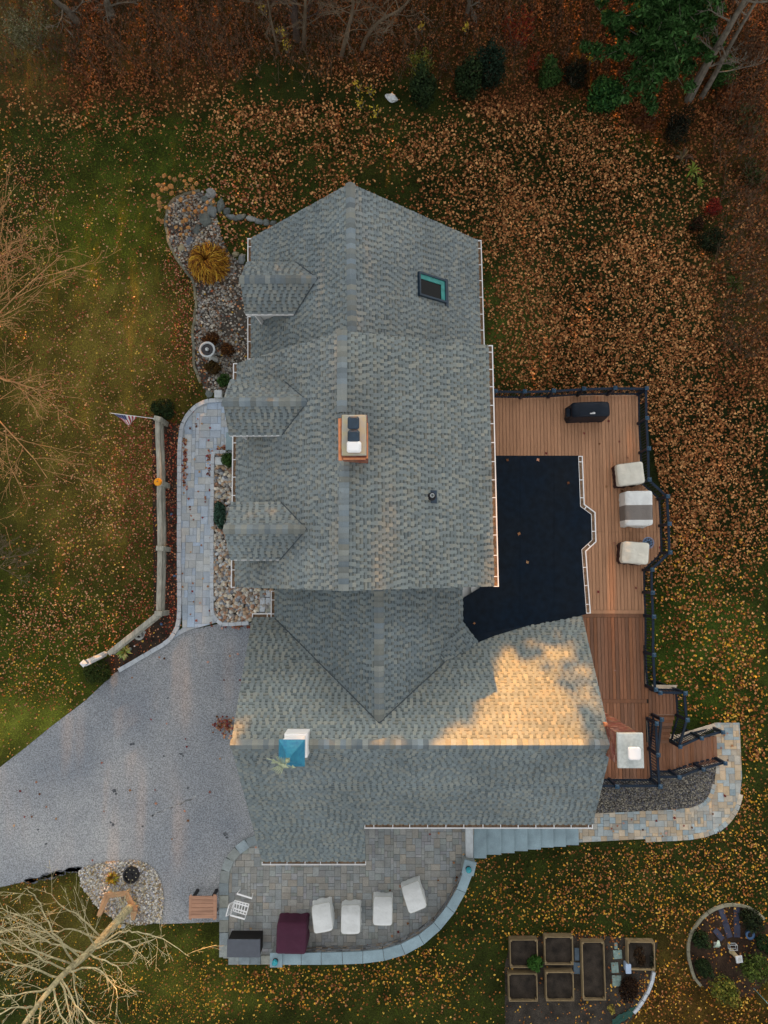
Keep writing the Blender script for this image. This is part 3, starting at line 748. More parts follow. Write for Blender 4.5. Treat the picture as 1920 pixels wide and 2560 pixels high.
def ridge_caps(a, b, nl, nr, roof, step=0.165, w=0.155):
    """bent cap shingles from a to b; nl, nr: normals of the two slopes"""
    a, b = Vector(a), Vector(b); d = (b - a); n = max(2, int(d.length / step)); d.normalize()
    sl_ = nl.cross(d); sl_ = sl_ if sl_.z < 0 else -sl_
    sr_ = nr.cross(d); sr_ = sr_ if sr_.z < 0 else -sr_
    st = (b - a).length / n
    V = []
    for t, h in ((-0.02, 0.058), (st + 0.004, 0.034)):
        for s_, k in ((sl_, 1), (sl_, .45), (None, 0), (sr_, .45), (sr_, 1)):
            nn = nl if s_ is sl_ else nr
            V.append(d * t + (s_ * w * k + nn * h if s_ is not None else Vector((0, 0, h + 0.006))))
    f = [(i, i + 1, i + 6, i + 5) for i in range(4)]
    V2 = [v - Vector((0, 0, .05)) for v in V[:5]]
    V += V2; f += [(10 + i, 11 + i, 1 + i, i) for i in range(4)]
    mb = MB(); mb.add(V, f); me = mb.mesh('ridge_shingle', m_cap)
    for i in range(n):
        link('ridge_shingle', me, roof, loc=a + d * st * i)

def lift(p, dz): return Vector((p[0], p[1], p[2] + dz))
# ---- slopes
mR1, mR2 = P(855, 827, ZR), P(858, 1477, ZR)
pmL = Plane(mR1, mR2, (P(591, 908, ZL) + P(590, 1468, ZL)) / 2)
pmR = Plane(mR1, mR2, (P(1219, 863, ZE) + P(1237, 1466, ZE)) / 2)
def corner(pl, ref, eave_v=0.0):      # eave corner square below a ridge end
    u, v = pl.uv(ref); return pl.at(u, eave_v)
mL1, mL2 = corner(pmL, P(591, 908, ZL)), corner(pmL, P(590, 1468, ZL))
mE1, mE2 = corner(pmR, P(1219, 863, ZE)), corner(pmR, P(1237, 1466, ZE))
uZ, uE = 7.6, 4.1
uR1 = P(875, 458, uZ); uR2 = P(880, 840, uZ)
puL = Plane(uR1, uR2, (P(629, 595, uE) + P(628, 900, uE)) / 2)
puR = Plane(uR1, uR2, (P(1192, 600, uE) + P(1203, 862, uE)) / 2)
Yend = min(mR1.y, mL1.y) - 0.25
def ext_to_y(pl, v, y):               # point on the eave/ridge line of a slope at world y
    p0, p1 = pl.at(0, v), pl.at(1, v); t = (y - p0.y) / (p1.y - p0.y); return pl.at(t, v)
uL1 = corner(puL, P(629, 595, uE)); uE1 = corner(puR, P(1192, 600, uE))
gZ = 7.3
gR1, gR2 = P(577, 1862, gZ), P(1530, 1862, gZ)
pgU = Plane(gR1, gR2, (P(630, 1545, 3.8) + P(1455, 1537, 3.8)) / 2)
pgD = Plane(gR1, gR2, (P(655, 2155, 1.8) + P(914, 2155, 1.8)) / 2)
cA = pgU.px(948, 1807)                # where the connecting ridge runs into the garage slope
cE = pgU.px(687, 1545)
cR2 = P(945, 1440, cA.z); cR2 = Vector((cA.x - 0.02, cR2.y, cA.z))
pcL = Plane(cA, cR2, cE)
mir = Vector((2 * cA.x - cE.x, cE.y, cE.z))
pcR = Plane(cA, cR2, mir)
print('z main L/R pitch', math.degrees(math.acos(pmL.N.z)), math.degrees(math.acos(pmR.N.z)), 'upper', math.degrees(math.acos(puL.N.z)), math.degrees(math.acos(puR.N.z)), 'garage', math.degrees(math.acos(pgU.N.z)), math.degrees(math.acos(pgD.N.z)), 'conn', cA, math.degrees(math.acos(pcL.N.z)))
# ---- main roof
main_polys = [[mR1, mR2, mL2, mL1], [mR1, mR2, mE2, mE1]]
r_main = roof_slab([[lift(p, -0.01) for p in q] for q in main_polys], 'roof', 'tall gable roof of the middle house block')
n1 = shingle(pmR, main_polys[1], r_main, nobj=150, seed=1, tint=(1.0, 0.99, 0.96))  # slight warm tint puts the sun's tone into this slope's colour
n2 = shingle(pmL, main_polys[0], r_main, nobj=70, seed=2)
chN, chS = P(880, 1030, ZR).y, P(880, 1152, ZR).y
ridge_caps(mR1, Vector((mR1.x, chN, ZR)), pmL.N, pmR.N, r_main)
ridge_caps(Vector((mR2.x, chS, ZR)), mR2, pmL.N, pmR.N, r_main)
# ---- upper wing
u_polys = [[uR1, ext_to_y(puL, puL.uv(uR1)[1], Yend), ext_to_y(puL, 0, Yend), uL1], [uR1, ext_to_y(puR, puR.uv(uR1)[1], Yend), ext_to_y(puR, 0, Yend), uE1]]
r_up = roof_slab([[lift(p, -0.01) for p in q] for q in u_polys], 'roof', 'gable roof of the wing nearest the woods, with a skylight')
n3 = shingle(puR, u_polys[1], r_up, nobj=0, seed=3); n4 = shingle(puL, u_polys[0], r_up, seed=4, tint=(.95, .98, 1.0))
ridge_caps(uR1, Vector((uR2.x, mR1.y - .1, uZ)), puL.N, puR.N, r_up)
# ---- garage
gUL, gUR = pgU.px(630, 1545), pgU.px(1455, 1537)
gDL, gDM, gDM2, gDR = pgD.px(655, 2153), pgD.px(914, 2153), pgD.px(912, 2061), pgD.px(1482, 2061)
g_polys = [[gR1, gR2, gUR, gUL], [gR1, gR2, gDR, gDM2, gDM, gDL]]
r_gar = roof_slab([[lift(p, -0.01) for p in g_polys[0]], [lift(p, -0.01) for p in [gR1, gR2, gDR, gDM2]], [lift(p, -0.01) for p in [gR1, gDM2, gDM, gDL]]], 'roof', 'wide gable roof of the garage wing')
n5 = shingle(pgU, g_polys[0], r_gar, nobj=80, seed=5, tint=(1, 1, .97)); n6 = shingle(pgD, g_polys[1], r_gar, seed=6, tint=(.93, .95, .96))
ridge_caps(gR1, gR2, pgU.N, pgD.N, r_gar)
# ---- connecting wing
cN = mR2.y + 0.6
def c_at(pl, v): return ext_to_y(pl, v, cN)
vr = pcL.uv(cA)[1]
c_polys = [[cA, c_at(pcL, vr), c_at(pcL, 0), cE], [cA, c_at(pcR, vr), c_at(pcR, pcR.uv(pcR.px(1157, 1485))[1]), pcR.px(1154, 1550), pcR.px(1182, 1592)]]
r_con = roof_slab([[lift(p, -0.01) for p in q] for q in c_polys], 'roof', 'lower connecting roof between house and garage')
n7 = shingle(pcL, c_polys[0], r_con, seed=7, tint=(.86, .90, .93)); n8 = shingle(pcR, c_polys[1], r_con, seed=8, tint=(.9, .94, .97))
ridge_caps(c_at(pcL, vr), cA + Vector((0, .05, 0)), pcL.N, pcR.N, r_con)
# diagonal saddle between the two slopes
sA, sB, sC = lift(pcR.px(1152, 1549), .05), lift(pgU.px(1196, 1606), .05), lift(pgU.px(1110, 1655), .07)
sD = lift(pcR.px(1100, 1640), .06)
psd = Plane(sC, sC + (sB - sA).normalized(), (sA + sB) / 2) if False else None
class Free(Plane):
    def __init__(s, o, a, b):
        s.o = Vector(o); s.U = (Vector(a) - s.o).normalized(); s.N = s.U.cross(Vector(b) - s.o).normalized()
        if s.N.z < 0: s.N = -s.N
        s.V = s.N.cross(s.U)
        if s.V.dot(Vector(b) - s.o) < 0: s.V = -s.V
        s.r = s.o; s.pl = (s.o, s.N)
psd = Free(sA, sB, sC)
s_poly = [sA, sB, lift(pgU.px(1180, 1620), .05), sC, sD]
s_poly = [p - psd.N * (p - psd.o).dot(psd.N) for p in s_poly]
r_sad = roof_slab([s_poly], 'roof', 'small diagonal saddle roof beside the rubber flat roof', 0.12)
n9 = shingle(psd, s_poly, r_sad, seed=9, tint=(.9, .94, .97))
print('tabs', n1, n2, n3, n4, n5, n6, n7, n8, n9)

# ---- flat rubber roof over the sunroom
fz = pcR.px(1155, 1500).z - 0.06; fz2 = pgU.px(1405, 1538).z + 0.02
print('flat z', fz)
fr_px = [(1150, 1500), (1150, 1612), (1200, 1612), (1300, 1590), (1405, 1552), (1466, 1535), (1454, 1374), (1480, 1350), (1478, 1286), (1451, 1266), (1446, 1139), (1200, 1139), (1200, 1470)]
pfl = Free(P(1155, 1500, fz), P(1155, 1200, fz), P(1462, 1450, fz2)); f_poly = [PP(a, b, pfl.pl) for a, b in fr_px]
ap = [lift(pgU.px(a, b), .05) for a, b in [(1194, 1606), (1236, 1589), (1405, 1538), (1462, 1530), (1440, 1500), (1180, 1540), (1150, 1552)]]
mb = MB(); mb.prism(list(reversed(f_poly)) if (f_poly[1] - f_poly[0]).cross(f_poly[2] - f_poly[1]).z < 0 else f_poly, 0.18)
flat = mb.build('flat_roof', m_epdm, house); flat['label'] = 'flat black rubber roof over the sunroom'
def ccw(p):
    a = sum(p[i].x * p[(i + 1) % len(p)].y - p[(i + 1) % len(p)].x * p[i].y for i in range(len(p)))
    return p if a > 0 else list(reversed(p))
for xa in (1300, 1385):                # lap seams of the membrane
    mb = MB(); a_, b_ = PP(xa, 1146, pfl.pl), PP(xa, 1540 if xa > 1350 else 1560, pfl.pl); mb.beam(lift(a_, .002), lift(b_, .002), .07, .008); mb.build('seam', m_epdm, flat)
mb = MB(); mb.prism(ccw(ap), 0.045); mb.build('roofing_apron', m_epdm, flat)

# ---- walls
def gable_body(name, a, b, ra, rb, y0, y1, zb, zl, zr, zt, xr):
    """block between x=a (left wall) and x=b (right wall), ridge at xr, from y0 to y1"""
    mb = MB(); sec = [(a, zb), (b, zb), (b, zr), (xr, zt), (a, zl)]
    V = [(x, y0, z) for x, z in sec] + [(x, y1, z) for x, z in sec]
    f = [(0, 1, 2, 3, 4), (9, 8, 7, 6, 5)] + [((i + 1) % 5, i, 5 + i, 5 + (i + 1) % 5) for i in range(5)]
    mb.add(V, f); return mb.build(name, m_siding, house)
D = 0.24
gable_body('wall', mL1.x + .35, mE1.x - .35, 0, 0, mR2.y + .3, mR1.y - .3, -1.4, pmL.z(mL1.x + .35, 0) - D, pmR.z(mE1.x - .35, 0) - D, ZR - D, mR1.x)
gable_body('wall', uL1.x + .35, uE1.x - .35, 0, 0, mR1.y - .29, uR1.y - .3, -1.4, puL.z(uL1.x + .35, 8) - D, puR.z(uE1.x - .35, 8) - D, uZ - D, uR1.x)
gable_body('wall', cE.x + .35, mir.x - .35, 0, 0, gR1.y + .5, mR2.y + .29, -1.4, pcL.z(cE.x + .35, -2) - D, pcL.z(cE.x + .35, -2) - D, cA.z - D, cA.x)
mb = MB()
gx0, gx1 = gR1.x + .35, gR2.x - .3
yu, yd, yr = gUL.y - .35, gDR.y + .35, gR1.y
sec = [(yu, -1.4), (yu, pgU.z(0, yu) - D), (yr, gZ - D), (yd, pgD.z(0, yd) - D), (yd, -1.4)]
V = [(gx0, y, z) for y, z in sec] + [(gx1, y, z) for y, z in sec]
mb.add(V, [(4, 3, 2, 1, 0), (5, 6, 7, 8, 9)] + [(i, (i + 1) % 5, 5 + (i + 1) % 5, 5 + i) for i in range(5)])
mb.build('wall', m_siding, house)
xe0, xe1, ye = gDL.x + .3, gDM.x - .3, gDM.y + .35
mb = MB(); mb.box(((xe0 + xe1) / 2, (ye + yd) / 2 - .002, -.3), xe1 - xe0, yd - ye, pgD.z(0, ye) - D + .3); mb.build('wall', m_siding, house)
fin = [PP(a, b, pfl.pl) - Vector((0, 0, .2)) for a, b in [(1180, 1500), (1440, 1525), (1432, 1372), (1460, 1346), (1458, 1290), (1430, 1268), (1428, 1155), (1180, 1155)]]
mb = MB(); mb.prism(ccw([lift(p, 0.0) for p in fin]), fz2 - .2 + 1.4); mb.build('sunroom_wall', m_siding, house)

# ---- gutters
def gutter(pts, label, step=0.62, inset=0.065):
    """open white K gutter along pts (eave edge, inner side left of travel)"""
    pts = [Vector(p) for p in pts]; n = len(pts); outs = []
    for i in range(n):
        d1 = (pts[i] - pts[i - 1]).normalized() if i else (pts[1] - pts[0]).normalized()
        d2 = (pts[i + 1] - pts[i]).normalized() if i < n - 1 else d1
        k = Vector((d1.y + d2.y, -d1.x - d2.x, 0)); k.normalize(); k /= max(.5, math.sqrt((1 + d1.dot(d2)) / 2)); outs.append(k)
    mb = MB(); li = MB()
    prof = [(0.01, -.01), (0.01, -.13), (.125, -.13), (.125, -.01), (.155, -.01), (.155, -.145), (-.005, -.145), (-.005, -.01)]
    V = []
    for p, k in zip(pts, outs): V += [p + k * a + Vector((0, 0, b)) for a, b in prof]
    m_ = len(prof); f = []
    for i in range(n - 1):
        for j in range(m_): f.append((i * m_ + j, i * m_ + (j + 1) % m_, (i + 1) * m_ + (j + 1) % m_, (i + 1) * m_ + j))
    f += [tuple(range(m_)), tuple((n - 1) * m_ + j for j in range(m_ - 1, -1, -1))]
    mb.add(V, f)
    for i in (0, n - 1):
        d = (pts[1] - pts[0]).normalized() if i == 0 else (pts[-1] - pts[-2]).normalized()
        mb.obox(pts[i] - d * .012 + Vector((0, 0, -.147)), outs[i] * .157, d * .024, Vector((0, 0, .139)))
    g = mb.build('gutter', m_white, house); g['label'] = label
    for i in range(n - 1):
        a, b = pts[i] + outs[i] * .013, pts[i] + outs[i] * .122; c, d = pts[i + 1] + outs[i + 1] * .122, pts[i + 1] + outs[i + 1] * .013
        z = Vector((0, 0, -.075)); li.quad(a + z, b + z, c + z, d + z)
    li.build('gutter_litter', m_debris, g)
    hm = MB(); hm.box((0, 0, 0), 0.028, 0.15, 0.014); hme = hm.mesh('hanger', m_white)
    for i in range(n - 1):
        L = (pts[i + 1] - pts[i]).length; d = (pts[i + 1] - pts[i]) / L; k = Vector((d.y, -d.x, 0)); t = step * .5
        while t < L - .1:
            c = pts[i] + d * t + k * .075; link('hanger', hme, g, loc=(c.x, c.y, c.z - .022), rz=math.atan2(d.y, d.x)); t += step * random.uniform(.92, 1.08)
    return g
gutter([uL1 + Vector((0, 0, -.03)), lift(ext_to_y(puL, 0, P(629, 668, uE).y), -.03)], 'short white gutter above the first dormer, left eave')[  'label']
gutter([lift(ext_to_y(puL, 0, P(629, 790, uE).y), -.03), lift(ext_to_y(puL, 0, Yend + .3), -.03)], 'white gutter below the first dormer, left eave')
gutter([lift(ext_to_y(puR, 0, mR1.y), -.03), lift(uE1, -.03)], 'white gutter along the right eave of the wing')
gutter([lift(mL1, -.03), lift(mL2, -.03)], 'white gutter along the left eave of the main roof')
gutter([lift(mE2, -.03), lift(mE1, -.03)], 'white gutter along the right eave of the main roof')
gutter([lift(pcL.at(pcL.uv(P(684, 1478, cE.z))[0], 0), -.03), lift(cE, -.03)], 'short white gutter above the tile path')
gutter([lift(cE + Vector((.03, .0, 0)), -.05), lift(gUL, -.05)], 'short white gutter at the garage corner')
gutter([lift(gDL, -.03), lift(gDM, -.03)], 'white gutter over the patio, lower garage eave')
gutter([lift(gDM2, -.03), lift(gDR, -.03)], 'long white gutter along the garage eave')
gutter([lift(PP(a, b, pfl.pl), .02) for a, b in [(1466, 1533), (1454, 1374), (1480, 1350), (1478, 1286), (1451, 1266), (1446, 1141)]], 'angled white gutter round the sunroom bay')

# ---- dormers
m_valley = mat('valley_line', (.06, .075, .085), .9, .2, 6)  # shadow gap of the roof valleys is put into this dark colour
for va, vb in ((cA, cE), (cA, pgU.px(1112, 1655))):
    mb = MB(); mb.beam(lift(va, .035), lift(vb, .035), .04, .02); mb.build('valley', m_valley, r_con)
def dormer(ridge_px, zr, main_pl, label, hw=0.91, rise=0.76, front_lean=0.10, seed=0):
    f = P(ridge_px[0], ridge_px[1], zr); yc = f.y; xf = f.x
    ze = zr - rise
    # x where the ridge and the eaves meet the main slope
    def xmeet(z): return main_pl.r.x - (z - main_pl.r.z) * main_pl.N.z / -main_pl.N.x * -1 if False else main_pl.r.x + (main_pl.r.z - z) * main_pl.N.z / main_pl.N.x
    xr_, xe_ = xmeet(zr), xmeet(ze)
    root = MB()
    dm = None
    xfe = xf + 0.04
    A, B = Vector((xf, yc, zr)), Vector((xr_ + .12, yc, zr))
    polyN = [A, B, Vector((xe_ + .12, yc + hw, ze)), Vector((xfe, yc + hw, ze))]
    polyS = [A, B, Vector((xe_ + .12, yc - hw, ze)), Vector((xfe, yc - hw, ze))]
    mb = MB()
    for q in (polyN, polyS): mb.prism(ccw([lift(p, -.01) for p in q]), .12)
    dm = mb.build('dormer', m_drip, house); dm['label'] = label
    plN = Plane(A, B, polyN[3]); plS = Plane(A, B, polyS[3])
    shingle(plN, polyN, dm, seed=seed); shingle(plS, polyS, dm, seed=seed + 50)
    for yy in (yc + hw, yc - hw):        # valley strips where the dormer meets the slope, shadow gap painted dark
        va = Vector((xr_ + .03, yc, zr + .035)); vb = Vector((xe_ + .03, yy, ze + .035)); vm_ = MB(); vm_.beam(va, vb, .035, .02); vm_.build('valley', m_valley, dm)
    ridge_caps(A, Vector((xr_ + .02, yc, zr)), plN.N, plS.N, dm, step=.17, w=.15)
    # cheeks and front
    xw = xf + .32; hy = hw - .22; dz = .17
    w_ = MB(); zb = main_pl.z(xw, yc) - .3
    sec = [(yc - hy, zb), (yc + hy, zb), (yc + hy, ze + dz - .02), (yc, zr - .16), (yc - hy, ze + dz - .02)]
    V = [(xw, y, z) for y, z in sec] + [(xe_ + .5, y, z) for y, z in sec]
    w_.add(V, [(0, 4, 3, 2, 1), (5, 6, 7, 8, 9)] + [(i, (i + 1) % 5, 5 + (i + 1) % 5, 5 + i) for i in range(5)])
    w_.build('dormer_wall', m_siding, dm)
    fr = MB(); zc = zb + .45
    for y in (-.42, .42): fr.box((xw - .02, yc + y, zc), .06, .08, ze - zb - .42)
    fr.box((xw - .02, yc, zc - .08), .09, .92, .078); fr.box((xw - .02, yc, ze + .032), .06, .92, .08); fr.box((xw - .018, yc, (zc + ze) / 2), .05, .755, .05)
    wi_ = fr.build('window', m_white, dm)
    g = MB(); g.box((xw - .006, yc, zc), .02, .755, ze - zc + .03); g.build('pane', m_glass, dm)
    # fascia along both eaves and the return at the lower front corner
    for s_ in (-1,):
        fa = MB(); fa.beam((xfe + .01, yc + s_ * (hw + .012), ze - .06), (xe_ - .02, yc + s_ * (hw + .012), ze - .06), .022, .13); fa.build('fascia', m_white, dm)
    fa = MB(); fa.beam((xw - .06, yc - hy - .03, ze - .12), (xw + .10, yc - hy - .10, main_pl.z(xw + .1, yc) + .05), .13, .05)
    fa.build('cornice_return', m_white, dm)
    return dm
dormer((600, 697), 6.55, puL, 'shingled dormer nearest the woods on the left slope', seed=20)
dormer((557, 1004), 7.45, pmL, 'shingled dormer over the front door on the left slope', seed=21)
dormer((560, 1323), 7.45, pmL, 'shingled dormer nearest the driveway on the left slope', seed=22)

# ---- skylight on the right slope of the upper wing
def rect_on(pl, pxs): return [pl.px(a, b) for a, b in pxs]
q = rect_on(puR, [(1043, 680), (1112, 704), (1111, 759), (1043, 740)])
us = sorted(puR.uv(p)[0] for p in q); vs_ = sorted(puR.uv(p)[1] for p in q)
u0, u1 = (us[0] + us[1]) / 2, (us[2] + us[3]) / 2; v0, v1 = (vs_[0] + vs_[1]) / 2, (vs_[2] + vs_[3]) / 2
def fbar(pl, mb, u0, u1, v0, v1, h0, h1):
    mb.obox(pl.at(u0, v0, h0), pl.U * (u1 - u0), pl.V * (v1 - v0), pl.N * (h1 - h0))
sk = MB(); t = .06
for a, b, c, d in ((u0, u1, v0, v0 + t), (u0, u1, v1 - t, v1), (u0, u0 + t, v0 + t, v1 - t), (u1 - t, u1, v0 + t, v1 - t)): fbar(puR, sk, a, b, c, d, 0, .13)
sko = sk.build('skylight', m_navy, house); sko['label'] = 'dark skylight with blue frame on the wing roof'
li = MB(); t2 = .07
# light teal lining seen at the far sides of the glass
fbar(puR, li, u0 + t, u1 - t, v0 + t, v0 + t + .17, .02, .085)
sgn = 1 if puR.at(u1, 0).y > puR.at(u0, 0).y else 0
if sgn: fbar(puR, li, u1 - t - .16, u1 - t, v0 + t + .17, v1 - t, .02, .085)
else: fbar(puR, li, u0 + t, u0 + t + .16, v0 + t + .17, v1 - t, .02, .085)
li.build('reveal', m_teal, sko)
gl = MB(); fbar(puR, gl, u0 + t, u1 - t, v0 + t, v1 - t, .045, .06); gl.build('pane', m_glass, sko)
fl = MB(); fbar(puR, fl, u0 - .08, u1 + .08, v0 - .14, v0 - .002, .02, .045); fl.build('flashing', m_navy, sko)
# ---- vent pipe
c = pmR.px(1079, 1242)
vp = MB(); vp.lathe((c.x, c.y, c.z - .05), [(.13, 0), (.13, .10), (.075, .16), (.062, .17), (.062, .42), (.04, .42), (.038, .30)], 14)
o = vp.build('vent_pipe', m_black, house, smooth=False); o['label'] = 'black plumbing vent pipe on the right slope'
vp = MB(); vp.lathe((c.x, c.y, c.z + .36), [(.064, 0), (.064, .016), (.045, .016), (.045, 0)], 14); vp.build('pipe_collar', m_lightw, o)
fl = MB(); u, v = pmR.uv(c); fbar(pmR, fl, u - .2, u + .2, v - .16, v + .05, .03, .045); fl.build('flashing', m_navy, o)

# ---- bricks
def brick_body(root, x0, x1, y0, y1, z0, z1, lum=1.0):
    core = MB(); core.box(((x0 + x1) / 2, (y0 + y1) / 2, z0), x1 - x0 - .02, y1 - y0 - .02, z1 - z0); core.build('mortar_core', m_mortar, root)
    b = MB(); rr = random.Random(4); z = z0; row = 0
    cols = [(.36, .13, .08), (.30, .10, .065), (.42, .19, .12), (.26, .085, .06), (.48, .27, .19)]
    while z < z1 - .03:
        h = .062; hh = min(h, z1 - z)
        for (ax, a0, a1, fix, sg) in (('x', x0, x1, y0, -1), ('x', x0, x1, y1, 1), ('y', y0, y1, x0, -1), ('y', y0, y1, x1, 1)):
            u = a0 - (.105 if row % 2 else 0)
            while u < a1 - .02:
                s0, s1 = max(u, a0), min(u + .20, a1)
                if s1 - s0 > .02:
                    t = rr.uniform(.006, .014); col = tuple(c_ * rr.uniform(.85, 1.2) * lum for c_ in rr.choice(cols))
                    if ax == 'x': b.obox((s0, fix - (.012 if sg < 0 else .01), z), (s1 - s0, 0, 0), (0, .012 + t, 0) if sg > 0 else (0, .02, 0), (0, 0, hh), col)
                    else: b.obox((fix - (.012 if sg < 0 else .01), s0, z), (.012 + t if sg > 0 else .02, 0, 0), (0, s1 - s0, 0), (0, 0, hh), col)
                u += .21
        z += .072; row += 1
    o = b.build('brick', m_brick, root); o['kind'] = 'stuff'
# ---- middle chimney
zt = 9.5
a, b = P(854, 1036, zt), P(916, 1138, zt)
chim = thing('chimney', None, None); chim.parent = house; chim.location = -wloc(house); chim['label'] = 'brick chimney on the main ridge with three flue caps'
brick_body(chim, a.x, b.x, b.y, a.y, 7.2, zt - .11, .62)
mb = MB(); mb.cbox(((a.x + b.x) / 2, (a.y + b.y) / 2, zt - .11), b.x - a.x - .01, a.y - b.y - .01, .10, .03); mb.build('crown', m_lichen, chim)
def hbar(p, q, r):
    mb = MB(); mb.tube([p, q], r, 10); mb.build('clay_tile', m_clay, chim, smooth=False)
zc = zt - .22
hbar(P(850.5, 1047, zc), P(851.5, 1151, zc), .062); hbar(P(917, 1058, zc), P(917.5, 1146, zc), .034); hbar(P(858, 1146, zc), P(914, 1146, zc), .04)
for (pa, pb, m_, nm, lab) in (((869, 1041), (898, 1073), m_navy, 'flue_cap', 'upper navy flue cap'), ((869, 1075), (899, 1105), m_navy, 'flue_cap', 'middle navy flue cap'), ((867, 1103), (903, 1131), m_white, 'flue_cap', 'white flue cap')):
    z = zt + .26; p, q = P(pa[0], pa[1], z), P(pb[0], pb[1], z); cx, cy = (p.x + q.x) / 2, (p.y + q.y) / 2; w_, d_ = q.x - p.x, p.y - q.y
    mb = MB(); ch = .045
    for zz0, e0, zz1, e1 in ((z - .05, 0, z, 0),):
        o8 = lambda e, zz: [(cx + sx_ * (w_ / 2 - e) - (ch * sx_ if k == 0 else 0), cy + sy_ * (d_ / 2 - e) - (ch * sy_ if k else 0), zz) for sx_, sy_, k in ((1, -1, 1), (1, 1, 1), (1, 1, 0), (-1, 1, 0), (-1, 1, 1), (-1, -1, 1), (-1, -1, 0), (1, -1, 0))]
        A_, B_, C_ = o8(0, z - .06), o8(0, z - .01), o8(.045, z + .03)
        n0 = 8; mb.add(A_ + B_ + C_, [(i, (i + 1) % 8, 8 + (i + 1) % 8, 8 + i) for i in range(8)] + [(8 + i, 8 + (i + 1) % 8, 16 + (i + 1) % 8, 16 + i) for i in range(8)] + [tuple(range(16, 24))])
    o = mb.build(nm, m_, chim); o['label'] = lab
    mb = MB(); mb.box((cx, cy, zt - .02), w_ * .72, d_ * .72, z - .06 - zt + .01); mb.build('flue', m_clay, chim)
# ---- right chimney
zt = 8.25
a, b = P(1544, 1833, zt), P(1611, 1921, zt)
ch2 = thing('chimney', None, None); ch2.parent = house; ch2.location = -wloc(house); ch2['label'] = 'brick chimney with pale slab at the garage gable end'
brick_body(ch2, a.x + .05, b.x - .05, b.y + .05, a.y - .05, -1.2, zt - .12, .7)
mb = MB(); mb.cbox(((a.x + b.x) / 2, (a.y + b.y) / 2, zt - .12), b.x - a.x, a.y - b.y, .12, .02); mb.build('cap_slab', mat('cap_concrete', (0.47, 0.50, 0.48), 0.9, 0.1, 3, 0.2, 60, fine=.12, fscale=14), ch2)
c = P(1588, 1885, zt + .25)
mb = MB(); mb.lathe((c.x, c.y, zt + .17), [(.20, 0), (.215, .03), (.215, .06), (.19, .085), (.10, .09)], 4, sx=1.0)
V = []
def rrect(w_, d_, r, n=4):
    out = []
    for cx_, cy_, a0 in ((1, 1, 0), (-1, 1, 90), (-1, -1, 180), (1, -1, 270)):
        for k in range(n): 
            an = R(a0 + 90 * k / (n - 1)); out.append((cx_ * (w_ / 2 - r) + r * math.cos(an), cy_ * (d_ / 2 - r) + r * math.sin(an)))
    return out
def rr_loft(mb, c, levels, r=.06, col=None, n=4):
    """stack of rounded rectangles: levels of (w, d, z)"""
    V = []; m_ = n * 4
    for w_, d_, z in levels: V += [(c[0] + x, c[1] + y, c[2] + z) for x, y in rrect(w_, d_, min(r, w_ / 2.1, d_ / 2.1), n)]
    f = [(l * m_ + i, l * m_ + (i + 1) % m_, (l + 1) * m_ + (i + 1) % m_, (l + 1) * m_ + i) for l in range(len(levels) - 1) for i in range(m_)]
    f.append(tuple((len(levels) - 1) * m_ + i for i in range(m_))); f.append(tuple(range(m_ - 1, -1, -1)))
    mb.add(V, f, col)
mb = MB(); rr_loft(mb, (c.x, c.y, zt + .16), [(.36, .36, 0), (.36, .36, .05), (.31, .31, .075)], .07); mb.build('flue_cap', m_white, ch2)
mb = MB(); mb.box((c.x, c.y, zt - .01), .26, .26, .175); mb.build('flue', m_lightw, ch2)
# step flashing where the chimney passes the gable
mb = MB(); q = pgU.px(1524, 1800); mb.box((a.x + .06, a.y - .02, q.z - .3), .10, .10, .55); mb.build('flashing', m_clay, ch2)

# ---- cupola with weather vane
zc = 8.55; a, b = P(697, 1850, zc), P(762, 1915, zc); cx, cy = (a.x + b.x) / 2, (a.y + b.y) / 2; w_ = (b.x - a.x)
cup = thing('cupola', None, None); cup.parent = house; cup.location = -wloc(house); cup['label'] = 'white cupola with blue copper roof on the garage ridge'
mb = MB(); mb.cbox((cx, cy, 6.6), w_ * .80, w_ * .80, zc - .10 - 6.6, .01); mb.build('cupola_base', m_white, cup)
mb = MB(); mb.box((cx, cy, zc - .10), w_ * .93, w_ * .93, .075); mb.build('cornice', m_white, cup); mb = MB(); mb.box((cx, cy, 6.9), w_ * .92, w_ * .92, .75); mb.build('skirt', m_white, cup)
lou = MB()
for k in range(6):
    for sx_, sy_ in ((0, 1), (0, -1), (1, 0), (-1, 0)):
        lou.box((cx + sx_ * w_ * .405, cy + sy_ * w_ * .405, 7.75 + k * .105), (.5 if sy_ else .02), (.5 if sx_ else .02), .05)
tag(lou.build('louver', m_white, cup), kind='stuff')
mb = MB(); prof = [(1.0, 0.0), (.80, .10), (.56, .24), (.32, .46), (.17, .68), (.12, .80)]
V = []
for s_, z in prof: V += [(cx + x * w_ / 2 * s_, cy + y * w_ / 2 * s_, zc + z) for x, y in ((-1, -1), (1, -1), (1, 1), (-1, 1))]
f = [(l * 4 + i, l * 4 + (i + 1) % 4, l * 4 + 4 + (i + 1) % 4, l * 4 + 4 + i) for l in range(len(prof) - 1) for i in range(4)] + [(20, 21, 22, 23), (3, 2, 1, 0)]
mb.add(V, f); mb.build('cupola_roof', m_copper, cup)
zt = zc + .80
mb = MB(); mb.box((cx, cy, zt - .01), .11, .11, .06)
mb.lathe((cx, cy, zt + .05), [(.02, 0), (.05, .04), (.06, .08), (.03, .13), (.014, .15), (.014, .50)], 8)
mb.build('finial', m_vane, cup)
van = MB(); zz = zt + .48
d = Vector((.94, -.30, 0)).normalized(); sd = Vector((-d.y, d.x, 0)); o = Vector((cx, cy, zz)) - d * .06
van.tube([o - d * .46, o + d * .26], .011, 5)
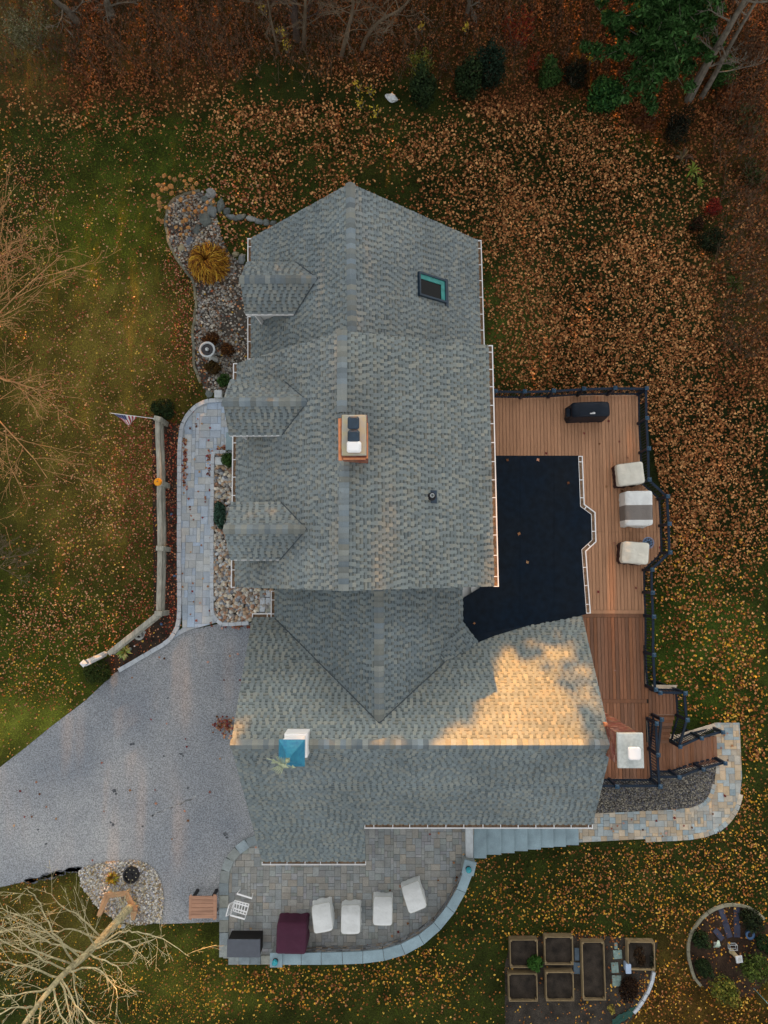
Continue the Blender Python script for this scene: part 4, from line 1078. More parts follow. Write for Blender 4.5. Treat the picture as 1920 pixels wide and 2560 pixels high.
van.add([o + d * .36, o + d * .24 + sd * .05, o + d * .24 - sd * .05, o + d * .24 + Vector((0, 0, .03)), o + d * .24 - Vector((0, 0, .03))], [(0, 1, 3), (0, 3, 2), (0, 2, 4), (0, 4, 1), (1, 4, 2, 3)])
# spread-winged bird: body, head, tail, two wings built of feathers
bz = Vector((0, 0, .10))
van.tube([o - d * .16 + bz, o - d * .05 + bz * 1.3, o + d * .06 + bz * 1.7, o + d * .14 + bz * 2.0, o + d * .19 + bz * 1.9], [.012, .045, .05, .028, .006], 7)
for s_ in (-1, 1):
    for k in range(6):
        t = k / 5; root = o + bz * 1.5 + d * (.05 - .12 * t) + sd * s_ * .03
        tip = root + sd * s_ * (.20 - .04 * t) - d * (.02 + .17 * t) + Vector((0, 0, .10 - .06 * t))
        van.tube([root, root.lerp(tip, .6), tip], [.010, .014, .004], 5)
for k in (-1, 0, 1): van.tube([o - d * .14 + bz, o - d * .30 + bz * .8 + sd * k * .05], [.012, .018], 5)
van.build('weather_vane', m_vane, cup)
# ================================================================== DECK
ZD = 0.9
deck = thing('deck', 'brown board deck with black railing wrapping the right side of the house', 'deck', P(1560, 1400, 0))
def cap(a, b, z): return P(a, b, z)
cpx = [(1240, 976), (1313, 977), (1386, 975), (1462, 970), (1540, 968), (1619, 969), (1620, 1044), (1624, 1120), (1626, 1198), (1672, 1240), (1676, 1309), (1678, 1381), (1633, 1424), (1634, 1482), (1637, 1542), (1637, 1638), (1642, 1725)]
posts = [P(a, b, ZD + 1.12) for a, b in cpx]
plat = [P(a, b, ZD + 1.12) for a, b in [(1653, 1733), (1716, 1734), (1721, 1801)]]
low = [P(a, b, ZD + 1.12) for a, b in [(1657, 1800), (1644, 1810), (1648, 1889), (1653, 1968), (1545, 1968)]]
xl = 6.05
ysplit = P(1466, 1527, ZD).y
dpoly = [Vector((2.7, posts[0].y + .02, ZD))] + [Vector((p.x, p.y, ZD)) for p in posts[5:6]] + [Vector((p.x, p.y, ZD)) for p in (posts[8], posts[9], posts[11], posts[12], posts[16], plat[0], plat[1], plat[2])]
dpoly += [Vector((low[0].x, plat[2].y, ZD)), Vector((low[1].x, low[1].y, ZD)), Vector((low[3].x, low[3].y, ZD)), Vector((xl, low[4].y, ZD)), Vector((xl, ysplit, ZD))]
dpoly += [Vector((p.x, p.y, ZD)) for p in fin[1:7]] + [Vector((2.7, fin[6].y, ZD))]
def spans(x, poly, axis=0):
    ys_ = []
    n = len(poly)
    for i in range(n):
        a, b = poly[i], poly[(i + 1) % n]
        if (a[axis] > x) != (b[axis] > x): ys_.append(a[1 - axis] + (b[1 - axis] - a[1 - axis]) * (x - a[axis]) / (b[axis] - a[axis]))
    ys_.sort(); return list(zip(ys_[::2], ys_[1::2]))
bw = 0.1375
yA = P(1500, 1525, ZD).y; yB = P(1500, 1544, ZD).y; yC = P(1560, 1748, ZD).y; yD = P(1560, 1758, ZD).y
xplat = P(1617, 1740, ZD).x
rrd = random.Random(2); bcache = {}
def board(x0, x1, y0, y1, mt):
    w_, L = x1 - x0 - .012, y1 - y0 - .006
    if w_ < .02 or L < .05: return
    mb = MB(); mb.cbox((0, 0, 0), w_, L, .03, .004)
    link('board', mb.mesh('board', mt), deck, loc=((x0 + x1) / 2, (y0 + y1) / 2, ZD - .03 + rrd.uniform(-.0012, .0012)))
nb = 0; x = 2.7; k = 0
xmax = max(p.x for p in dpoly)
while x < xmax:
    for (y0, y1) in spans(min(x + bw / 2, xmax - .01), dpoly):
        segs = []
        cuts = sorted([y1, y0] + [c for c in (yA, yB) if y0 < c < y1] + ([c for c in (yC, yD) if y0 < c < y1] if x + bw / 2 < xplat else []))
        for a, b in zip(cuts[:-1], cuts[1:]):
            mid = (a + b) / 2
            if abs(mid - (yA + yB) / 2) < .02 or (x + bw / 2 < xplat and abs(mid - (yC + yD) / 2) < .02): continue
            mt = m_deckA if mid > yA else m_deckB
            js = [P(1500, yy, ZD).y for yy in ((1180, 1330) if k % 2 else (1330,))] if mid > yA and k % 4 != 3 and x > 8.0 else []
            cc = sorted([a, b] + [j for j in js if a + .4 < j < b - .4])
            for c0, c1 in zip(cc[:-1], cc[1:]): board(x, x + bw, c0, c1, mt); nb += 1
    x += bw; k += 1
for j in range(2):
    hw_ = (yA - yB) / 2
    for a, b in spans((yA + yB) / 2, dpoly, 1)[-1:]:
        mb = MB(); mb.cbox((0, 0, 0), b - a - .01, hw_ - .006, .03, .004)
        link('board', mb.mesh('board', m_deckA if j else m_deckB), deck, loc=((a + b) / 2, yB + hw_ * (j + .5), ZD - .03)); nb += 1
a_, b_ = spans((yC + yD) / 2, dpoly, 1)[-1]
mb = MB(); mb.cbox((0, 0, 0), xplat - a_ - .01, yC - yD - .006, .03, .004); link('board', mb.mesh('board', m_deckB), deck, loc=((a_ + xplat) / 2, (yC + yD) / 2, ZD - .03))
print('boards', nb)
m_fascia = mat('pale_fascia', (0.50, 0.42, 0.33), 0.7, 0.12, 3)
mb = MB(); mb.prism(ccw([Vector((p.x, p.y, ZD - .034)) for p in dpoly]), .05); mb.build('joist_layer', m_under, deck)
mb = MB()
for p, q in zip(dpoly[:14], dpoly[1:14]):
    mb.beam((p.x, p.y, ZD - .16), (q.x, q.y, ZD - .16), .028, .25)
tag(mb.build('fascia', m_fascia, deck), kind='stuff')
cap_me = None
def post(top, zf, under=True):
    """black square post with a pyramid cap; top.z is the tip of the cap"""
    zb = float(gz(top.x, top.y)) - .2 if under else zf
    mb = MB(); mb.box((top.x, top.y, zb), .105, .105, top.z - .09 - zb); p = mb.build('post', m_rail, deck)
    mb = MB(); c = (top.x, top.y, top.z)
    V = [(c[0] + sx_ * .078, c[1] + sy_ * .078, c[2] + dz) for dz in (-.10, -.065) for sx_, sy_ in ((-1, -1), (1, -1), (1, 1), (-1, 1))] + [c]
    mb.add(V, [(0, 1, 5, 4), (1, 2, 6, 5), (2, 3, 7, 6), (3, 0, 4, 7), (4, 5, 8), (5, 6, 8), (6, 7, 8), (7, 4, 8), (3, 2, 1, 0)]); mb.build('post_cap', m_railcap, p)
def railing(a, b, fa, fb):
    """rails and balusters from post a to post b; fa, fb: floor heights"""
    d = Vector((b.x - a.x, b.y - a.y, 0)); L = d.length; d.normalize()
    p0 = Vector((a.x, a.y, 0)) + d * .05; p1 = Vector((b.x, b.y, 0)) - d * .05
    mb = MB()
    mb.beam((p0.x, p0.y, fa + .93), (p1.x, p1.y, fb + .93), .088, .06)
    o = mb.build('top_rail', m_rail, deck)
    mb = MB(); mb.beam((p0.x, p0.y, fa + .13), (p1.x, p1.y, fb + .13), .06, .06); mb.build('bottom_rail', m_rail, deck)
    bl = MB(); n = max(2, int(L / .118))
    for i in range(1, n):
        t = i / n; c = p0.lerp(p1, t); z0 = fa + (fb - fa) * t
        bl.box((c.x, c.y, z0 + .15), .022, .022, .76, math.atan2(d.y, d.x))
    tag(bl.build('baluster', m_rail, o), kind='stuff')
for p in posts: post(p, ZD)
for p, q in zip(posts[:-1], posts[1:]): railing(p, q, ZD, ZD)
for p in plat: post(p, ZD)
railing(plat[0], plat[1], ZD, ZD); railing(plat[1], plat[2], ZD, ZD)
for p in low: post(p, ZD)
railing(low[1], low[2], ZD, ZD); railing(low[2], low[3], ZD, ZD); railing(low[3], low[4], ZD, ZD)
edge_ = Vector((low[4].x - 1.1, low[4].y, low[4].z)); railing(edge_, low[4], ZD, ZD)
# ---- stairs
ZL_ = -0.05
sxl, sxr = low[1].x + .08, plat[2].x - .02
ty0, ty1 = P(1680, 1786, ZD).y, P(1665, 1856, ZL_).y
n = 6
for i in range(1, n):
    z = ZD - (ZD - ZL_) * i / n; y0 = ty0 - (ty0 - ty1) * (i - 1) / (n - 1); y1 = ty0 - (ty0 - ty1) * i / (n - 1)
    for h in range(2):
        ya = y0 - (y0 - y1) * h / 2; yb = y0 - (y0 - y1) * (h + 1) / 2
        mb = MB(); mb.cbox(((sxl + sxr) / 2, (ya + yb) / 2, z - .03), sxr - sxl, ya - yb - .006, .03, .004); mb.build('stair_tread', m_deckB, deck)
    mb = MB(); mb.box(((sxl + sxr) / 2, y0 + .012, z - .02), sxr - sxl, .02, (ZD - ZL_) / n - .012); mb.build('riser', m_under, deck)
lx1 = P(1690, 1890, ZL_).x; ly0, ly1 = ty1 + .0, P(1665, 1926, ZL_).y
x = sxl
while x < lx1 - .02:
    w_ = min(bw, lx1 - x)
    mb = MB(); mb.cbox((x + w_ / 2, (ly0 + ly1) / 2, ZL_ - .03), w_ - .007, ly0 - ly1, .03, .004); mb.build('landing_board', m_deckB, deck); x += bw
ex = P(1788, 1860, GR).x; n = 8
for i in range(1, n):
    z = ZL_ - (ZL_ - GR) * i / n; x0 = lx1 + (ex - lx1) * (i - 1) / (n - 1); x1 = lx1 + (ex - lx1) * i / (n - 1)
    for h in range(2):
        xa = x0 + (x1 - x0) * h / 2; xb = x0 + (x1 - x0) * (h + 1) / 2
        mb = MB(); mb.cbox(((xa + xb) / 2, (ly0 + ly1) / 2, z - .03), xb - xa - .006, ly0 - ly1 - .02, .03, .004); mb.build('stair_tread', m_deckB, deck)
    mb = MB(); mb.box((x0 - .012, (ly0 + ly1) / 2, z - .02), .02, ly0 - ly1 - .02, (ZL_ - GR) / n - .012); mb.build('riser', m_under, deck)
mb = MB()
for yy, sg in ((ly0 + .0, 1), (ly1, -1)):
    mb.add([(lx1 - .9, yy + sg * .0, ZL_ - .04), (lx1, yy, ZL_ - .04), (ex, yy, GR + .05), (ex, yy, GR - .1), (lx1 - .1, yy, GR - .1), (lx1 - .9, yy, GR - .1)] + [(q[0], yy + sg * .035, q[2]) for q in [(lx1 - .9, 0, ZL_ - .02), (lx1, 0, ZL_ - .02), (ex, 0, GR + .1), (ex, 0, GR - .1), (lx1 - .1, 0, GR - .1), (lx1 - .9, 0, GR - .1)]],
           [(0, 1, 2, 3, 4, 5), (11, 10, 9, 8, 7, 6)] + [(i, 6 + i, 6 + (i + 1) % 6, (i + 1) % 6) for i in range(6)])
tag(mb.build('stringer', m_fascia, deck), kind='stuff')
for z0_, z1_, q_ in ((-.30, -1.28, [(1690, 1838), (1785, 1809), (1791, 1818), (1699, 1858)]), (.74, .74, [(1630, 1712), (1693, 1713), (1690, 1721), (1634, 1721)])):
    zz_ = (z0_, z1_, z1_, z0_); mb = MB(); mb.prism(ccw([P(a, b, z) for (a, b), z in zip(q_, zz_)]), .05); mb.build('skirt_board', m_fascia, deck)
stp = [(P(1703, 1868, ZL_ + 1.1), ZL_), (P(1757, 1847, .42), (ZL_ + GR) / 2 - .02), (P(1810, 1832, GR + 1.12), GR)]
stq = [(P(1701, 1945, ZL_ + 1.1), ZL_), (P(1761, 1925, .42), (ZL_ + GR) / 2 - .02), (P(1816, 1910, GR + 1.12), GR)]
for s_ in (stp, stq):
    for p, f_ in s_: post(p, f_)
    for (p, f0), (q, f1) in zip(s_[:-1], s_[1:]): railing(p, q, f0, f1)
railing(plat[2], stp[0][0], ZD, ZL_)
p4 = P(1649, 1888, ZL_ + 1.1); railing(low[0], p4, ZD, ZL_)
railing(Vector((low[3].x, stq[0][0].y, 0)), stq[0][0], ZL_, ZL_)

# ---- things on the deck
def cover(name, label, cat, cpx_, z0, w_, d_, rot, hf, mt, group=None, zc=0.6, r=.10, wob=.02, band=None, hem=None, seed=0, parts=()):
    """loose fabric cover over furniture: rounded plan, top height hf(u, v) with u, v in -1..1"""
    c = P(cpx_[0], cpx_[1], z0 + zc); c = Vector((c.x, c.y, z0))
    t = thing(name, label, cat, c, group, rz=rot)
    n = 10; ring = rrect(w_, d_, r, n); m_ = len(ring)
    dense = []
    for i in range(m_):
        a, b = ring[i], ring[(i + 1) % m_]; L = math.hypot(b[0] - a[0], b[1] - a[1]); k = max(1, int(L / .07))
        for j in range(k): dense.append((a[0] + (b[0] - a[0]) * j / k, a[1] + (b[1] - a[1]) * j / k))
    m_ = len(dense); V = []; lev = []
    def hh(x, y): return hf(max(-1, min(1, 2 * x / w_)), max(-1, min(1, 2 * y / d_)))
    for (s_, tz, wv) in ((1.035, 0.0, 1.6), (1.02, .25, 1.0), (1.0, .55, .6), (.99, .85, .4), (.985, .955, .2), (.955, 1.0, 0.1), (.80, 1.0, .35), (.62, 1.0, .45), (.42, 1.0, .5), (.2, 1.0, .4)):
        for x, y in dense:
            an = math.atan2(y, x); f_ = noise.noise(Vector((math.cos(an) * 3.5, math.sin(an) * 3.5, tz * 1.2 + seed * 5))) + .5 * noise.noise(Vector((math.cos(an) * 9, math.sin(an) * 9, tz + seed)))
            k = s_ + wob * 2.2 * wv * f_ * (1 if tz < 1 else 0)
            X_, Y_ = x * k, y * k; z = hh(X_, Y_)
            if tz >= 1: z += wob * 1.1 * (noise.noise(Vector((X_ * 4, Y_ * 4, seed * 3))) + .7 * noise.noise(Vector((X_ * 2 + Y_ * 9, Y_ * 2, seed)))) * wv * 2 - (0.0 if s_ < .9 else .012)
            V.append((X_, Y_, .02 + (z - .02) * tz))
    nl = 10
    f = [(l * m_ + i, l * m_ + (i + 1) % m_, (l + 1) * m_ + (i + 1) % m_, (l + 1) * m_ + i) for l in range(nl - 1) for i in range(m_)]
    V.append((0, 0, hh(0, 0))); f += [((nl - 1) * m_ + i, (nl - 1) * m_ + (i + 1) % m_, len(V) - 1) for i in range(m_)]
    def sub(nm, keep, mt_):
        fs = [q for q in f if keep(sum(V[i][0] for i in q) / len(q), sum(V[i][1] for i in q) / len(q), max(V[i][2] for i in q))]
        if not fs: return
        used = sorted({i for q in fs for i in q}); mp = {i: j for j, i in enumerate(used)}
        mb = MB(); mb.add([V[i] for i in used], [tuple(mp[i] for i in q) for q in fs]); mb.build(nm, mt_, t, local=True, smooth=True)
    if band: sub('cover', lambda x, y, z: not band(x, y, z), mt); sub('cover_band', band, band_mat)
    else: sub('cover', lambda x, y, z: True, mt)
    if mt in (m_pale, m_cream):
        mb = MB(); ri = 4 * m_; mb.tube([Vector(V[ri + i % m_]) + Vector((0, 0, .008)) for i in range(m_ + 1)], .009, 4, cap=False); mb.build('seam', m_seam, t, local=True)
    return t
band_mat = m_brownf
def slope(h0, h1, axis=1, back=-1):          # low at the front, rising to the back of the chair
    return lambda u, v: h0 + (h1 - h0) * (.5 + .5 * (u if axis == 0 else v) * back)
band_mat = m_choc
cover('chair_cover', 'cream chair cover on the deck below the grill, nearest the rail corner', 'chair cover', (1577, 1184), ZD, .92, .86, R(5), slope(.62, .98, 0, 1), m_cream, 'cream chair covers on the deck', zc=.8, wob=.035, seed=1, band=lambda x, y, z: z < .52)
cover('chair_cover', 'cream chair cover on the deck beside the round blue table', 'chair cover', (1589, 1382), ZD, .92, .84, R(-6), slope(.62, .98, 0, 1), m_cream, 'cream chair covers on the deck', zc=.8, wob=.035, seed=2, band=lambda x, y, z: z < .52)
m_sofa = m_pale.copy(); m_sofa.name = 'banded_fabric'
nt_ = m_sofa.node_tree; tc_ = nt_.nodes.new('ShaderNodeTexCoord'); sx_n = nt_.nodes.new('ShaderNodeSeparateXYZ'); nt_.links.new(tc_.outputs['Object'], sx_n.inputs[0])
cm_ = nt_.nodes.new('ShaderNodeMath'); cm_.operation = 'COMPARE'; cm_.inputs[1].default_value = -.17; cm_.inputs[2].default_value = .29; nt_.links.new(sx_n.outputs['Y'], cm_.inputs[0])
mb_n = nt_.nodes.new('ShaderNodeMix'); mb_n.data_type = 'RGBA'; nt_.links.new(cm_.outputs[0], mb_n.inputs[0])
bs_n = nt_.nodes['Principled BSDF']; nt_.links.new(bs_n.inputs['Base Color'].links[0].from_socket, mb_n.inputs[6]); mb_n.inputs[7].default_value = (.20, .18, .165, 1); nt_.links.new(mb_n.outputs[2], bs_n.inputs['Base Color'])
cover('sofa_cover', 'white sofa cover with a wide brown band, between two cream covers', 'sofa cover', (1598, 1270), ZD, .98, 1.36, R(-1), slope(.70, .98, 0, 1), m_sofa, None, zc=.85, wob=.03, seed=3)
gcv = cover('grill_cover', 'black covered grill near the top rail of the deck', 'grill', (1479, 1022), ZD, 1.50, .60, R(1.5), lambda u, v: 1.12 - .10 * max(0, abs(u) - .55) / .45 - .05 * v * v, m_grill, None, zc=1.1, wob=.02, seed=4)
mb = MB(); mb.cbox((-.80, -.03, .55), .20, .34, .22, .04); mb.build('side_shelf_cover', m_grill, gcv, local=True)
mb = MB(); mb.cbox((.03, -.16, 1.098), .20, .085, .006, .001); lab = mb.build('badge', m_white, gcv, local=True)
def text_mesh(name, body, size, mt, parent, loc, rz=0.0):
    cu = bpy.data.curves.new(name, 'FONT'); cu.body = body; cu.size = size; cu.align_x = 'CENTER'; cu.align_y = 'CENTER'; cu.extrude = .0015
    o = bpy.data.objects.new(name, cu); COL.objects.link(o)
    dg = bpy.context.evaluated_depsgraph_get(); me = bpy.data.meshes.new_from_object(o.evaluated_get(dg)); bpy.data.objects.remove(o)
    me.materials.clear(); me.materials.append(mt)
    q = bpy.data.objects.new(name, me); COL.objects.link(q); q.parent = parent; q.location = loc; q.rotation_euler = (0, 0, rz); return q
text_mesh('badge_lettering', 'weber', .075, m_print, lab, (.03, -.16, 1.106))
# round side table with a lattice top
c = P(1621, 1357, ZD + .5); c.z = ZD
tb = thing('side_table', 'round blue metal side table with lattice top behind a cream cover', 'table', c)
mb = MB()
mb.tube([(math.cos(t) * .215, math.sin(t) * .215, .5) for t in np.linspace(0, 2 * math.pi, 25)], .014, 5)
for k in range(8):
    a = k * math.pi / 4; mb.tube([(math.cos(a + t) * .215 * s_, math.sin(a + t) * .215 * s_, .5) for t, s_ in ((-.7, 1), (-.3, .55), (0, .42), (.3, .55), (.7, 1))], .008, 4)
mb.tube([(math.cos(t) * .10, math.sin(t) * .10, .5) for t in np.linspace(0, 2 * math.pi, 17)], .009, 4)
tag(mb.build('lattice_top', mat('blue_enamel', (.16, .25, .42), .5, .15, 6), tb, local=True), kind=None)
mb = MB(); mb.lathe((0, 0, .47), [(.19, 0), (.19, .012)], 20); mb.build('tray', m_navy, tb, local=True)
for k in range(3):
    a = k * 2.094 + .4; mb = MB(); mb.tube([(math.cos(a) * .19, math.sin(a) * .19, 0), (math.cos(a) * .10, math.sin(a) * .10, .28), (math.cos(a) * .18, math.sin(a) * .18, .47)], .012, 5); mb.build('leg', m_navy, tb, local=True)
# ================================================================== THINGS ON THE PATIO
for i, (a, b, rot, lab) in enumerate([(806, 2293, 11, 'white chair cover on the patio beside the maroon cover, tilted left'), (841, 2297, 1, 'white chair cover, second from the maroon cover, standing square'),
                                     (957, 2276, -1, 'white chair cover, third from the maroon cover, near the wall bend'), (1035, 2241, 21, 'white chair cover farthest from the maroon cover, turned to the wall')]):
    if i == 1: a = 877
    cover('chair_cover', lab, 'chair cover', (a, b), .05, .74, .84, R(rot), lambda u, v: (.62 + .34 * (.5 - .5 * v)) * (1 - .05 * u * u) - .20 * max(0, v - .50) / .50, m_cream if i % 2 == 2 else m_pale, 'white covered chairs on the patio', zc=.62, wob=.03, seed=10 + i, r=.09)
cover('furniture_cover', 'maroon furniture cover at the left end of the patio wall', 'furniture cover', (730, 2340), .05, 1.14, 1.08, R(-1), lambda u, v: .88 + .06 * (.5 - .5 * v) - .10 * max(0, v - .7) / .3, m_maroon, zc=.66, wob=.025, seed=21)
# storage box
a, b = P(568, 2349, .80), P(650, 2394, .80)
bx = thing('storage_box', 'dark grey resin storage box in the lower left patio corner', 'storage box', ((a.x + b.x) / 2, (a.y + b.y) / 2, .05))
mb = MB(); mb.cbox((0, 0, 0), (b.x - a.x) * .96, (a.y - b.y) * .94, .70, .01); mb.build('body', m_boxside, bx, local=True)
mb = MB(); mb.cbox((0, 0, .702), (b.x - a.x), (a.y - b.y), .048, .012); mb.build('lid', m_boxtop, bx, local=True)
# cedar table on the driveway
a, b = P(473, 2237, .68), P(541, 2300, .68); w_, d_ = b.x - a.x, a.y - b.y
tb = thing('slatted_table', 'square wooden slatted table on black legs at the driveway edge', 'table', ((a.x + b.x) / 2, (a.y + b.y) / 2, 0.012), rz=R(0.5))
ns = 6; fr = .115
for i in range(ns):
    h = (d_ - .10) / ns; mb = MB(); mb.cbox((-.02, -d_ / 2 + .05 + h * (i + .5), .62), w_ - 2 * fr, h - .008, .045, .004); mb.build('slat', m_cedar, tb, local=True)
for s_ in (-1, 1):
    ch = .05; x0, x1 = s_ * w_ / 2, s_ * (w_ / 2 - fr)
    pts = [(x1 - (.02 if s_ < 0 else .02), -d_ / 2, .668), (x0 - s_ * ch, -d_ / 2, .668), (x0, -d_ / 2 + ch, .668), (x0, d_ / 2 - ch, .668), (x0 - s_ * ch, d_ / 2, .668), (x1 - .02, d_ / 2, .668)]
    mb = MB(); mb.prism(ccw([Vector(p) for p in pts]), .05); mb.build('end_board', m_cedar, tb, local=True)
for s_, q in ((-1, -1), (-1, 1), (1, -1), (1, 1)):
    mb = MB(); mb.box((s_ * (w_ / 2 - .16), q * (d_ / 2 - .10), 0), .10, .10, .612); mb.build('leg', m_black, tb, local=True)
# white garden chair with bars
def z7(x, y): return 520 + x / 8.295, 2200 + y / 8.295
def q7(x, y, z): a, b = z7(x, y); return P(a, b, z)
gc_ = thing('garden_chair', 'white slatted metal garden chair on the left of the patio', 'chair', q7(680, 560, .05))
s4 = [q7(555, 425, .43), q7(850, 500, .43), q7(790, 725, .43), q7(525, 640, .43)]
mb = MB()
for p, q in zip(s4, s4[1:] + s4[:1]): mb.tube([p, q], .022, 6)
mb.build('seat_frame', m_white, gc_)
mb = MB()
for t in (.18, .38, .58, .78): mb.beam(s4[0].lerp(s4[1], t), s4[3].lerp(s4[2], t), .035, .012)
for t in (.22, .74): mb.beam(s4[0].lerp(s4[3], t), s4[1].lerp(s4[2], t), .055, .014)
tag(mb.build('seat_slat', m_white, gc_), kind='stuff')
bk = [q7(545, 445, .45), q7(440, 505, .92), q7(372, 750, .92), q7(465, 710, .45)]
mb = MB()
for p, q in zip(bk, bk[1:] + bk[:1]): mb.tube([p, q], .02, 6)
mb.build('back_frame', m_white, gc_)
mb = MB()
for k in range(1, 7):
    t = k / 7; mb.beam(bk[0].lerp(bk[3], t), bk[1].lerp(bk[2], t), .028, .010)
tag(mb.build('back_bar', m_white, gc_), kind='stuff')
for arm in ([q7(600, 285, .64), q7(910, 380, .64)], [q7(460, 730, .64), q7(762, 812, .64)]):
    mb = MB(); mb.beam(arm[0], arm[1], .055, .022); mb.build('armrest', m_white, gc_)
    for p in arm:
        c = s4[0].lerp(s4[2], .5); ft = p.lerp(Vector((c.x, c.y, p.z)), .14); mb = MB(); mb.tube([(ft.x, ft.y, .052), p - Vector((0, 0, .012))], .016, 6); mb.build('leg', m_white, gc_)

# ================================================================== LEFT YARD
# timber rail fence
fn = thing('rail_fence', 'weathered timber rail fence running beside the front walk', 'fence', P(402, 1300, 0))
fp = [P(391, 1046, 1.0), P(395, 1207, 1.0), P(397, 1371, 1.0), P(393, 1534, 1.0), P(268, 1636, .86)]
for i, p in enumerate(fp[:4]):
    mb = MB(); mb.cbox((p.x + .04, p.y, -.1), .30, .19, 1.14, .03, R(-3 if i else -14)); mb.build('post', m_timber, fn)
for i, (p, q) in enumerate(zip(fp[:-1], fp[1:])):
    d = (q - p).normalized(); sd = Vector((-d.y, d.x, 0))
    for z in (.80, .42):
        n = 6; mb = MB(); pts = []
        for k in range(n + 1):
            t = k / n; c = p.lerp(q, .012 + .976 * t); pts.append(Vector((c.x + .0, c.y, z + .015 * nz(c.y, z, 1.5) - (.0 if i < 3 else .05 * t))) + sd * .02 * nz(c.y, c.x, .8))
        V = []; hw_, hh = .10, .07
        for c in pts: V += [c + sd * a + Vector((0, 0, b)) for a, b in ((-hw_, -hh), (hw_, -hh), (hw_, hh * .6), (hw_ * .75, hh), (-hw_ * .75, hh), (-hw_, hh * .6))]
        f = [(k * 6 + j, k * 6 + (j + 1) % 6, k * 6 + 6 + (j + 1) % 6, k * 6 + 6 + j) for k in range(n) for j in range(6)] + [(5, 4, 3, 2, 1, 0), tuple(n * 6 + j for j in range(6))]
        mb.add(V, f); mb.build('rail', m_timber, fn)
# lamp post
base = P(264, 1634, 0); topz = zfit(206, 1662, base); tp = P(206, 1662, topz)
print('lamp post height', topz)
lp = thing('lamp_post', 'white post lamp at the lower end of the rail fence', 'lamp post', base)
mb = MB(); V = []
up = tp - base
mb.beam(base - up * .02, base + up * .80, .155, .155, up=(0.3, 1, 0)); mb.build('post', m_white, lp)
mb = MB(); c = base + up * .80; mb.cbox((c.x, c.y, c.z - .01), .22, .22, .06, .015, R(25)); mb.build('post_cap', m_white, lp)
mb = MB(); mb.tube([base + up * .62 + Vector((.0, 0, 0)), base + up * .66 + Vector((.42, .16, 0))], .018, 6); mb.build('crossarm', m_white, lp)
mb = MB(); c = base + up * .80; mb.lathe((c.x, c.y, c.z + .05), [(.06, 0), (.10, .03), (.12, .26), (.09, .30)], 4); mb.build('lamp_glass', m_bluecer, lp)
mb = MB(); mb.lathe((c.x, c.y, c.z + .35), [(.15, 0), (.12, .05), (.02, .12), (.015, .17)], 4); mb.build('lamp_roof', m_white, lp)
# flag
A = P(279, 1033, 1.75); B = P(390, 1047, .98)
fl = thing('flag', 'American flag on a short pole fixed to the fence end post', 'flag', B)
mb = MB(); mb.tube([B + (B - A) * .02, A + (A - B) * .03], .014, 6); mb.build('pole', m_white, fl)
mb = MB(); mb.lathe(A + (A - B) * .03, [(.01, -.03), (.035, 0), (.01, .035)], 8); mb.build('finial', m_vane, fl)
h0, h1 = A.lerp(B, .03), A.lerp(B, .56); mb = MB(); nu, nv = 26, 40
f0, f1 = P(312, 1063, .72), P(332, 1058, .66)
def fpt(u, v):       # u along the pole from the tip, v along the fly
    a = h0.lerp(h1, u); b = f0.lerp(f1, u); p = a.lerp(b, v)
    s_ = math.sin(v * math.pi * .5)
    p = p + Vector((.035 * math.sin(u * 9 + v * 3) * s_ + .05 * v * (1 - u), .05 * math.sin(u * 7.5 + 1) * s_, .06 * math.sin(u * 11 + v * 2) * s_ - .05 * math.sin(v * 3.14)))
    return p
for i in range(nu):
    for j in range(nv):
        u, v = (i + .5) / nu, (j + .5) / nv
        if u < 7 / 13 and v < .42:
            col = (.02, .035, .16)
            if i % 3 == 1 and j % 3 == 1 and (i // 3 + j // 3) % 1 == 0: col = (.78, .78, .80)
        else: col = (.42, .02, .045) if int(u * 13) % 2 == 0 else (.78, .76, .76)
        mb.quad(fpt(i / nu, j / nv), fpt((i + 1) / nu, j / nv), fpt((i + 1) / nu, (j + 1) / nv), fpt(i / nu, (j + 1) / nv), col)
mb.build('flag_cloth', m_flag, fl, smooth=True)
# pumpkin on the second post
c = P(395, 1205, 1.1); c.z = 1.0
pk = thing('pumpkin', 'round orange pumpkin sitting on the second fence post', 'pumpkin', c)
mb = MB(); V = []; na, nr = 40, 9
for j in range(nr):
    ph = -math.pi / 2 + math.pi * (j + .5) / nr
    for k in range(na):
        an = 2 * math.pi * k / na; r_ = .155 * math.cos(ph) * (1 + .055 * abs(math.sin(an * 5)) * math.cos(ph))
        V.append((r_ * math.cos(an), r_ * math.sin(an), .115 + .115 * math.sin(ph) - (.02 if j == nr - 1 else 0)))
mb.add(V, [(j * na + k, j * na + (k + 1) % na, (j + 1) * na + (k + 1) % na, (j + 1) * na + k) for j in range(nr - 1) for k in range(na)] + [tuple(range(na - 1, -1, -1)), tuple((nr - 1) * na + k for k in range(na))])
mb.build('pumpkin_skin', m_pumpkin, pk, local=True, smooth=True)
mb = MB(); mb.tube([(0, 0, .20), (.005, .01, .24), (.02, .015, .265)], [.022, .016, .014], 6); mb.build('stem', m_bark, pk, local=True)
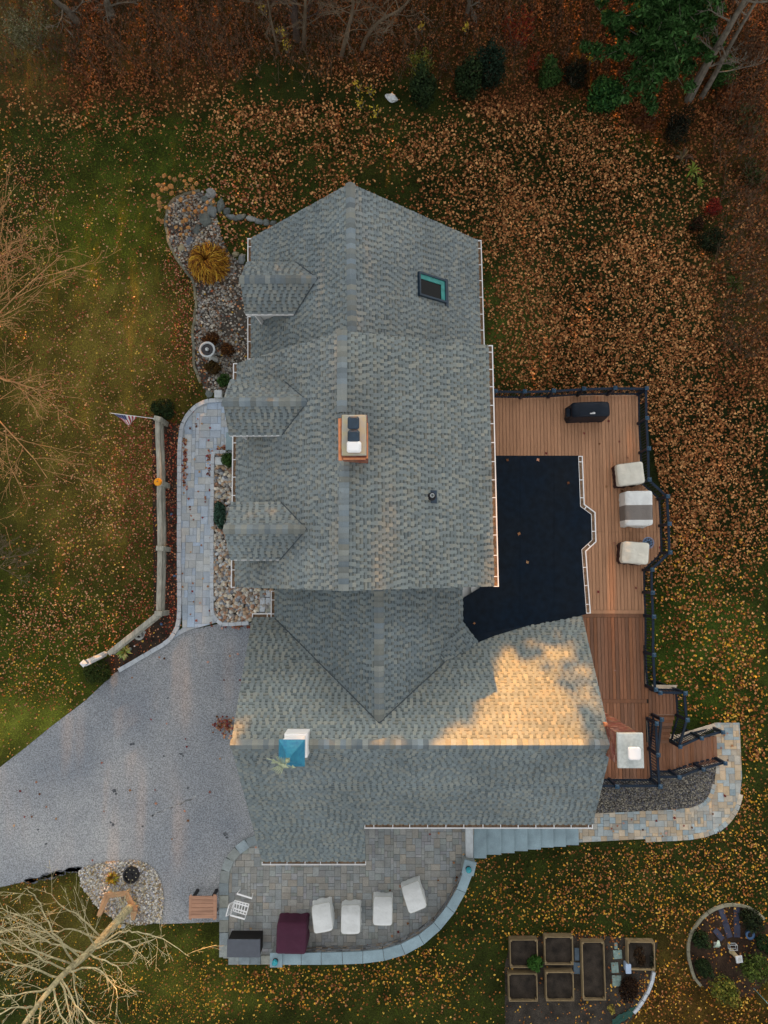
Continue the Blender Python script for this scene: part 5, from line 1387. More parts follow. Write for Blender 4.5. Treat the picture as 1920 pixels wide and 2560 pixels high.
# stone pot with a spout
c = P(350, 1587, .15); c.z = 0
po_ = thing('stone_pot', 'pale stone pot with square lip beside the angled rail', 'pot', c)
mb = MB(); mb.lathe((0, 0, 0), [(.15, 0), (.20, .20), (.205, .30), (.115, .30), (.10, .10)], 20); mb.box((.13, .06, .24), .20, .26, .06, R(-25)); mb.build('pot', m_conc, po_, local=True)
mb = MB(); mb.lathe((0, 0, .22), [(.105, 0), (.10, .015)], 14); mb.build('soil', m_soil, po_, local=True)
for a, b, r_, m_, nm, lab in ((327, 1622, .06, m_bluecer, 'glass_float', 'small blue glass ball beside the spiky plant'), (337, 1615, .035, m_white, 'white_ball', 'tiny white ball on the mulch by the spiky plant')):
    c = P(a, b, 0); mb = MB(); mb.lathe((c.x, c.y, 0), [(r_ * math.cos(t), r_ + r_ * math.sin(t)) for t in np.linspace(-1.45, 1.45, 8)], 12); tag(mb.build(nm, m_, smooth=True), lab, 'ornament')
for a, b, lab in ((429, 1286, 'small blue marker by the fence middle'), (437, 1440, 'small blue marker by the lower fence'), (404, 1560, 'small blue marker by the fence corner')):
    c = P(a, b, 0); mb = MB(); mb.rock((c.x, c.y, .04), .07, .05, .04, sub=0); tag(mb.build('slate_marker', m_bluecer), lab, 'marker')
# square lantern plinths by the walk
for a, b, lab in ((545, 984, 'square pale plinth at the upper end of the walk'), (547, 1152, 'square pale plinth among the river stones')):
    c = P(a, b, .45); t = thing('plinth', lab, 'plinth', (c.x, c.y, 0), 'square stone plinths by the walk')
    mb = MB(); mb.box((0, 0, -.05), .25, .25, .44); mb.build('shaft', m_border, t, local=True)
    mb = MB(); mb.cbox((0, 0, .392), .31, .31, .06, .015); mb.build('cap', m_lightw, t, local=True)
# boulders and flat stones of the bed
BO = [(528, 484, .24, .17, .22, 'pale upright boulder at the tip of the stone row'), (512, 497, .15, .15, .14, 'round boulder at the top of the pebble bed'), (520, 490, .14, .10, .12, 'small pale boulder wedged between two others'),
      (532, 508, .15, .13, .14, 'brown boulder covered by dry flower heads'), (552, 514, .30, .15, .18, 'long dark boulder where the row bends'), (567, 528, .16, .14, .14, 'small boulder after the bend of the row'),
      (531, 529, .30, .20, .24, 'broad grey boulder above the largest one'), (513, 548, .33, .27, .26, 'largest dark grey boulder in the pebble bed'), (492, 572, .26, .15, .10, 'flat greenish boulder below the largest one'),
      (579, 542, .24, .12, .15, 'wedge-shaped boulder in the stone row'), (600, 543, .26, .12, .17, 'dark long boulder in the middle of the row'), (629, 547, .27, .11, .15, 'pale angular boulder in the row'),
      (647, 553, .22, .12, .14, 'dull boulder near the end of the row'), (665, 556, .15, .14, .15, 'blocky boulder second from the roof edge'), (682, 557, .15, .11, .13, 'last boulder of the row at the roof edge'),
      (472, 601, .20, .22, .05, 'flat blue slate lying in the pebbles'), (454, 618, .19, .18, .06, 'flat buff stone lying in the pebbles'), (589, 635, .15, .12, .12, 'small buff boulder left of the wing gutter'), (604, 646, .25, .16, .18, 'dark boulder left of the wing gutter'),
      (523, 983, .18, .17, .07, 'flat grey stone beside the upper plinth')]
cs = [(.17, .19, .19), (.13, .15, .14), (.10, .115, .11), (.20, .20, .18)]
for i, (a, b, rx, ry, rh, lab) in enumerate(BO):
    c = P(a, b, .06); mb = MB(); random.seed(i); V, Fc = ICO[1]
    col = (.13, .15, .18) if 'slate' in lab else (.28, .25, .16) if 'buff' in lab else (.22, .19, .12) if 'brown' in lab else (.27, .28, .27) if 'pale' in lab else cs[i % 3]
    mb.rock((c.x, c.y, .03), rx, ry, rh, col, 1, .45, i)
    tag(mb.build('boulder', m_stone), lab, 'boulder', 'boulders of the pebble bed')
random.seed(5)
# stone edging of the planting bed
eg = thing('bed_edging', 'narrow stone edging curving round the pebble bed', 'edging', P(430, 620, 0))
be = [P(a, b, 0) for a, b in [(500, 479), (478, 483), (464, 486), (439, 495), (424, 511), (415, 535), (415, 572), (424, 611), (440, 645), (459, 669), (478, 694), (488, 722), (491, 753), (488, 786), (482, 827), (484, 867), (486, 916), (497, 943), (508, 972)]]
blocks_along(be, .36, .11, .14, -.06, eg, 'edge_stone', mat('mossy_stone', (.17, .17, .13), .95, .3, 5, .4, 50, objrand=.15), jitter=.02)
# bird bath
c = P(518, 874, .6); c.z = 0
bb = thing('bird_bath', 'round stone bird bath with small statue in its dark bowl', 'bird bath', c)
mb = MB(); mb.lathe((0, 0, 0), [(.20, 0), (.17, .06), (.09, .14), (.08, .42), (.13, .50)], 16); mb.build('pedestal', m_lightw, bb, local=True)
mb = MB(); mb.lathe((0, 0, .5), [(.12, 0), (.30, .07), (.335, .12), (.33, .14), (.275, .14), (.24, .085)], 26); mb.build('bowl', m_lightw, bb, local=True, smooth=False)
mb = MB(); mb.lathe((0, 0, .586), [(.262, 0), (.262, .012)], 24); mb.build('water', mat('dark_water', (.012, .012, .016), .12, .2, 4, spec=.5), bb, local=True)
mb = MB(); mb.tube([(0, 0, .58), (0, 0, .66), (.03, -.04, .72), (.02, -.09, .74)], [.09, .075, .05, .02], 8); mb.build('statue', m_lightw, bb, local=True, smooth=True)
mb = MB(); mb.rock((.14, -.28, .10), .20, .17, .14, (.45, .47, .46), 1, .3, 3); mb.build('base_rock', m_stone, bb, local=True)
# white rock in the woods edge
c = Pg(978, 244, .1); mb = MB(); mb.rock((c.x, c.y, .08), .26, .18, .16, (.62, .66, .68), 1, .5, 9); tag(mb.build('white_rock', m_stone), 'white rock at the woodland edge left of a dark cone shrub', 'rock')

# ================================================================== BENCH, WHEEL AND BUCKET NEAR THE BARE TREE
hb = thing('tree_bench', 'brown wooden bench in half a ring round the bare tree', 'bench', P(300, 2270, 0))
op = [(241, 2290), (261, 2233), (319, 2227), (344, 2276)]; ip = [(252, 2290), (274, 2245), (312, 2241), (326, 2277)]
O_ = [P(a, b, .45) for a, b in op]; I_ = [P(a, b, .45) for a, b in ip]
for i in range(3):
    for k in range(2):
        t0, t1 = k / 2 + .01, k / 2 + .49
        q = [O_[i].lerp(I_[i], t0), O_[i + 1].lerp(I_[i + 1], t0), O_[i + 1].lerp(I_[i + 1], t1), O_[i].lerp(I_[i], t1)]
        mb = MB(); mb.prism(ccw(q), .04); mb.build('seat_board', m_bench, hb)
for i in range(4):
    c = O_[i].lerp(I_[i], .5); mb = MB(); mb.box((c.x, c.y, 0), .09, .09, .405); mb.build('leg', m_bench, hb)
q = [P(a, b, .40) for a, b in [(326, 2279), (344, 2278), (336, 2300), (329, 2302)]]; mb = MB(); mb.prism(ccw(q), .04); mb.build('broken_board', m_bench, hb)
c = P(328.5, 2187, .12); c.z = .05
wh = thing('wagon_wheel', 'black iron wheel planter lying on the white gravel', 'wheel', c)
mb = MB(); mb.lathe((0, 0, 0), [(.25, 0), (.31, 0), (.31, .16), (.25, .16), (.25, 0)], 28); mb.build('rim', m_black, wh, local=True)
mb = MB(); mb.lathe((0, 0, .05), [(.255, 0), (.255, .03), (.12, .05), (.07, .05)], 20); mb.build('disc', m_black, wh, local=True)
mb = MB(); mb.lathe((0, 0, .08), [(.07, 0), (.06, .06), (.02, .06)], 12); mb.build('hub', m_black, wh, local=True)
hl = MB()
for k in range(8):
    a = k * math.pi / 4 + .3; hl.rock((math.cos(a) * .20, math.sin(a) * .20, .085), .035, .028, .012, (.40, .37, .26), 0, .3, k)
tag(hl.build('gravel_in_holes', m_stone, wh, local=True), kind='stuff')
c = P(281, 2318, .2); c.z = 0
bu = thing('bucket', 'white ribbed bucket with black rim under the bare branches', 'bucket', c)
mb = MB(); mb.lathe((0, 0, 0), [(.13, 0), (.17, .34), (.15, .34), (.12, .06)], 16); mb.build('pail', m_lightw, bu, local=True)
mb = MB(); mb.lathe((0, 0, .342), [(.175, 0), (.175, .03), (.13, .03), (.13, 0)], 16); mb.build('rim', m_black, bu, local=True)
c = P(305, 2312, .3)
lg = thing('birch_log', 'upright white birch log beside the bucket', 'log', (c.x, c.y, 0))
mb = MB(); mb.tube([(-.03, -.18, .0), (0, .06, .55)], [.075, .07], 10, cap=False); mb.build('log', m_lightw, lg, local=True)
d = (Vector((0, .06, .55)) - Vector((-.03, -.18, 0))).normalized()
mb = MB(); mb.tube([Vector((0, .06, .55)), Vector((0, .06, .55)) + d * .008], .071, 10); mb.build('cut_end', mat('cut_wood', (.55, .30, .08), .8, .2, 12), lg, local=True)

# ================================================================== KITCHEN GARDEN
def z6(x, y): return 1250 + x / 3.858, 2320 + y / 3.858
RB = [((95, 112, 368, 385), 'raised bed at the top left with a green plant on its corner'), ((428, 85, 710, 358), 'raised bed at the top, second from the left, bare soil'), ((790, 135, 1022, 698), 'long raised bed standing between the square ones'),
      ((1230, 135, 1500, 410), 'raised bed at the right with a brown plant mass inside'), ((82, 440, 365, 710), 'raised bed at the bottom left, bare dark soil'), ((440, 425, 716, 708), 'raised bed at the bottom, second from the left, few yellow leaves')]
for (x0, y0, x1, y1), lab in RB:
    zt = GR + .34; a = P(*z6(x0, y0), zt); b = P(*z6(x1, y1), zt); cx, cy = (a.x + b.x) / 2, (a.y + b.y) / 2; w_, d_ = b.x - a.x, a.y - b.y
    t = thing('raised_bed', lab, 'raised bed', (cx, cy, GR), 'wooden raised beds in the kitchen garden', rz=R(random.uniform(-.8, .8)))
    th = .03
    for sx_, sy_, L, hz in ((0, 1, w_, 1), (0, -1, w_, 1), (1, 0, d_ - 2 * th - .004, 0), (-1, 0, d_ - 2 * th - .004, 0)):
        mb = MB(); mb.cbox((sx_ * (w_ / 2 - th / 2), sy_ * (d_ / 2 - th / 2), -.05), L if hz else th, th if hz else L, .39 + random.uniform(-.012, .012), .005); mb.build('board', m_bedwood, t, local=True)
    for sx_, sy_ in ((-1, -1), (1, -1), (1, 1), (-1, 1)):
        mb = MB(); mb.box((sx_ * (w_ / 2 - th - .035), sy_ * (d_ / 2 - th - .035), -.05), .06, .06, .36); mb.build('corner_post', m_bedwood, t, local=True)
    mb = MB(); n = 12; mb_v = []; f = []
    for i in range(n + 1):
        for j in range(n + 1):
            u, v = -(w_ / 2 - th) + (w_ - 2 * th) * i / n, -(d_ / 2 - th) + (d_ - 2 * th) * j / n
            mb_v.append((u, v, .20 + .05 * nz(u + cx, v + cy, 2.2) + .02 * nz(u + cx, v + cy, 8)))
    mb.add(mb_v, [(i * (n + 1) + j, (i + 1) * (n + 1) + j, (i + 1) * (n + 1) + j + 1, i * (n + 1) + j + 1) for i in range(n) for j in range(n)])
    mb.build('soil', m_soil, t, local=True, smooth=True)
SL = [((1100, 140, 1132, 200), 'small teal slab at the top of the slab row'), ((1090, 210, 1176, 295), 'teal slab second in the slab row'), ((1070, 330, 1142, 430), 'teal slab third in the slab row, partly white'), ((1078, 455, 1170, 560), 'teal slab lowest in the slab row'),
      ((716, 190, 765, 310), 'blue slab between the second bed and the long bed'), ((706, 330, 772, 440), 'dark blue slab below the blue one beside the long bed')]
m_slate = mat('teal_slate', (.19, .27, .25), .8, .2, 5, .2, 40, fine=.2, fscale=14); m_slate2 = mat('blue_slate', (.10, .145, .19), .8, .2, 5, .2, 40)
for (x0, y0, x1, y1), lab in SL:
    a = P(*z6(x0, y0), GR); b = P(*z6(x1, y1), GR)
    mb = MB(); mb.cbox(((a.x + b.x) / 2, (a.y + b.y) / 2, GR - .02), b.x - a.x, a.y - b.y, .06, .012, R(random.uniform(-4, 4))); tag(mb.build('stone_slab', m_slate2 if 'blue' in lab else m_slate), lab, 'slab', 'stone slabs between the raised beds')
a = P(*z6(1212, 350), GR + .35); b = P(*z6(1266, 440), GR + .35)
t = thing('plastic_bin', 'pale blue plastic bin at the corner of the right raised bed', 'bin', ((a.x + b.x) / 2, (a.y + b.y) / 2, GR))
mb = MB(); rr_loft(mb, (0, 0, 0), [(.17, .30, 0), (.19, .34, .32)], .03); mb.build('body', mat('blue_plastic', (.33, .42, .56), .5, .1, 4), t, local=True)
mb = MB(); rr_loft(mb, (0, 0, .322), [(.22, .37, 0), (.22, .37, .03), (.19, .34, .04)], .03); mb.build('lid', bpy.data.materials['blue_plastic'], t, local=True)
eg = thing('curved_edging', 'pale curved stone edging below the right raised bed', 'edging', P(1620, 2470, GR))
blocks_along([P(a, b, GR) for a, b in [(1633, 2428), (1631, 2441), (1626, 2458), (1619, 2474), (1612, 2490), (1602, 2508), (1590, 2522), (1572, 2540)]], .30, .13, .2, GR - .08, eg, 'edge_stone', m_kerb, jitter=.02)
tp_ = MB(); V = []; n = 10
for i in range(n + 1):
    for j in range(5):
        a = 1530 + 58 * i / n; b = 2556 - 34 * i / n + (j - 2) * 5.0 + 5 * nz(i, j, .6); c = Pg(a, b); V.append((c.x, c.y, c.z + .05 + .05 * nz(i, j, .9, 2)))
tp_.add(V, [(i * 5 + j, (i + 1) * 5 + j, (i + 1) * 5 + j + 1, i * 5 + j + 1) for i in range(n) for j in range(4)])
tag(tp_.build('tarp', m_tarp, smooth=True), 'crumpled dark green tarp under the curved edging', 'tarp')

# ================================================================== ROUND GARDEN
eg = thing('ring_edging', 'ring of narrow pale stones round the circular garden', 'edging', P(1830, 2360, GR))
blocks_along([P(a, b, GR) for a, b in rcirc_px[:15]], .36, .12, .16, GR - .06, eg, 'edge_stone', mat('buff_edge', (.24, .225, .16), .9, .15, 6, .3, 50, objrand=.12), jitter=.012)
for (a, b, w_, d_, rot, lab) in [(1807, 2288, .22, .62, 18, 'dark slab in the ring garden, upper one of the middle pair'), (1818, 2324, .24, .62, 16, 'dark slab in the ring garden, lower one of the middle pair'), (1841, 2284, .24, .62, -2, 'dark slab in the ring garden, upper one of the right pair'),
                                 (1842, 2322, .26, .64, -2, 'dark slab in the ring garden, lower one of the right pair'), (1796, 2336, .22, .50, 38, 'dark slab in the ring garden, leftmost and slanting')]:
    c = P(a, b, GR); mb = MB(); mb.cbox((c.x, c.y, GR - .02), w_, d_, .06, .01, R(rot)); tag(mb.build('dark_slab', mat('dark_slate', (.045, .05, .085), .7, .2, 5) if 'dark_slate' not in bpy.data.materials else bpy.data.materials['dark_slate']), lab, 'slab', 'dark slabs in the ring garden')
base = P(1829, 2378, GR); zt = zfit(1848, 2400, base)
pd = thing('sundial_pedestal', 'cream stone pedestal with square top in the ring garden', 'pedestal', base)
zt = max(GR + .6, min(zt, GR + 1.1)); print('pedestal', zt)
mb = MB(); mb.lathe((base.x, base.y, GR), [(.12, 0), (.10, .06), (.085, .12), (.085, zt - GR - .1), (.11, zt - GR - .06)], 14); mb.build('column', mat('cream_stone', (.52, .44, .26), .85, .12, 4), pd)
mb = MB(); mb.cbox((base.x, base.y, zt - .06), .26, .26, .06, .01, R(8)); mb.build('top', m_lightw, pd)
mb = MB(); mb.lathe((base.x, base.y, zt), [(.07, 0), (.07, .012), (.05, .012)], 14); mb.build('dial', m_conc, pd)
c = P(1832, 2367, GR + .1)
t = thing('wire_crate', 'small pale wire crate behind the cream pedestal', 'crate', (c.x, c.y, GR)); mb = MB()
for z in (.02, .18):
    q = [(-.15, -.10, z), (.15, -.10, z), (.15, .10, z), (-.15, .10, z)]
    for p, r_ in zip(q, q[1:] + q[:1]): mb.tube([p, r_], .014, 4)
for p in q: mb.tube([(p[0], p[1], 0), p], .012, 4)
tag(mb.build('wire_frame', m_lightw, t, local=True), kind='stuff')
c = P(1793, 2361, GR + .15); t = thing('garden_statue', 'small pale green leaf-shaped statue in the ring garden', 'statue', (c.x, c.y, GR))
mb = MB()
for k in range(5): mb.tube([(-.1 + .05 * k, -.16, .02), (-.05 + .03 * k, 0, .22), (.03 + .01 * k, .16, .16)], [.03, .035, .012], 6)
mb.build('leaf_figure', mat('pale_green_stone', (.52, .64, .54), .8, .12, 6), t, local=True, smooth=True)
mb = MB(); mb.box((0, -.05, 0), .16, .16, .06); mb.build('base', m_conc, t, local=True)
c = P(1876, 2338, GR + .25); t = thing('ring_pot', 'blue glazed pot with brown soil in the ring garden', 'pot', (c.x, c.y, GR))
mb = MB(); mb.lathe((0, 0, 0), [(.10, 0), (.17, .18), (.185, .26), (.11, .26), (.10, .18)], 20); mb.build('pot', m_bluecer, t, local=True, smooth=True)
mb = MB(); mb.lathe((0, 0, .20), [(.115, 0), (.11, .01)], 14); mb.build('soil', m_soil, t, local=True)
base = P(1884, 2470, GR); t = thing('plant_hook', 'pale teal metal plant hook at the lower right corner', 'hook', base)
mb = MB(); tp = P(1921, 2524, 1.0); tp = Vector((base.x + .12, base.y - .1, 1.0)); mb.tube([base, base.lerp(tp, .5), tp], .014, 6); mb.tube([tp + Vector((.14 * (1 - math.cos(a)), 0, .14 * math.sin(a))) for a in np.linspace(0, 3.0, 8)], .012, 6)
mb.build('rod', mat('teal_metal', (.25, .45, .45), .5, .1, 5), t)
# ================================================================== VEGETATION
def foliage(centers, n, size, pal, name, parent, shell=.55, elong=1.0, flat=.5, seed=0, up=.0):
    """n leaf-sized quads spread through ellipsoids: centers = [(c, rx, ry, rz, share)]"""
    g = np.random.default_rng(seed + 100); Vs = []; Cs = []
    tot = sum(c[4] for c in centers); pal = np.array(pal)
    for c, rx, ry, rz_, sh in centers:
        k = max(4, int(n * sh / tot)); d = g.normal(size=(k, 3)); d /= np.linalg.norm(d, axis=1)[:, None]
        rr_ = (shell + (1 - shell) * g.random(k)) * (1 + .12 * np.sin(d[:, 0] * 9 + seed) * np.cos(d[:, 1] * 8))
        p = d * rr_[:, None] * np.array((rx, ry, rz_)) + np.array(c)
        a = d + g.normal(size=(k, 3)) * flat + np.array((0, 0, up)); a /= np.linalg.norm(a, axis=1)[:, None]      # leaf normal
        t = np.cross(a, g.normal(size=(k, 3))); t /= np.linalg.norm(t, axis=1)[:, None]; b = np.cross(a, t)
        s = size * g.uniform(.6, 1.35, k)[:, None]
        q = np.stack([p - t * s * elong, p - b * s * .5 + a * s * .12, p + t * s * elong, p + b * s * .5 + a * s * .12], 1)
        Vs.append(q.reshape(-1, 3)); cc = pal[g.integers(0, len(pal), k)] * g.uniform(.7, 1.3, (k, 1)); Cs.append(np.repeat(cc, 4, 0))
    V = np.concatenate(Vs); C_ = np.concatenate(Cs); Fq = np.arange(len(V)).reshape(-1, 4)
    return link(name, np_mesh(name, V, Fq, C_, m_leaf), parent)
G_DARK = [(.016, .030, .012), (.022, .040, .014), (.012, .022, .010), (.030, .048, .018)]
G_MID = [(.026, .060, .014), (.036, .080, .020), (.018, .044, .012), (.050, .095, .024)]
G_YEL = [(.10, .12, .02), (.15, .15, .03), (.07, .09, .02), (.20, .17, .03)]
BR = [(.10, .045, .018), (.07, .028, .012), (.14, .065, .022), (.05, .02, .01)]
RED = [(.16, .018, .015), (.10, .012, .010), (.22, .035, .02)]
GOLD = [(.50, .27, .03), (.42, .20, .025), (.58, .36, .05), (.26, .11, .018), (.33, .15, .02)]
def shrub(px, py, r, h, pal, label, name='shrub', n=1400, size=.05, lumps=7, ry=None, group=None, shell=.6, seed=None, zc=None, elong=1.0, stems=6, cat='shrub'):
    seed = seed if seed is not None else int(px + py)
    b = Pg(px, py); zb = b.z
    for _ in range(4):
        c = P(px, py, zb + h * .55); zb = float(gz(c.x, c.y))
    b = Vector((c.x, c.y, zb)); ry = ry or r; g = random.Random(seed)
    t = thing(name, label, cat, b, group)
    cs_ = [((b.x, b.y, zb + h * .5), r * .8, ry * .8, h * .5, 1.6)]
    for k in range(lumps):
        a = g.uniform(0, 6.28); q = g.uniform(.35, .62); s_ = g.uniform(.32, .5)
        cs_.append(((b.x + math.cos(a) * r * q, b.y + math.sin(a) * ry * q, zb + h * g.uniform(.35, .8)), r * s_, ry * s_, h * s_ * .8, s_))
    foliage(cs_, n, size, pal, 'foliage', t, shell, elong, seed=seed)
    mb = MB()
    for k in range(stems):
        a = 6.28 * k / stems + g.uniform(-.3, .3); mb.tube([(b.x, b.y, zb - .03), (b.x + math.cos(a) * r * .3, b.y + math.sin(a) * ry * .3, zb + h * .4), (b.x + math.cos(a) * r * .6, b.y + math.sin(a) * ry * .6, zb + h * .75)], [.025, .016, .006], 4)
    tag(mb.build('stem', m_bark, t), kind='stuff')
    return t
shrub(408, 1022, .56, .95, G_DARK, 'clipped round dark shrub at the flag end of the fence', n=3000, size=.038, lumps=4, shell=.8)
shrub(246, 1677, .60, .85, [(.022, .038, .010), (.03, .05, .012), (.05, .06, .016)], 'clipped round dark shrub at the foot of the lamp post', n=3000, size=.038, lumps=4, shell=.8)
shrub(563, 950, .34, .8, G_MID, 'round green shrub left of the main gutter, above the walk', n=1500, size=.04, lumps=4)
shrub(571, 1148, .28, 1.0, G_MID, 'tall green shrub against the wall by the door step', n=1600, size=.04, lumps=4, ry=.48)
shrub(549, 1288, .30, .45, [(.04, .085, .06), (.06, .12, .085), (.03, .06, .04)], 'sprawling blue-green juniper between the stones and a dormer', name='juniper', n=1800, size=.05, lumps=9, ry=.62, elong=1.5)
shrub(527, 845, .40, .45, BR, 'rusty brown shrub just above the bird bath', n=1000, size=.045)
shrub(570, 875, .38, .45, BR, 'rusty brown shrub right of the bird bath', n=1000, size=.045)
shrub(533, 920, .42, .5, [(.06, .045, .015), (.09, .05, .018), (.05, .03, .012)], 'olive brown shrub below the bird bath', n=1000, size=.045)
# golden weeping shrub: arching strands from a centre
b = P(522, 665, 0)
t = thing('golden_shrub', 'large golden weeping shrub in the pebble bed', 'shrub', b); g = np.random.default_rng(3); V = []; C_ = []
for k in range(2600):
    a = g.uniform(0, 6.28); L = (.86 + .16 * math.cos(a + .8)) * g.uniform(.4, 1.05); h = g.uniform(.4, 1.05); n = 6; w0 = .0085; prev = None
    pal = np.array(GOLD)[g.integers(0, 5)] * g.uniform(.7, 1.25)
    if g.random() < .35: pal = np.array((.10, .035, .012)) * g.uniform(.6, 1.3)
    sw_ = g.uniform(-.5, 1.0); pts = []
    for i in range(n + 1):
        u = i / n; rr_ = L * u; an = a + sw_ * u * u
        pts.append(np.array((b.x + math.cos(an) * rr_, b.y + math.sin(an) * rr_, .25 + h * (1 - (1 - 1.5 * u) ** 2 * .9) * .9 - .35 * u)))
    for i in range(n):
        d = pts[i + 1] - pts[i]; s_ = np.cross(d, (0, 0, 1.0)); s_ /= np.linalg.norm(s_) + 1e-9; w_ = w0 * (1 + .6 * math.sin(i * 2 + k))
        V += [pts[i] - s_ * w_, pts[i] + s_ * w_, pts[i + 1] + s_ * w_, pts[i + 1] - s_ * w_]; C_ += [pal * (.55 + .6 * i / n)] * 4 if False else [pal] * 4
link('foliage', np_mesh('foliage', np.array(V), np.arange(len(V)).reshape(-1, 4), np.array(C_), m_leaf), t)
mb = MB()
for k in range(14):
    a = k * .449; mb.tube([(b.x, b.y, 0), (b.x + math.cos(a) * .15, b.y + math.sin(a) * .15, .5), (b.x + math.cos(a) * .45, b.y + math.sin(a) * .45, .85)], [.03, .02, .008], 5)
tag(mb.build('stem', m_bark, t), kind='stuff')
# hydrangeas with dry flower heads
def z7b(x, y): return 350 + x / 3.6875, 420 + y / 3.6875
HH = [(220, 70), (275, 90), (320, 105), (370, 72), (398, 72), (465, 108), (410, 120), (428, 150), (520, 142), (170, 155), (215, 155), (200, 200), (240, 190), (285, 172), (290, 232), (120, 258), (160, 243), (172, 282), (115, 345), (178, 320), (180, 350), (178, 385), (240, 362), (268, 375), (165, 470), (205, 495), (185, 482), (485, 185), (495, 230), (425, 205), (372, 215)]
HI = [(372, 292), (430, 325), (405, 392), (450, 380), (510, 400), (455, 445), (420, 480), (445, 550), (332, 545), (378, 558), (375, 612), (430, 610), (545, 355), (605, 378), (620, 315), (675, 310), (445, 265), (570, 400), (245, 495), (395, 495)]
m_dry = mat('dry_flower', (.40, .20, .07), .9, .35, 14, .5, 40, fine=.4, fscale=60, objrand=.2)
for nm, L, lab in (('a', HH, 'hydrangea outside the bed edging with dry orange flower heads'), ('b', HI, 'hydrangea inside the pebble bed with dry orange flower heads')):
    cx = sum(p[0] for p in L) / len(L); cy = sum(p[1] for p in L) / len(L); b = P(*z7b(cx, cy), 0)
    t = thing('hydrangea', lab, 'shrub', b, 'hydrangeas with dry heads'); st_ = MB()
    fl_ = MB(); 
    for i, (x, y) in enumerate(L):
        z = random.uniform(.35, .75); c = P(*z7b(x, y), z); r_ = random.uniform(.055, .11)
        mb = MB(); mb.rock((0, 0, 0), r_, r_ * random.uniform(.8, 1), r_ * .7, None, 2, .5, i); link('flower_head', mb.mesh('flower_head', m_dry, False), t, loc=c)
        st_.tube([(b.x + (c.x - b.x) * .3, b.y + (c.y - b.y) * .3, 0), (b.x + (c.x - b.x) * .75, b.y + (c.y - b.y) * .75, z * .6), c], [.008, .006, .004], 3)
    tag(st_.build('stem', m_greytwig, t), kind='stuff')
# spiky yellow-green plants
def spiky(px, py, r, n, pal, label, z=0.0, group=None, name='spiky_plant'):
    b = Pg(px, py); g = random.Random(int(px)); t = thing(name, label, 'plant', b, group); mb = MB()
    for k in range(n):
        a = g.uniform(0, 6.28); L = r * g.uniform(.6, 1.1); h = g.uniform(.15, .5) * r * 2; w_ = .028; s_ = Vector((-math.sin(a), math.cos(a), 0)); d = Vector((math.cos(a), math.sin(a), 0)); col = tuple(c * g.uniform(.8, 1.25) for c in g.choice(pal))
        p0, p1, p2 = b, b + d * L * .55 + Vector((0, 0, h)), b + d * L + Vector((0, 0, h * .7))
        mb.add([p0 - s_ * w_ * .6, p0 + s_ * w_ * .6, p1 + s_ * w_, p1 - s_ * w_, p2], [(0, 1, 2, 3), (3, 2, 4)], col)
    tag(mb.build('blades', m_leaf, t), kind='stuff')
spiky(313, 1627, .36, 46, [(.42, .42, .14), (.50, .50, .22), (.28, .32, .08)], 'spiky yellow-green plant between angled rail and granite kerb')
spiky(285, 2192, .30, 60, [(.36, .27, .04), (.28, .26, .04), (.22, .12, .02)], 'yellowing tuft of grass beside the iron wheel', name='grass_tuft')
spiky(1728, 430, .42, 22, [(.14, .20, .03), (.20, .24, .05)], 'bright green strappy plant at the right lawn edge'); spiky(1743, 462, .32, 14, [(.16, .20, .03), (.20, .22, .05)], 'small green strappy plant below the larger one')
spiky(1706, 398, .5, 22, [(.16, .10, .06), (.10, .07, .04)], 'dead brown strappy plant by the dark shrub'); spiky(1832, 715, .55, 30, [(.045, .06, .012), (.06, .075, .02)], 'low green strappy plant at the far right')
# woodland edge shrubs
shrub(1056, 222, .68, 2.0, G_DARK, 'dark cone-shaped evergreen beside the white rock', name='evergreen_shrub', n=3200, size=.06, lumps=5, ry=.75)
shrub(1172, 196, .72, 1.7, G_DARK, 'dark evergreen left of its taller neighbour at the woodland edge', name='evergreen_shrub', n=3000, size=.06, ry=.8)
shrub(1226, 166, .78, 1.9, [(.012, .026, .016), (.018, .034, .02), (.010, .018, .010)], 'darkest evergreen at the woodland edge, right of another', name='evergreen_shrub', n=3000, size=.06, ry=.8)
shrub(1374, 186, .62, 1.2, G_MID, 'mid green evergreen between the red shrubs and the pine', name='evergreen_shrub', n=2400, size=.06)
shrub(1438, 190, .66, 1.2, [(.010, .013, .008), (.016, .018, .010)], 'blackish bare shrub left of the broad green rhododendron', n=1800, size=.05)
shrub(1514, 240, .90, 1.5, [(.02, .065, .016), (.03, .092, .022), (.055, .13, .03), (.012, .04, .012)], 'broad leafy green rhododendron below the pine', name='rhododendron', n=3400, size=.075, lumps=12, elong=1.1)
shrub(1812, 184, .66, 1.5, [(.03, .07, .018), (.04, .09, .02), (.02, .05, .012)], 'soft green evergreen behind the two grey trunks', name='evergreen_shrub', n=2200, size=.055)
shrub(1694, 318, .70, 1.1, [(.010, .011, .007), (.015, .016, .009)], 'black leafless thicket at the right lawn edge', n=1800, size=.05, ry=.95)
shrub(1778, 600, .65, 1.0, [(.012, .018, .009), (.02, .028, .012)], 'black-green shrub under the crimson one at the right', n=1800, size=.05)
shrub(1782, 522, .42, .8, RED, 'crimson shrub at the right lawn edge', n=700, size=.05)
shrub(1745, 560, .40, .7, [(.012, .016, .008), (.05, .02, .012)], 'dark reddish shrub beside the crimson one', n=800, size=.05)
shrub(1298, 70, .95, 1.3, [(.20, .03, .015), (.13, .02, .012), (.24, .07, .02)], 'loose scarlet shrub in the woods at the top', n=900, size=.06, shell=.3)
shrub(1335, 155, .40, .8, [(.20, .03, .015), (.15, .05, .015)], 'small scarlet shrub left of the mid green evergreen', n=380, size=.05, shell=.3)
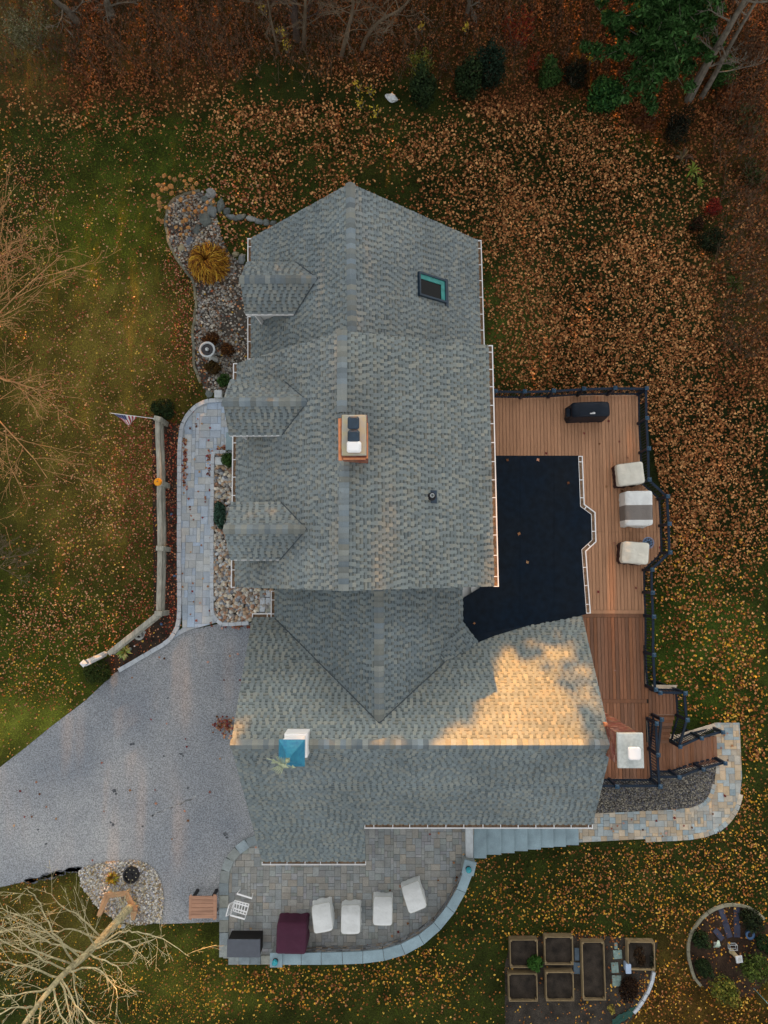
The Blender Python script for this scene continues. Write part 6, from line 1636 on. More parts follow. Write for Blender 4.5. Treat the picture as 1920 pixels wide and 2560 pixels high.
shrub(1050, 160, .85, 1.5, G_YEL, 'loose yellow-green shrub behind the dark cone evergreen', n=900, size=.05, shell=.25)
for i, (a, b, r_) in enumerate([(700, 75, .35), (715, 115, .3), (895, 215, .3), (902, 255, .3), (925, 222, .3), (940, 275, .35), (655, 20, .3), (1480, 145, .3), (1055, 65, .25), (1165, 65, .2)]):
    shrub(a, b, r_, .8, [(.55, .42, .05), (.48, .32, .04)], ['sapling with a few yellow leaves, upper one of the left pair', 'sapling with a few yellow leaves, lower one of the left pair', 'yellow sapling on the lawn edge left of the white rock, upper', 'yellow sapling on the lawn edge left of the white rock, lower', 'yellow-green sapling nearest the white rock', 'yellow sapling lying lowest at the lawn edge', 'yellow sapling at the very top edge', 'yellow sapling between black shrub and pine', 'yellow sprig above the yellow-green shrub', 'tiny yellow sprig at the top right of centre'][i], name='sapling', n=36, size=.06, shell=.1, lumps=3, stems=3, group='saplings with yellow leaves', cat='sapling')
for i, (a, b, r_) in enumerate([(1830, 240, .9), (1880, 110, 1.0), (1870, 300, .9), (1620, 300, .7), (1880, 430, .8)]):
    shrub(a, b, r_, .8, [[(.20, .07, .025), (.14, .045, .018), (.10, .035, .015)], [(.12, .06, .03), (.09, .045, .025)], [(.13, .05, .02), (.05, .06, .02)], [(.12, .05, .02), (.08, .03, .015)], [(.03, .05, .016), (.05, .055, .02), (.08, .04, .018)]][i], ['rusty undergrowth right of the grey trunks', 'brown undergrowth in the upper right corner', 'mixed rusty and green undergrowth at the right edge', 'rusty undergrowth below the pine', 'dull green undergrowth at the right edge'][i], name='undergrowth', n=900, size=.06, shell=.2, group='undergrowth in the right woods')
# ring garden and kitchen garden plants
shrub(1753, 2348, .40, .8, G_DARK, 'dark evergreen at the left inside the ring garden, upper', name='evergreen_shrub', n=1400, size=.045); shrub(1759, 2421, .40, .8, G_DARK, 'dark evergreen at the left inside the ring garden, lower', name='evergreen_shrub', n=1400, size=.045)
shrub(1878, 2302, .55, .9, [(.012, .018, .010), (.02, .03, .012)], 'dark evergreen at the top right inside the ring garden', name='evergreen_shrub', n=1800, size=.045); shrub(1912, 2360, .45, .8, [(.015, .03, .012), (.02, .045, .016)], 'dark green shrub at the right edge of the ring garden', n=1200, size=.045)
shrub(1811, 2474, .72, 1.0, G_YEL, 'olive-yellow leafy shrub at the foot of the ring garden', n=1300, size=.06, shell=.4); shrub(1897, 2425, .75, 1.2, [(.06, .09, .018), (.09, .12, .025), (.04, .06, .015)], 'olive-green leafy shrub at the right of the ring garden', n=1300, size=.06, shell=.4)
shrub(1336, 2407, .36, .6, [(.03, .085, .016), (.045, .11, .02)], 'feathery green herb on the corner of a raised bed', name='herb', n=800, size=.05, elong=1.8, cat='plant', shell=.3)
shrub(1598, 2389, .34, .35, [(.03, .018, .010), (.045, .025, .013)], 'withered brown plant inside the right raised bed', name='withered_plant', n=900, size=.045, ry=.5, cat='plant'); shrub(1571, 2474, .44, .5, [(.018, .010, .007), (.03, .017, .010)], 'dark brown withered heap below the pale blue bin', name='withered_plant', n=1600, size=.045, ry=.66, cat='plant')
shrub(1630, 2400, .16, .3, [(.02, .024, .016), (.03, .03, .02)], 'small dark plant at the right end of the right raised bed', name='withered_plant', n=300, size=.04, ry=.4, cat='plant')
shrub(1528, 2522, .20, .25, [(.35, .28, .06), (.26, .22, .05)], 'yellowed low plant below the long raised bed', name='withered_plant', n=150, size=.05, shell=.2, cat='plant')

# ------------------------------------------------------------------ bare trees
def grow(mb, p, d, L, r, lev, g, up=.15, nseg=5, kids=(7, 6, 0), wob=.22, spread=.9, minr=.007, shrink=.5, sides=(6, 5, 4, 3)):
    pts = [Vector(p)]; d = Vector(d).normalized(); dirs = [d.copy()]
    for i in range(nseg):
        d = (d + Vector((g.uniform(-1, 1), g.uniform(-1, 1), g.uniform(-1, 1))) * wob + Vector((0, 0, up * .3))).normalized()
        pts.append(pts[-1] + d * L / nseg); dirs.append(d.copy())
    rad = [max(minr, r * (1 - .75 * i / nseg)) for i in range(nseg + 1)]
    mb.tube(pts, rad, sides[min(lev, 3)], cap=False)
    side_twigs(mb, pts, dirs, L, rad, lev, g, up, kids, wob, spread, minr, shrink, sides)
def side_twigs(mb, pts, dirs, L, rad, lev, g, up, kids, wob, spread, minr, shrink, sides):
    k = kids[lev] if lev < len(kids) else 0; n = len(pts) - 1
    for j in range(k):
        t = (.18 + .80 * (j + g.random()) / k) * n; i = min(int(t), n - 1); f = t - i
        q = pts[i].lerp(pts[i + 1], f); dd = dirs[min(i + 1, n)]
        s_ = dd.cross(Vector((g.uniform(-1, 1), g.uniform(-1, 1), g.uniform(-1, 1)))).normalized()
        nd = (dd + s_ * spread * g.uniform(.6, 1.3) + Vector((0, 0, up))).normalized()
        grow(mb, q, nd, L * shrink * g.uniform(.6, 1.25) * (1 - .35 * t / n), max(minr, rad[i] * .55), lev + 1, g, up, max(3, 5 - lev), kids, wob, spread, minr, shrink, sides)
def smooth_poly(pts, n=4):
    out = []
    P_ = [pts[0]] + pts + [pts[-1]]
    for i in range(1, len(P_) - 2):
        a, b, c, d = P_[i - 1], P_[i], P_[i + 1], P_[i + 2]
        for k in range(n):
            t = k / n; out.append(.5 * ((2 * b) + (c - a) * t + (2 * a - 5 * b + 4 * c - d) * t * t + (3 * b - a - 3 * c + d) * t ** 3))
    out.append(pts[-1]); return out
# pale tree at the lower left, its trunk leaning away over the lawn
tb_ = [(334, 2258, -.1), (285, 2312, 2.2), (220, 2382, 4.8), (150, 2445, 7.0), (70, 2545, 9.6), (10, 2640, 12.0)]
tk = smooth_poly([P(a, b, z) for a, b, z in tb_])
bt = thing('bare_tree', 'pale bare tree leaning over the lower left lawn', 'tree', tk[0])
mb = MB(); mb.tube(tk, [.165 - .135 * i / (len(tk) - 1) for i in range(len(tk))], 9); mb.build('trunk', m_birch, bt)
def trunk_at(a, b):
    best = min(tk, key=lambda p: (np.hypot(*(np.array(to_px(np.array(p.x), np.array(p.y), np.array(p.z))) - (a, b))))); return best
BRN = [[(235, 2366), (300, 2332), (345, 2330), (405, 2348), (476, 2392)], [(228, 2374), (285, 2352), (330, 2366), (372, 2352), (410, 2338)], [(205, 2398), (120, 2330), (60, 2296), (-10, 2268)], [(192, 2408), (150, 2350), (120, 2308), (92, 2246), (60, 2222)],
       [(182, 2418), (80, 2372), (0, 2312)], [(150, 2445), (40, 2412), (-40, 2398)], [(172, 2426), (240, 2424), (282, 2462), (300, 2500)], [(150, 2446), (192, 2512), (245, 2565)], [(132, 2462), (60, 2484), (-30, 2496)], [(112, 2484), (98, 2545), (90, 2600)],
       [(258, 2338), (205, 2296), (150, 2258), (112, 2222)], [(268, 2330), (300, 2300), (308, 2258)], [(222, 2380), (150, 2366), (70, 2330), (-10, 2330)], [(165, 2432), (110, 2400), (40, 2370), (-20, 2340)], [(215, 2388), (250, 2395), (300, 2420), (305, 2455)],
       [(140, 2455), (170, 2500), (180, 2570)], [(90, 2510), (30, 2520), (-40, 2560)], [(240, 2360), (218, 2330), (212, 2270)], [(120, 2475), (150, 2540), (210, 2600)], [(190, 2410), (185, 2470), (200, 2540)], [(248, 2350), (180, 2325), (120, 2330), (40, 2315)]]
g = random.Random(8); mb = MB()
for L in BRN:
    s_ = trunk_at(*L[0]); z0 = s_.z; n = len(L); pts = [s_] + [P(a, b, z0 + (.5 + .55 * (i + 1))) for i, (a, b) in enumerate(L[1:])]
    pts = smooth_poly(pts, 4); dirs = [(pts[min(i + 1, len(pts) - 1)] - pts[max(i - 1, 0)]).normalized() for i in range(len(pts))]
    pts = [p + Vector((g.uniform(-1, 1), g.uniform(-1, 1), g.uniform(-1, 1))) * .035 for p in pts]
    rad = [.033 - .026 * i / (len(pts) - 1) for i in range(len(pts))]
    mb.tube(pts, rad, 6, cap=False); LL = sum((b - a).length for a, b in zip(pts[:-1], pts[1:]))
    side_twigs(mb, pts, dirs, min(LL, 3.4), [r * .6 for r in rad], 0, g, .10, (8, 4, 0), .16, .85, .0055, .42, (5, 4, 3, 3))
tag(mb.build('branches', m_birch, bt), kind='stuff')
# twiggy trees standing just outside the left edge
def crown_tree(px, py, h, nprim, plen, label, mt, seed, kids=(9, 7, 4), lean=(0, 0), r0=.12, z0=.25, flat=.55, name='bare_tree', minr=.007, group=None):
    g = random.Random(seed); b = Pg(px, py); t = thing(name, label, 'tree', b, group)
    tk = smooth_poly([b - Vector((0, 0, .1)), b + Vector((lean[0] * .3 + .1, lean[1] * .3, h * .35)), b + Vector((lean[0] * .7 - .1, lean[1] * .7, h * .7)), b + Vector((lean[0], lean[1], h))], 4)
    m1 = MB(); m1.tube(tk, [r0 * (1 - .8 * i / (len(tk) - 1)) for i in range(len(tk))], 7); m1.build('trunk', mt, t)
    mb = MB()
    for k in range(nprim):
        f = z0 + (1 - z0) * (k + .5) / nprim; i = min(int(f * (len(tk) - 1)), len(tk) - 2); p = tk[i].lerp(tk[i + 1], f * (len(tk) - 1) - i); a = k * 2.399 + g.uniform(-.3, .3)
        grow(mb, p, (math.cos(a), math.sin(a), flat), plen * (1.15 - .55 * f) * g.uniform(.8, 1.15), r0 * .4 * (1.1 - .6 * f), 0, g, .12, 6, kids, .16, .75, minr, .5)
    tag(mb.build('branches', mt, t), kind='stuff'); return t
crown_tree(-45, 960, 6.6, 30, 7.2, 'orange-tan bare tree reaching in from the left edge', m_twig, 3, kids=(9, 6, 2), r0=.12, flat=.30, minr=.005)
crown_tree(-10, 1400, 2.8, 20, 2.0, 'low twiggy grey bush at the left edge', m_greytwig, 5, kids=(8, 6, 0), r0=.06, z0=.1, flat=.5, name='bare_bush')
crown_tree(-30, 720, 4.5, 11, 3.4, 'thin tan bare tree at the upper left edge', m_twig, 6, kids=(8, 6, 2), r0=.09, flat=.45)
# trees in the woods at the top
def pole_tree(pts_px, r0, label, mt, seed, ntw=10, twl=1.6, ext=4.0, name='woodland_tree', group='bare trees in the woods at the top'):
    b = Pg(*pts_px[0]); g = random.Random(seed); pts = [b - Vector((0, 0, .1))]
    for a in pts_px[1:]:
        z = max(pts[-1].z + .3, zfit(a[0], a[1], b)); pts.append(P(a[0], a[1], z))
    d = (pts[-1] - pts[-2]).normalized(); d = (d + Vector((0, 0, .8))).normalized(); pts.append(pts[-1] + d * ext)
    tk = smooth_poly(pts, 4); t = thing(name, label, 'tree', b, group); m1 = MB(); m1.tube(tk, [r0 * (1 - .7 * i / (len(tk) - 1)) for i in range(len(tk))], 8); m1.build('trunk', mt, t)
    mb = MB()
    for k in range(ntw):
        f = .25 + .73 * (k + .5) / ntw; i = min(int(f * (len(tk) - 1)), len(tk) - 2); a = k * 2.399
        grow(mb, tk[i], (math.cos(a), math.sin(a), .5), twl * g.uniform(.6, 1.2), r0 * .22, 0, g, .1, 5, (6, 5, 0), .18, .8, .008, .5)
    tag(mb.build('branches', mt, t), kind='stuff')
pole_tree([(1723, 246), (1762, 170), (1810, 90), (1862, 0)], .20, 'thick grey trunk at the upper right, left one of a pair', m_bark, 1, 8, 1.7, 5, group='pair of grey trunks')
pole_tree([(1756, 240), (1790, 180), (1822, 120), (1868, 40)], .13, 'thinner grey trunk at the upper right, right one of a pair', m_bark, 2, 6, 1.6, 5, group='pair of grey trunks')
pole_tree([(853, 138), (868, 80), (880, 35), (884, -10)], .10, 'grey-green forked sapling at the top, left of the bent one', m_greytwig, 3, 12, 1.9, 3)
pole_tree([(903, 125), (918, 90), (955, 48), (1015, 10)], .09, 'bent bare sapling at the top leaning right', m_greytwig, 4, 10, 1.8, 3)
pole_tree([(759, 105), (762, 50), (763, -5)], .10, 'straight bare sapling at the top, third trunk from the left', m_greytwig, 5, 8, 1.6, 3)
pole_tree([(741, 95), (738, 40), (736, -10)], .17, 'dark straight trunk at the top beside a thinner one', mat('dark_bark', (.07, .05, .04), .95, .3, 5, .5, 30), 6, 5, 1.6, 4)
pole_tree([(278, 35), (268, 10), (260, -20)], .20, 'thick trunk at the top left of centre', m_bark, 7, 6, 2.0, 4)
pole_tree([(192, 52), (165, 22), (130, -8)], .17, 'grey trunk at the top left corner leaning left', m_bark, 8, 6, 2.0, 4)
pole_tree([(1168, 32), (1173, 10), (1176, -20)], .10, 'slim grey trunk at the top right of centre', m_bark, 9, 6, 1.6, 4)
pole_tree([(695, 130), (680, 60), (668, -5)], .05, 'very thin arching sapling at the top', m_greytwig, 12, 9, 1.5, 2)
# pine near the upper right corner
b = Pg(1585, 185); pn = thing('pine_tree', 'green pine at the upper right with layered soft needles', 'pine', b); g = random.Random(4); cl = []; mb = MB(); hp = 8.0
mb2 = MB(); mb2.tube([b - Vector((0, 0, .1)), b + Vector((.05, .1, hp * .5)), b + Vector((0, 0, hp))], [.17, .11, .03], 8); mb2.build('trunk', m_bark, pn)
for k in range(64):
    f = (k + .5) / 64; z = .9 + (hp - 1.0) * f; a = k * 2.399; L = 2.6 * (1 - f) ** .75 + .35; L *= g.uniform(.75, 1.12)
    p0 = b + Vector((0, 0, z)); p1 = p0 + Vector((math.cos(a) * L, math.sin(a) * L, .18 * L)); mb.tube([p0, p0.lerp(p1, .5) + Vector((0, 0, .06)), p1], [.035, .022, .008], 4, cap=False)
    for q in range(5):
        c = p0.lerp(p1, .28 + .72 * q / 4) + Vector((g.uniform(-.3, .3), g.uniform(-.3, .3), g.uniform(-.02, .14))); s_ = g.uniform(.26, .44); cl.append((tuple(c), s_, s_, s_ * .55, 1.0))
tag(mb.build('branches', m_bark, pn), kind='stuff')
foliage(cl, 42000, .080, [(.022, .062, .014), (.032, .085, .020), (.045, .11, .028), (.014, .042, .010), (.060, .125, .040)], 'needles', pn, .15, 1.5, .9, 4)
shrub(70, 70, 1.3, 2.2, [(.16, .15, .08), (.11, .11, .05), (.20, .19, .12), (.08, .08, .03)], 'hazy grey-green bush in the upper left corner', n=2600, size=.045, shell=.2, lumps=10)

# unseen woods added beyond the picture; their heights shape where the low sun falls
g = np.random.default_rng(21); Vs, Cs_ = [], []; tkm = MB()
def wood_tree(x, y, h, n=420):
    z0 = float(gz(x, y)); tkm.tube([(x, y, z0 - .2), (x, y, z0 + h * .95)], [.16, .03], 5, (.20, .17, .13), cap=False)
    f = g.random(n) ** .8; zz = z0 + h * (.12 + .88 * f); rr_ = (.24 * h * (1 - f) ** .7 + .25) * np.sqrt(g.random(n)); a = g.uniform(0, 6.28, n)
    p = np.stack([x + rr_ * np.cos(a), y + rr_ * np.sin(a), zz], -1); t1 = g.normal(size=(n, 3)); t1 /= np.linalg.norm(t1, axis=1)[:, None]; t2 = np.cross(t1, g.normal(size=(n, 3))); t2 /= np.linalg.norm(t2, axis=1)[:, None]
    s = g.uniform(.28, .55, n)[:, None]
    Vs.append(np.stack([p - t1 * s, p - t2 * s * .5, p + t1 * s, p + t2 * s * .5], 1).reshape(-1, 3)); Cs_.append(np.repeat(np.array(G_DARK)[g.integers(0, 4, n)] * g.uniform(.8, 1.6, (n, 1)), 4, 0))
WH = []
for row, (y, dx) in enumerate(((31.0, 2.1), (34.5, 2.3), (38.5, 2.6), (43, 3.0))):
    x = -20.0 + row * .8
    while x < 19:
        xx = x + g.uniform(-.5, .5); yy = y + g.uniform(-1, 1)
        h = WOOD_H(xx) + (yy - 31) * .19 + g.uniform(-.7, .7) if 'WOOD_H' in globals() else 11 + g.uniform(-1, 1)
        wood_tree(xx, yy, h); x += dx
V = np.concatenate(Vs); wo_ = link('woods', np_mesh('woods', V, np.arange(len(V)).reshape(-1, 4), np.concatenate(Cs_), m_leaf))
tag(wo_, 'evergreen woods standing beyond the upper edge of the yard', kind='stuff')
tag(tkm.build('woods_trunks', m_bark), 'trunks of the evergreen woods', kind='stuff')

# ------------------------------------------------------------------ undergrowth brush, grass and fallen leaves
hard = [pw(drive_px), pw(walk_px), pw(stonebed_px), pw(patio_px), pw(path_px, GR), pw(gravelR_px, GR), pw(fire_px), [Vector((p[0].x, p[0].y, 0)) for p in [(P(a, b, 0),) for a, b in house_px]]]
hard.append([Vector((p.x + dx, p.y + dy, 0)) for p, dx, dy in ((posts[0], -1, 0), (posts[5], 0, 0), (posts[8], 0, 0), (posts[9], 0, 0), (posts[11], 0, 0), (posts[12], 0, 0), (plat[0], 0, 0), (plat[1], 0, 0), (plat[2], 0, 0), (stp[2][0], 0, 0), (stq[2][0], 0, 0), (low[3], 0, 0), (low[4], -1, 0))])
hard.append([Vector((P(a, b, -.6).x, P(a, b, -.6).y, 0)) for a, b in ((1160, 2050), (1450, 2050), (1450, 2112), (1300, 2132), (1186, 2148))])
rbp = [[P(*z6(x0, y0), GR), P(*z6(x1, y0), GR), P(*z6(x1, y1), GR), P(*z6(x0, y1), GR)] for (x0, y0, x1, y1), l in RB]
def free_mask(x, y, polys):
    m_ = np.ones(x.shape, bool)
    for p in polys: m_ &= ~inpoly(x, y, p)
    return m_
def vnoise(x, y, s, seed=0.0):
    """cheap smooth value noise"""
    gx, gy = x * s + seed * 17.3, y * s + seed * 9.1; ix, iy = np.floor(gx), np.floor(gy); fx, fy = gx - ix, gy - iy; fx = fx * fx * (3 - 2 * fx); fy = fy * fy * (3 - 2 * fy)
    def h(a, b): v = np.sin(a * 127.1 + b * 311.7) * 43758.5453; return v - np.floor(v)
    return (h(ix, iy) * (1 - fx) + h(ix + 1, iy) * fx) * (1 - fy) + (h(ix, iy + 1) * (1 - fx) + h(ix + 1, iy + 1) * fx) * fy
O_P = [(.42, .23, .12), (.33, .16, .075), (.50, .30, .16), (.16, .07, .035), (.24, .11, .05), (.58, .37, .20), (.12, .05, .025)]
Y_P = [(.62, .40, .06), (.50, .27, .05), (.70, .52, .14), (.36, .17, .06), (.26, .11, .05), (.40, .22, .12), (.20, .085, .04)]
K_P = [(.50, .32, .25), (.36, .14, .09), (.58, .44, .27), (.27, .09, .06), (.44, .22, .15), (.56, .44, .12)]
D_P = [(.24, .05, .05), (.32, .11, .08), (.40, .20, .13), (.17, .04, .04), (.46, .27, .22)]
L_P = [(.17, .075, .036), (.11, .045, .025), (.25, .115, .055), (.07, .03, .018), (.20, .085, .042), (.30, .155, .08)]
LEAF_BLOBS = [  # px, py, rx, ry, density
    (1560, 820, 330, 380, .95), (1350, 480, 260, 200, .80), (1700, 1100, 190, 330, .95), (1000, 370, 300, 55, .75), (620, 470, 130, 130, .62), (560, 360, 130, 110, .45), (700, 300, 240, 40, .75), (350, 300, 120, 40, .35), (190, 300, 90, 80, .40), (80, 470, 110, 120, .42), (110, 390, 80, 40, .45),
    (830, 450, 90, 60, .42), (1080, 330, 160, 40, .6), (60, 200, 120, 120, .3), (360, 1230, 55, 230, .62), (364, 1130, 26, 120, .75), (355, 1480, 60, 120, .6), (300, 1200, 120, 200, .42), (200, 1300, 160, 260, .34), (230, 900, 200, 260, .26), (425, 1300, 20, 300, .95), (455, 760, 46, 150, .8), (445, 900, 60, 110, .5),
    (140, 1560, 170, 130, .42), (60, 1700, 90, 60, .5), (120, 1740, 70, 40, .6), (230, 1560, 110, 60, .4), (380, 2480, 230, 100, .52), (760, 2460, 160, 60, .62), (600, 2410, 60, 30, .4), (1020, 2450, 130, 80, .42), (1300, 2270, 160, 60, .55), (1560, 2170, 160, 60, .75), (1500, 2240, 260, 60, .62), (1680, 2240, 140, 90, .65),
    (1800, 2170, 120, 110, .6), (1860, 1900, 60, 240, .65), (1820, 1560, 100, 160, .45), (1700, 1530, 60, 110, .4), (1700, 1700, 80, 90, .3), (1850, 1350, 90, 150, .6), (1240, 2170, 100, 30, .35), (1290, 2340, 100, 20, .8), (1480, 2335, 90, 16, .8), (1470, 2460, 14, 70, .5), (60, 2330, 100, 140, .42), (250, 2440, 120, 90, .35),
    (1660, 2480, 120, 90, .42), (1830, 2530, 120, 50, .5), (1850, 2260, 80, 40, .4), (1250, 1040, 60, 60, .35), (1330, 880, 60, 120, .28), (60, 650, 90, 120, .3), (1860, 760, 80, 200, .7), (1500, 330, 200, 60, .75)]
def leaf_density(px, py, x, y):
    d = np.full(px.shape, .12)
    for a, b, rx, ry, w_ in LEAF_BLOBS: d = np.maximum(d, w_ * np.exp(-(((px - a) / rx) ** 2 + ((py - b) / ry) ** 2) ** 1.5 * .7))
    edge = 236 + 60 * np.sin(px / 170.0) + 40 * np.sin(px / 61.0)
    f = np.clip((edge + 30 - py) / 80, 0, 1) * np.where(px < 170, .35, 1); d = np.maximum(d, f)
    d = np.maximum(d, np.clip((px - (1780 + .10 * (py - 300))) / 60, 0, 1) * (py < 1000) * .9)
    d = np.maximum(d, np.clip((px - 1330) / 150, 0, 1) * np.clip((px * .62 - 600 - py) / 80, 0, 1) * .9)
    cl_ = vnoise(x, y, 1.1, 1) * .55 + vnoise(x, y, 3.1, 2) * .45
    return d * np.clip(.25 + 1.5 * cl_, .2, 1.6)
N = 640000
x = rng.uniform(-24, 25.5, N); y = rng.uniform(-21.5, 31, N); z = gz(x, y)
px, py = to_px(x, y, z)
den = leaf_density(px, py, x, y)
keep = (rng.random(N) < den * np.where((px < 520) & (py > 330), 1.0, .82) * np.where(py > 1900, .88, 1) * (vnoise(x, y, .45, 7) * 1.1 + .5))
x, y, z, px, py = x[keep], y[keep], z[keep], px[keep], py[keep]
keep = free_mask(x, y, hard + rbp + [pw(bed_px)]) | (inpoly(x, y, pw(bed_px)) & (rng.random(len(x)) < .85) & free_mask(x, y, hard)); x, y, z, px, py = x[keep], y[keep], z[keep], px[keep], py[keep]
n = len(x); print('leaves', n)
def pick(p): p = np.array(p); return p[rng.integers(0, len(p), n)]
edge = 250 + 60 * np.sin(px / 170.0)
wY = np.clip((py - 1950) / 300, 0, 1) * np.where(px > 250, 1, .9); wY = np.maximum(wY, np.clip((py - 1560) / 200, 0, 1) * (px < 700) * .6); wY = np.maximum(wY, (px > 1600) * np.clip((py - 1250) / 700, 0, .75))
wK = np.clip((700 - px) / 150, 0, 1) * np.clip((py - 330) / 200, 0, 1); wD = ((np.abs(px - 372) < 70) & (py > 1030) & (py < 1640)) * .7 + ((px > 405) & (px < 475) & (py > 640) & (py < 1600)) * .5
wL = np.clip((edge - py) / 60, 0, 1); wL = np.maximum(wL, np.clip((px - 1330) / 150, 0, 1) * np.clip((px * .62 - 620 - py) / 60, 0, 1)); wL = np.maximum(wL, (px > 1780) * (py < 1000) * .7)
c = pick(O_P)
for w_, p in ((wK, K_P), (wD, D_P), (wY, Y_P), (wL, L_P)):
    m_ = rng.random(n) < w_; c = np.where(m_[:, None], pick(p), c)
c = c * (.42 + .80 * rng.random((n, 1))) * np.array((1.16, .94, .70))
def leaf_mesh(name, x, y, z, c, s, label, tilt=.38):
    n = len(x); a = rng.uniform(0, 6.28, n); t = np.stack([np.cos(a), np.sin(a), rng.normal(0, tilt, n)], -1); b = np.stack([-np.sin(a), np.cos(a), rng.normal(0, tilt, n)], -1)
    p = np.stack([x, y, z + .018 + rng.uniform(0, .03, n)], -1); s = s[:, None]; cup_ = np.array((0, 0, 1.0)) * rng.uniform(-.25, .45, (n, 1)) * s
    # six-cornered lobed outline with a raised or sunken midrib
    q = np.stack([p - t * s * .62, p - t * s * .05 - b * s * .52 + cup_, p + t * s * .18 - b * s * .22 + cup_ * .4, p + t * s * .60, p + t * s * .18 + b * s * .22 + cup_ * .4, p - t * s * .05 + b * s * .52 + cup_], 1)
    i0 = np.arange(n)[:, None] * 6; Fq = np.concatenate([np.concatenate([i0, i0 + 1, i0 + 2, i0 + 3], 1), np.concatenate([i0, i0 + 3, i0 + 4, i0 + 5], 1)])
    return tag(link(name, np_mesh(name, q.reshape(-1, 3), Fq, np.repeat(c, 6, 0), m_leaf)), label, kind='stuff')
s = (.046 + .080 * rng.random(n) ** 1.4) * np.where(py > 1900, .80, 1.0) * np.where((px < 520) & (py > 330), .68, 1.0) * np.where(py < 260, .9, 1)
leaf_mesh('fallen_leaves', x, y, z, c, s, 'fallen autumn leaves scattered over the lawn and the woodland floor')
# grass blades lying every way over the lawn
N = 230000
x = rng.uniform(-22, 22, N); y = rng.uniform(-20, 20, N); z = gz(x, y); px, py = to_px(x, y, z)
keep = free_mask(x, y, hard + rbp + [pw(bed_px), pw(leftstrip_px), [P(a, b, GR) for a, b in garden_px], [P(a, b, GR) for a, b in rcirc_px]]) & (py > 200 + 50 * np.sin(px / 170)); x, y, z, px, py = x[keep], y[keep], z[keep], px[keep], py[keep]; n = len(x)
gcol = ground_color(px, py, x, y) * rng.uniform(.6, 2.3, (n, 1)) * np.array((1.0, 1.12, .85)); a = rng.uniform(0, 6.28, n); L = rng.uniform(.06, .17, n)[:, None]; w_ = .012
t = np.stack([np.cos(a), np.sin(a), rng.uniform(.2, .9, n)], -1); b = np.stack([-np.sin(a), np.cos(a), np.zeros(n)], -1); p = np.stack([x, y, z], -1)
q = np.stack([p - b * w_, p + b * w_, p + t * L], 1)
tag(link('grass', np_mesh('grass', q.reshape(-1, 3), np.arange(n * 3).reshape(-1, 3), np.repeat(gcol, 3, 0), m_leaf)), 'short autumn grass of the lawn', kind='stuff')
# thin brush standing in the woodland
mb = MB(); g = random.Random(9)
for k in range(2400):
    a, b_ = g.uniform(-60, 1980), g.uniform(-60, 215)
    if k % 4 == 0: a, b_ = g.uniform(1780, 1960), g.uniform(100, 900)
    if k % 4 == 1: a, b_ = g.uniform(-60, 1000), g.uniform(-60, 160)
    c0 = Pg(a, b_); h = g.uniform(.5, 1.8); d = Vector((g.uniform(-.5, .5), g.uniform(-.5, .5), 1)) * h
    v = g.uniform(.7, 1.2); mb.tube([c0, c0 + d * .5 + Vector((g.uniform(-.1, .1), g.uniform(-.1, .1), 0)), c0 + d], [.010, .007, .003], 3, cap=False)
    for j in range(3):
        q0 = c0 + d * g.uniform(.4, .8); mb.tube([q0, q0 + Vector((g.uniform(-.4, .4), g.uniform(-.4, .4), g.uniform(.1, .4)))], [.006, .003], 3, cap=False)
tag(mb.build('brush', m_brush), 'thin leafless brush in the woods', kind='stuff')
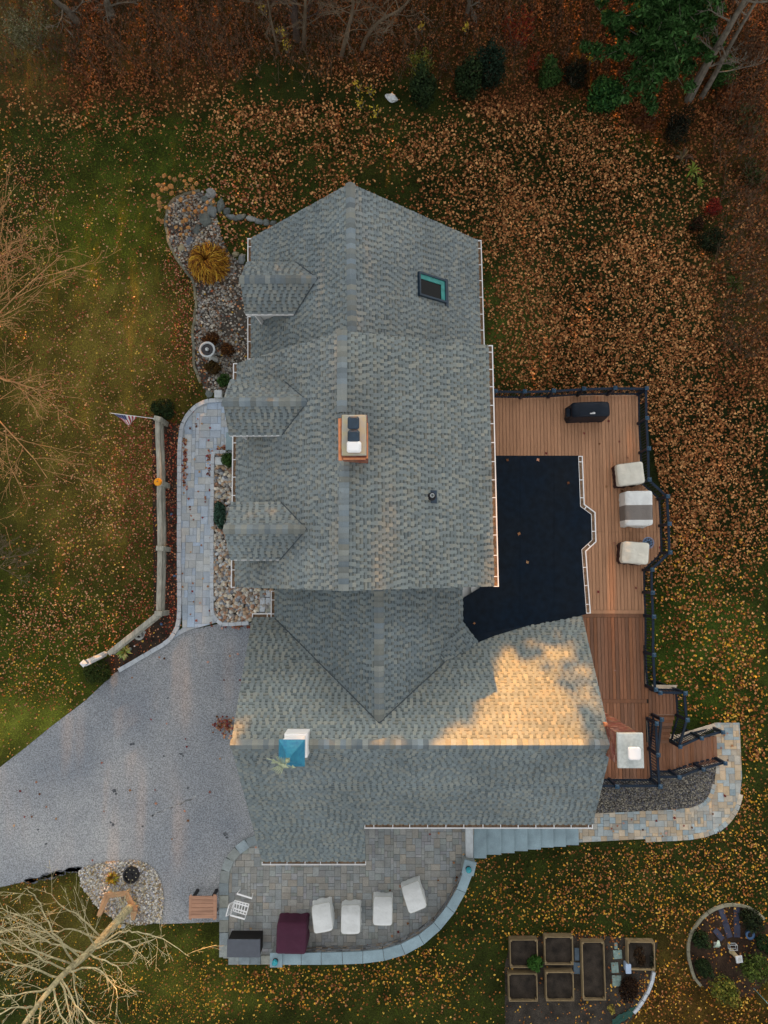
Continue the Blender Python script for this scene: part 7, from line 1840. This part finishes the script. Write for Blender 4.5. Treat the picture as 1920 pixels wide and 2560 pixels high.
# single leaves blown onto paving, deck and roofs
LX = []
def drop(a, b, z): c_ = P(a, b, z); LX.append((c_.x, c_.y, c_.z))
def drop_on(a, b): c_ = PP(a, b, pfl.pl); LX.append((c_.x, c_.y, c_.z + .01))
for a, b in [(256, 1906), (52, 1977), (92, 1954), (62, 2042), (36, 2063), (80, 2042), (325, 1976), (388, 1975), (378, 1798), (417, 1809), (467, 1866), (464, 1847), (462, 2028), (470, 2051), (390, 2008), (232, 2150), (260, 2028), (116, 2017), (550, 1896), (595, 1635), (330, 1694), (398, 1643), (411, 1646), (358, 1640), (520, 1655), (575, 1640), (600, 1700), (560, 1700), (100, 1985), (430, 2098), (141, 2046), (525, 1980)]: drop(a, b, .018)
for k in range(70): drop(random.gauss(462, 4), random.uniform(1095, 1225), .055)
for k in range(40): drop(random.gauss(525, 4), random.uniform(1125, 1190), .055)
for k in range(50): drop(random.gauss(566, 10), 1125 + random.gauss(0, 5), .055)
for k in range(46): drop(random.uniform(456, 530), random.uniform(1020, 1560), .055)
for k in range(40): drop(random.gauss(600, 26), random.gauss(1566, 3), .03)
for k in range(110): drop(random.gauss(563, 13), random.gauss(1814, 12), .02 + random.random() * .08)
for a, b in [(1075, 2085), (1097, 2083), (1134, 2156), (1142, 2193), (1095, 2200), (1000, 2213), (975, 2225), (1000, 2216), (1020, 2308), (996, 2329), (980, 2340), (920, 2363), (747, 2290), (628, 2320), (640, 2118), (860, 2376), (1140, 2200), (1160, 2136), (690, 2392)]: drop(a, b, .058)
for a, b in [(1460, 1083), (1498, 1110), (1521, 1053), (1548, 1105), (1568, 1143), (1365, 1133), (1537, 1358), (1496, 1480), (1516, 1216), (1650, 1368), (1555, 1228), (1538, 1676), (1590, 1470)]: drop(a, b, ZD + .006)
for a, b in [(1345, 1150), (1297, 1335), (1268, 1150), (1420, 1208), (1318, 1405), (1185, 1558)]: drop_on(a, b)
for k in range(16): drop(random.uniform(1500, 1845), random.uniform(2030, 2095), GR + .06)
for k in range(9): drop(random.uniform(1795, 1845), random.uniform(1820, 2000), GR + .06)
LX = np.array(LX); n = len(LX); c = np.array(O_P + D_P + D_P)[rng.integers(0, 17, n)] * rng.uniform(.6, 1.1, (n, 1))
leaf_mesh('blown_leaves', LX[:, 0], LX[:, 1], LX[:, 2] - .012, c, rng.uniform(.07, .12, n), 'single leaves blown onto paving and deck', .2)
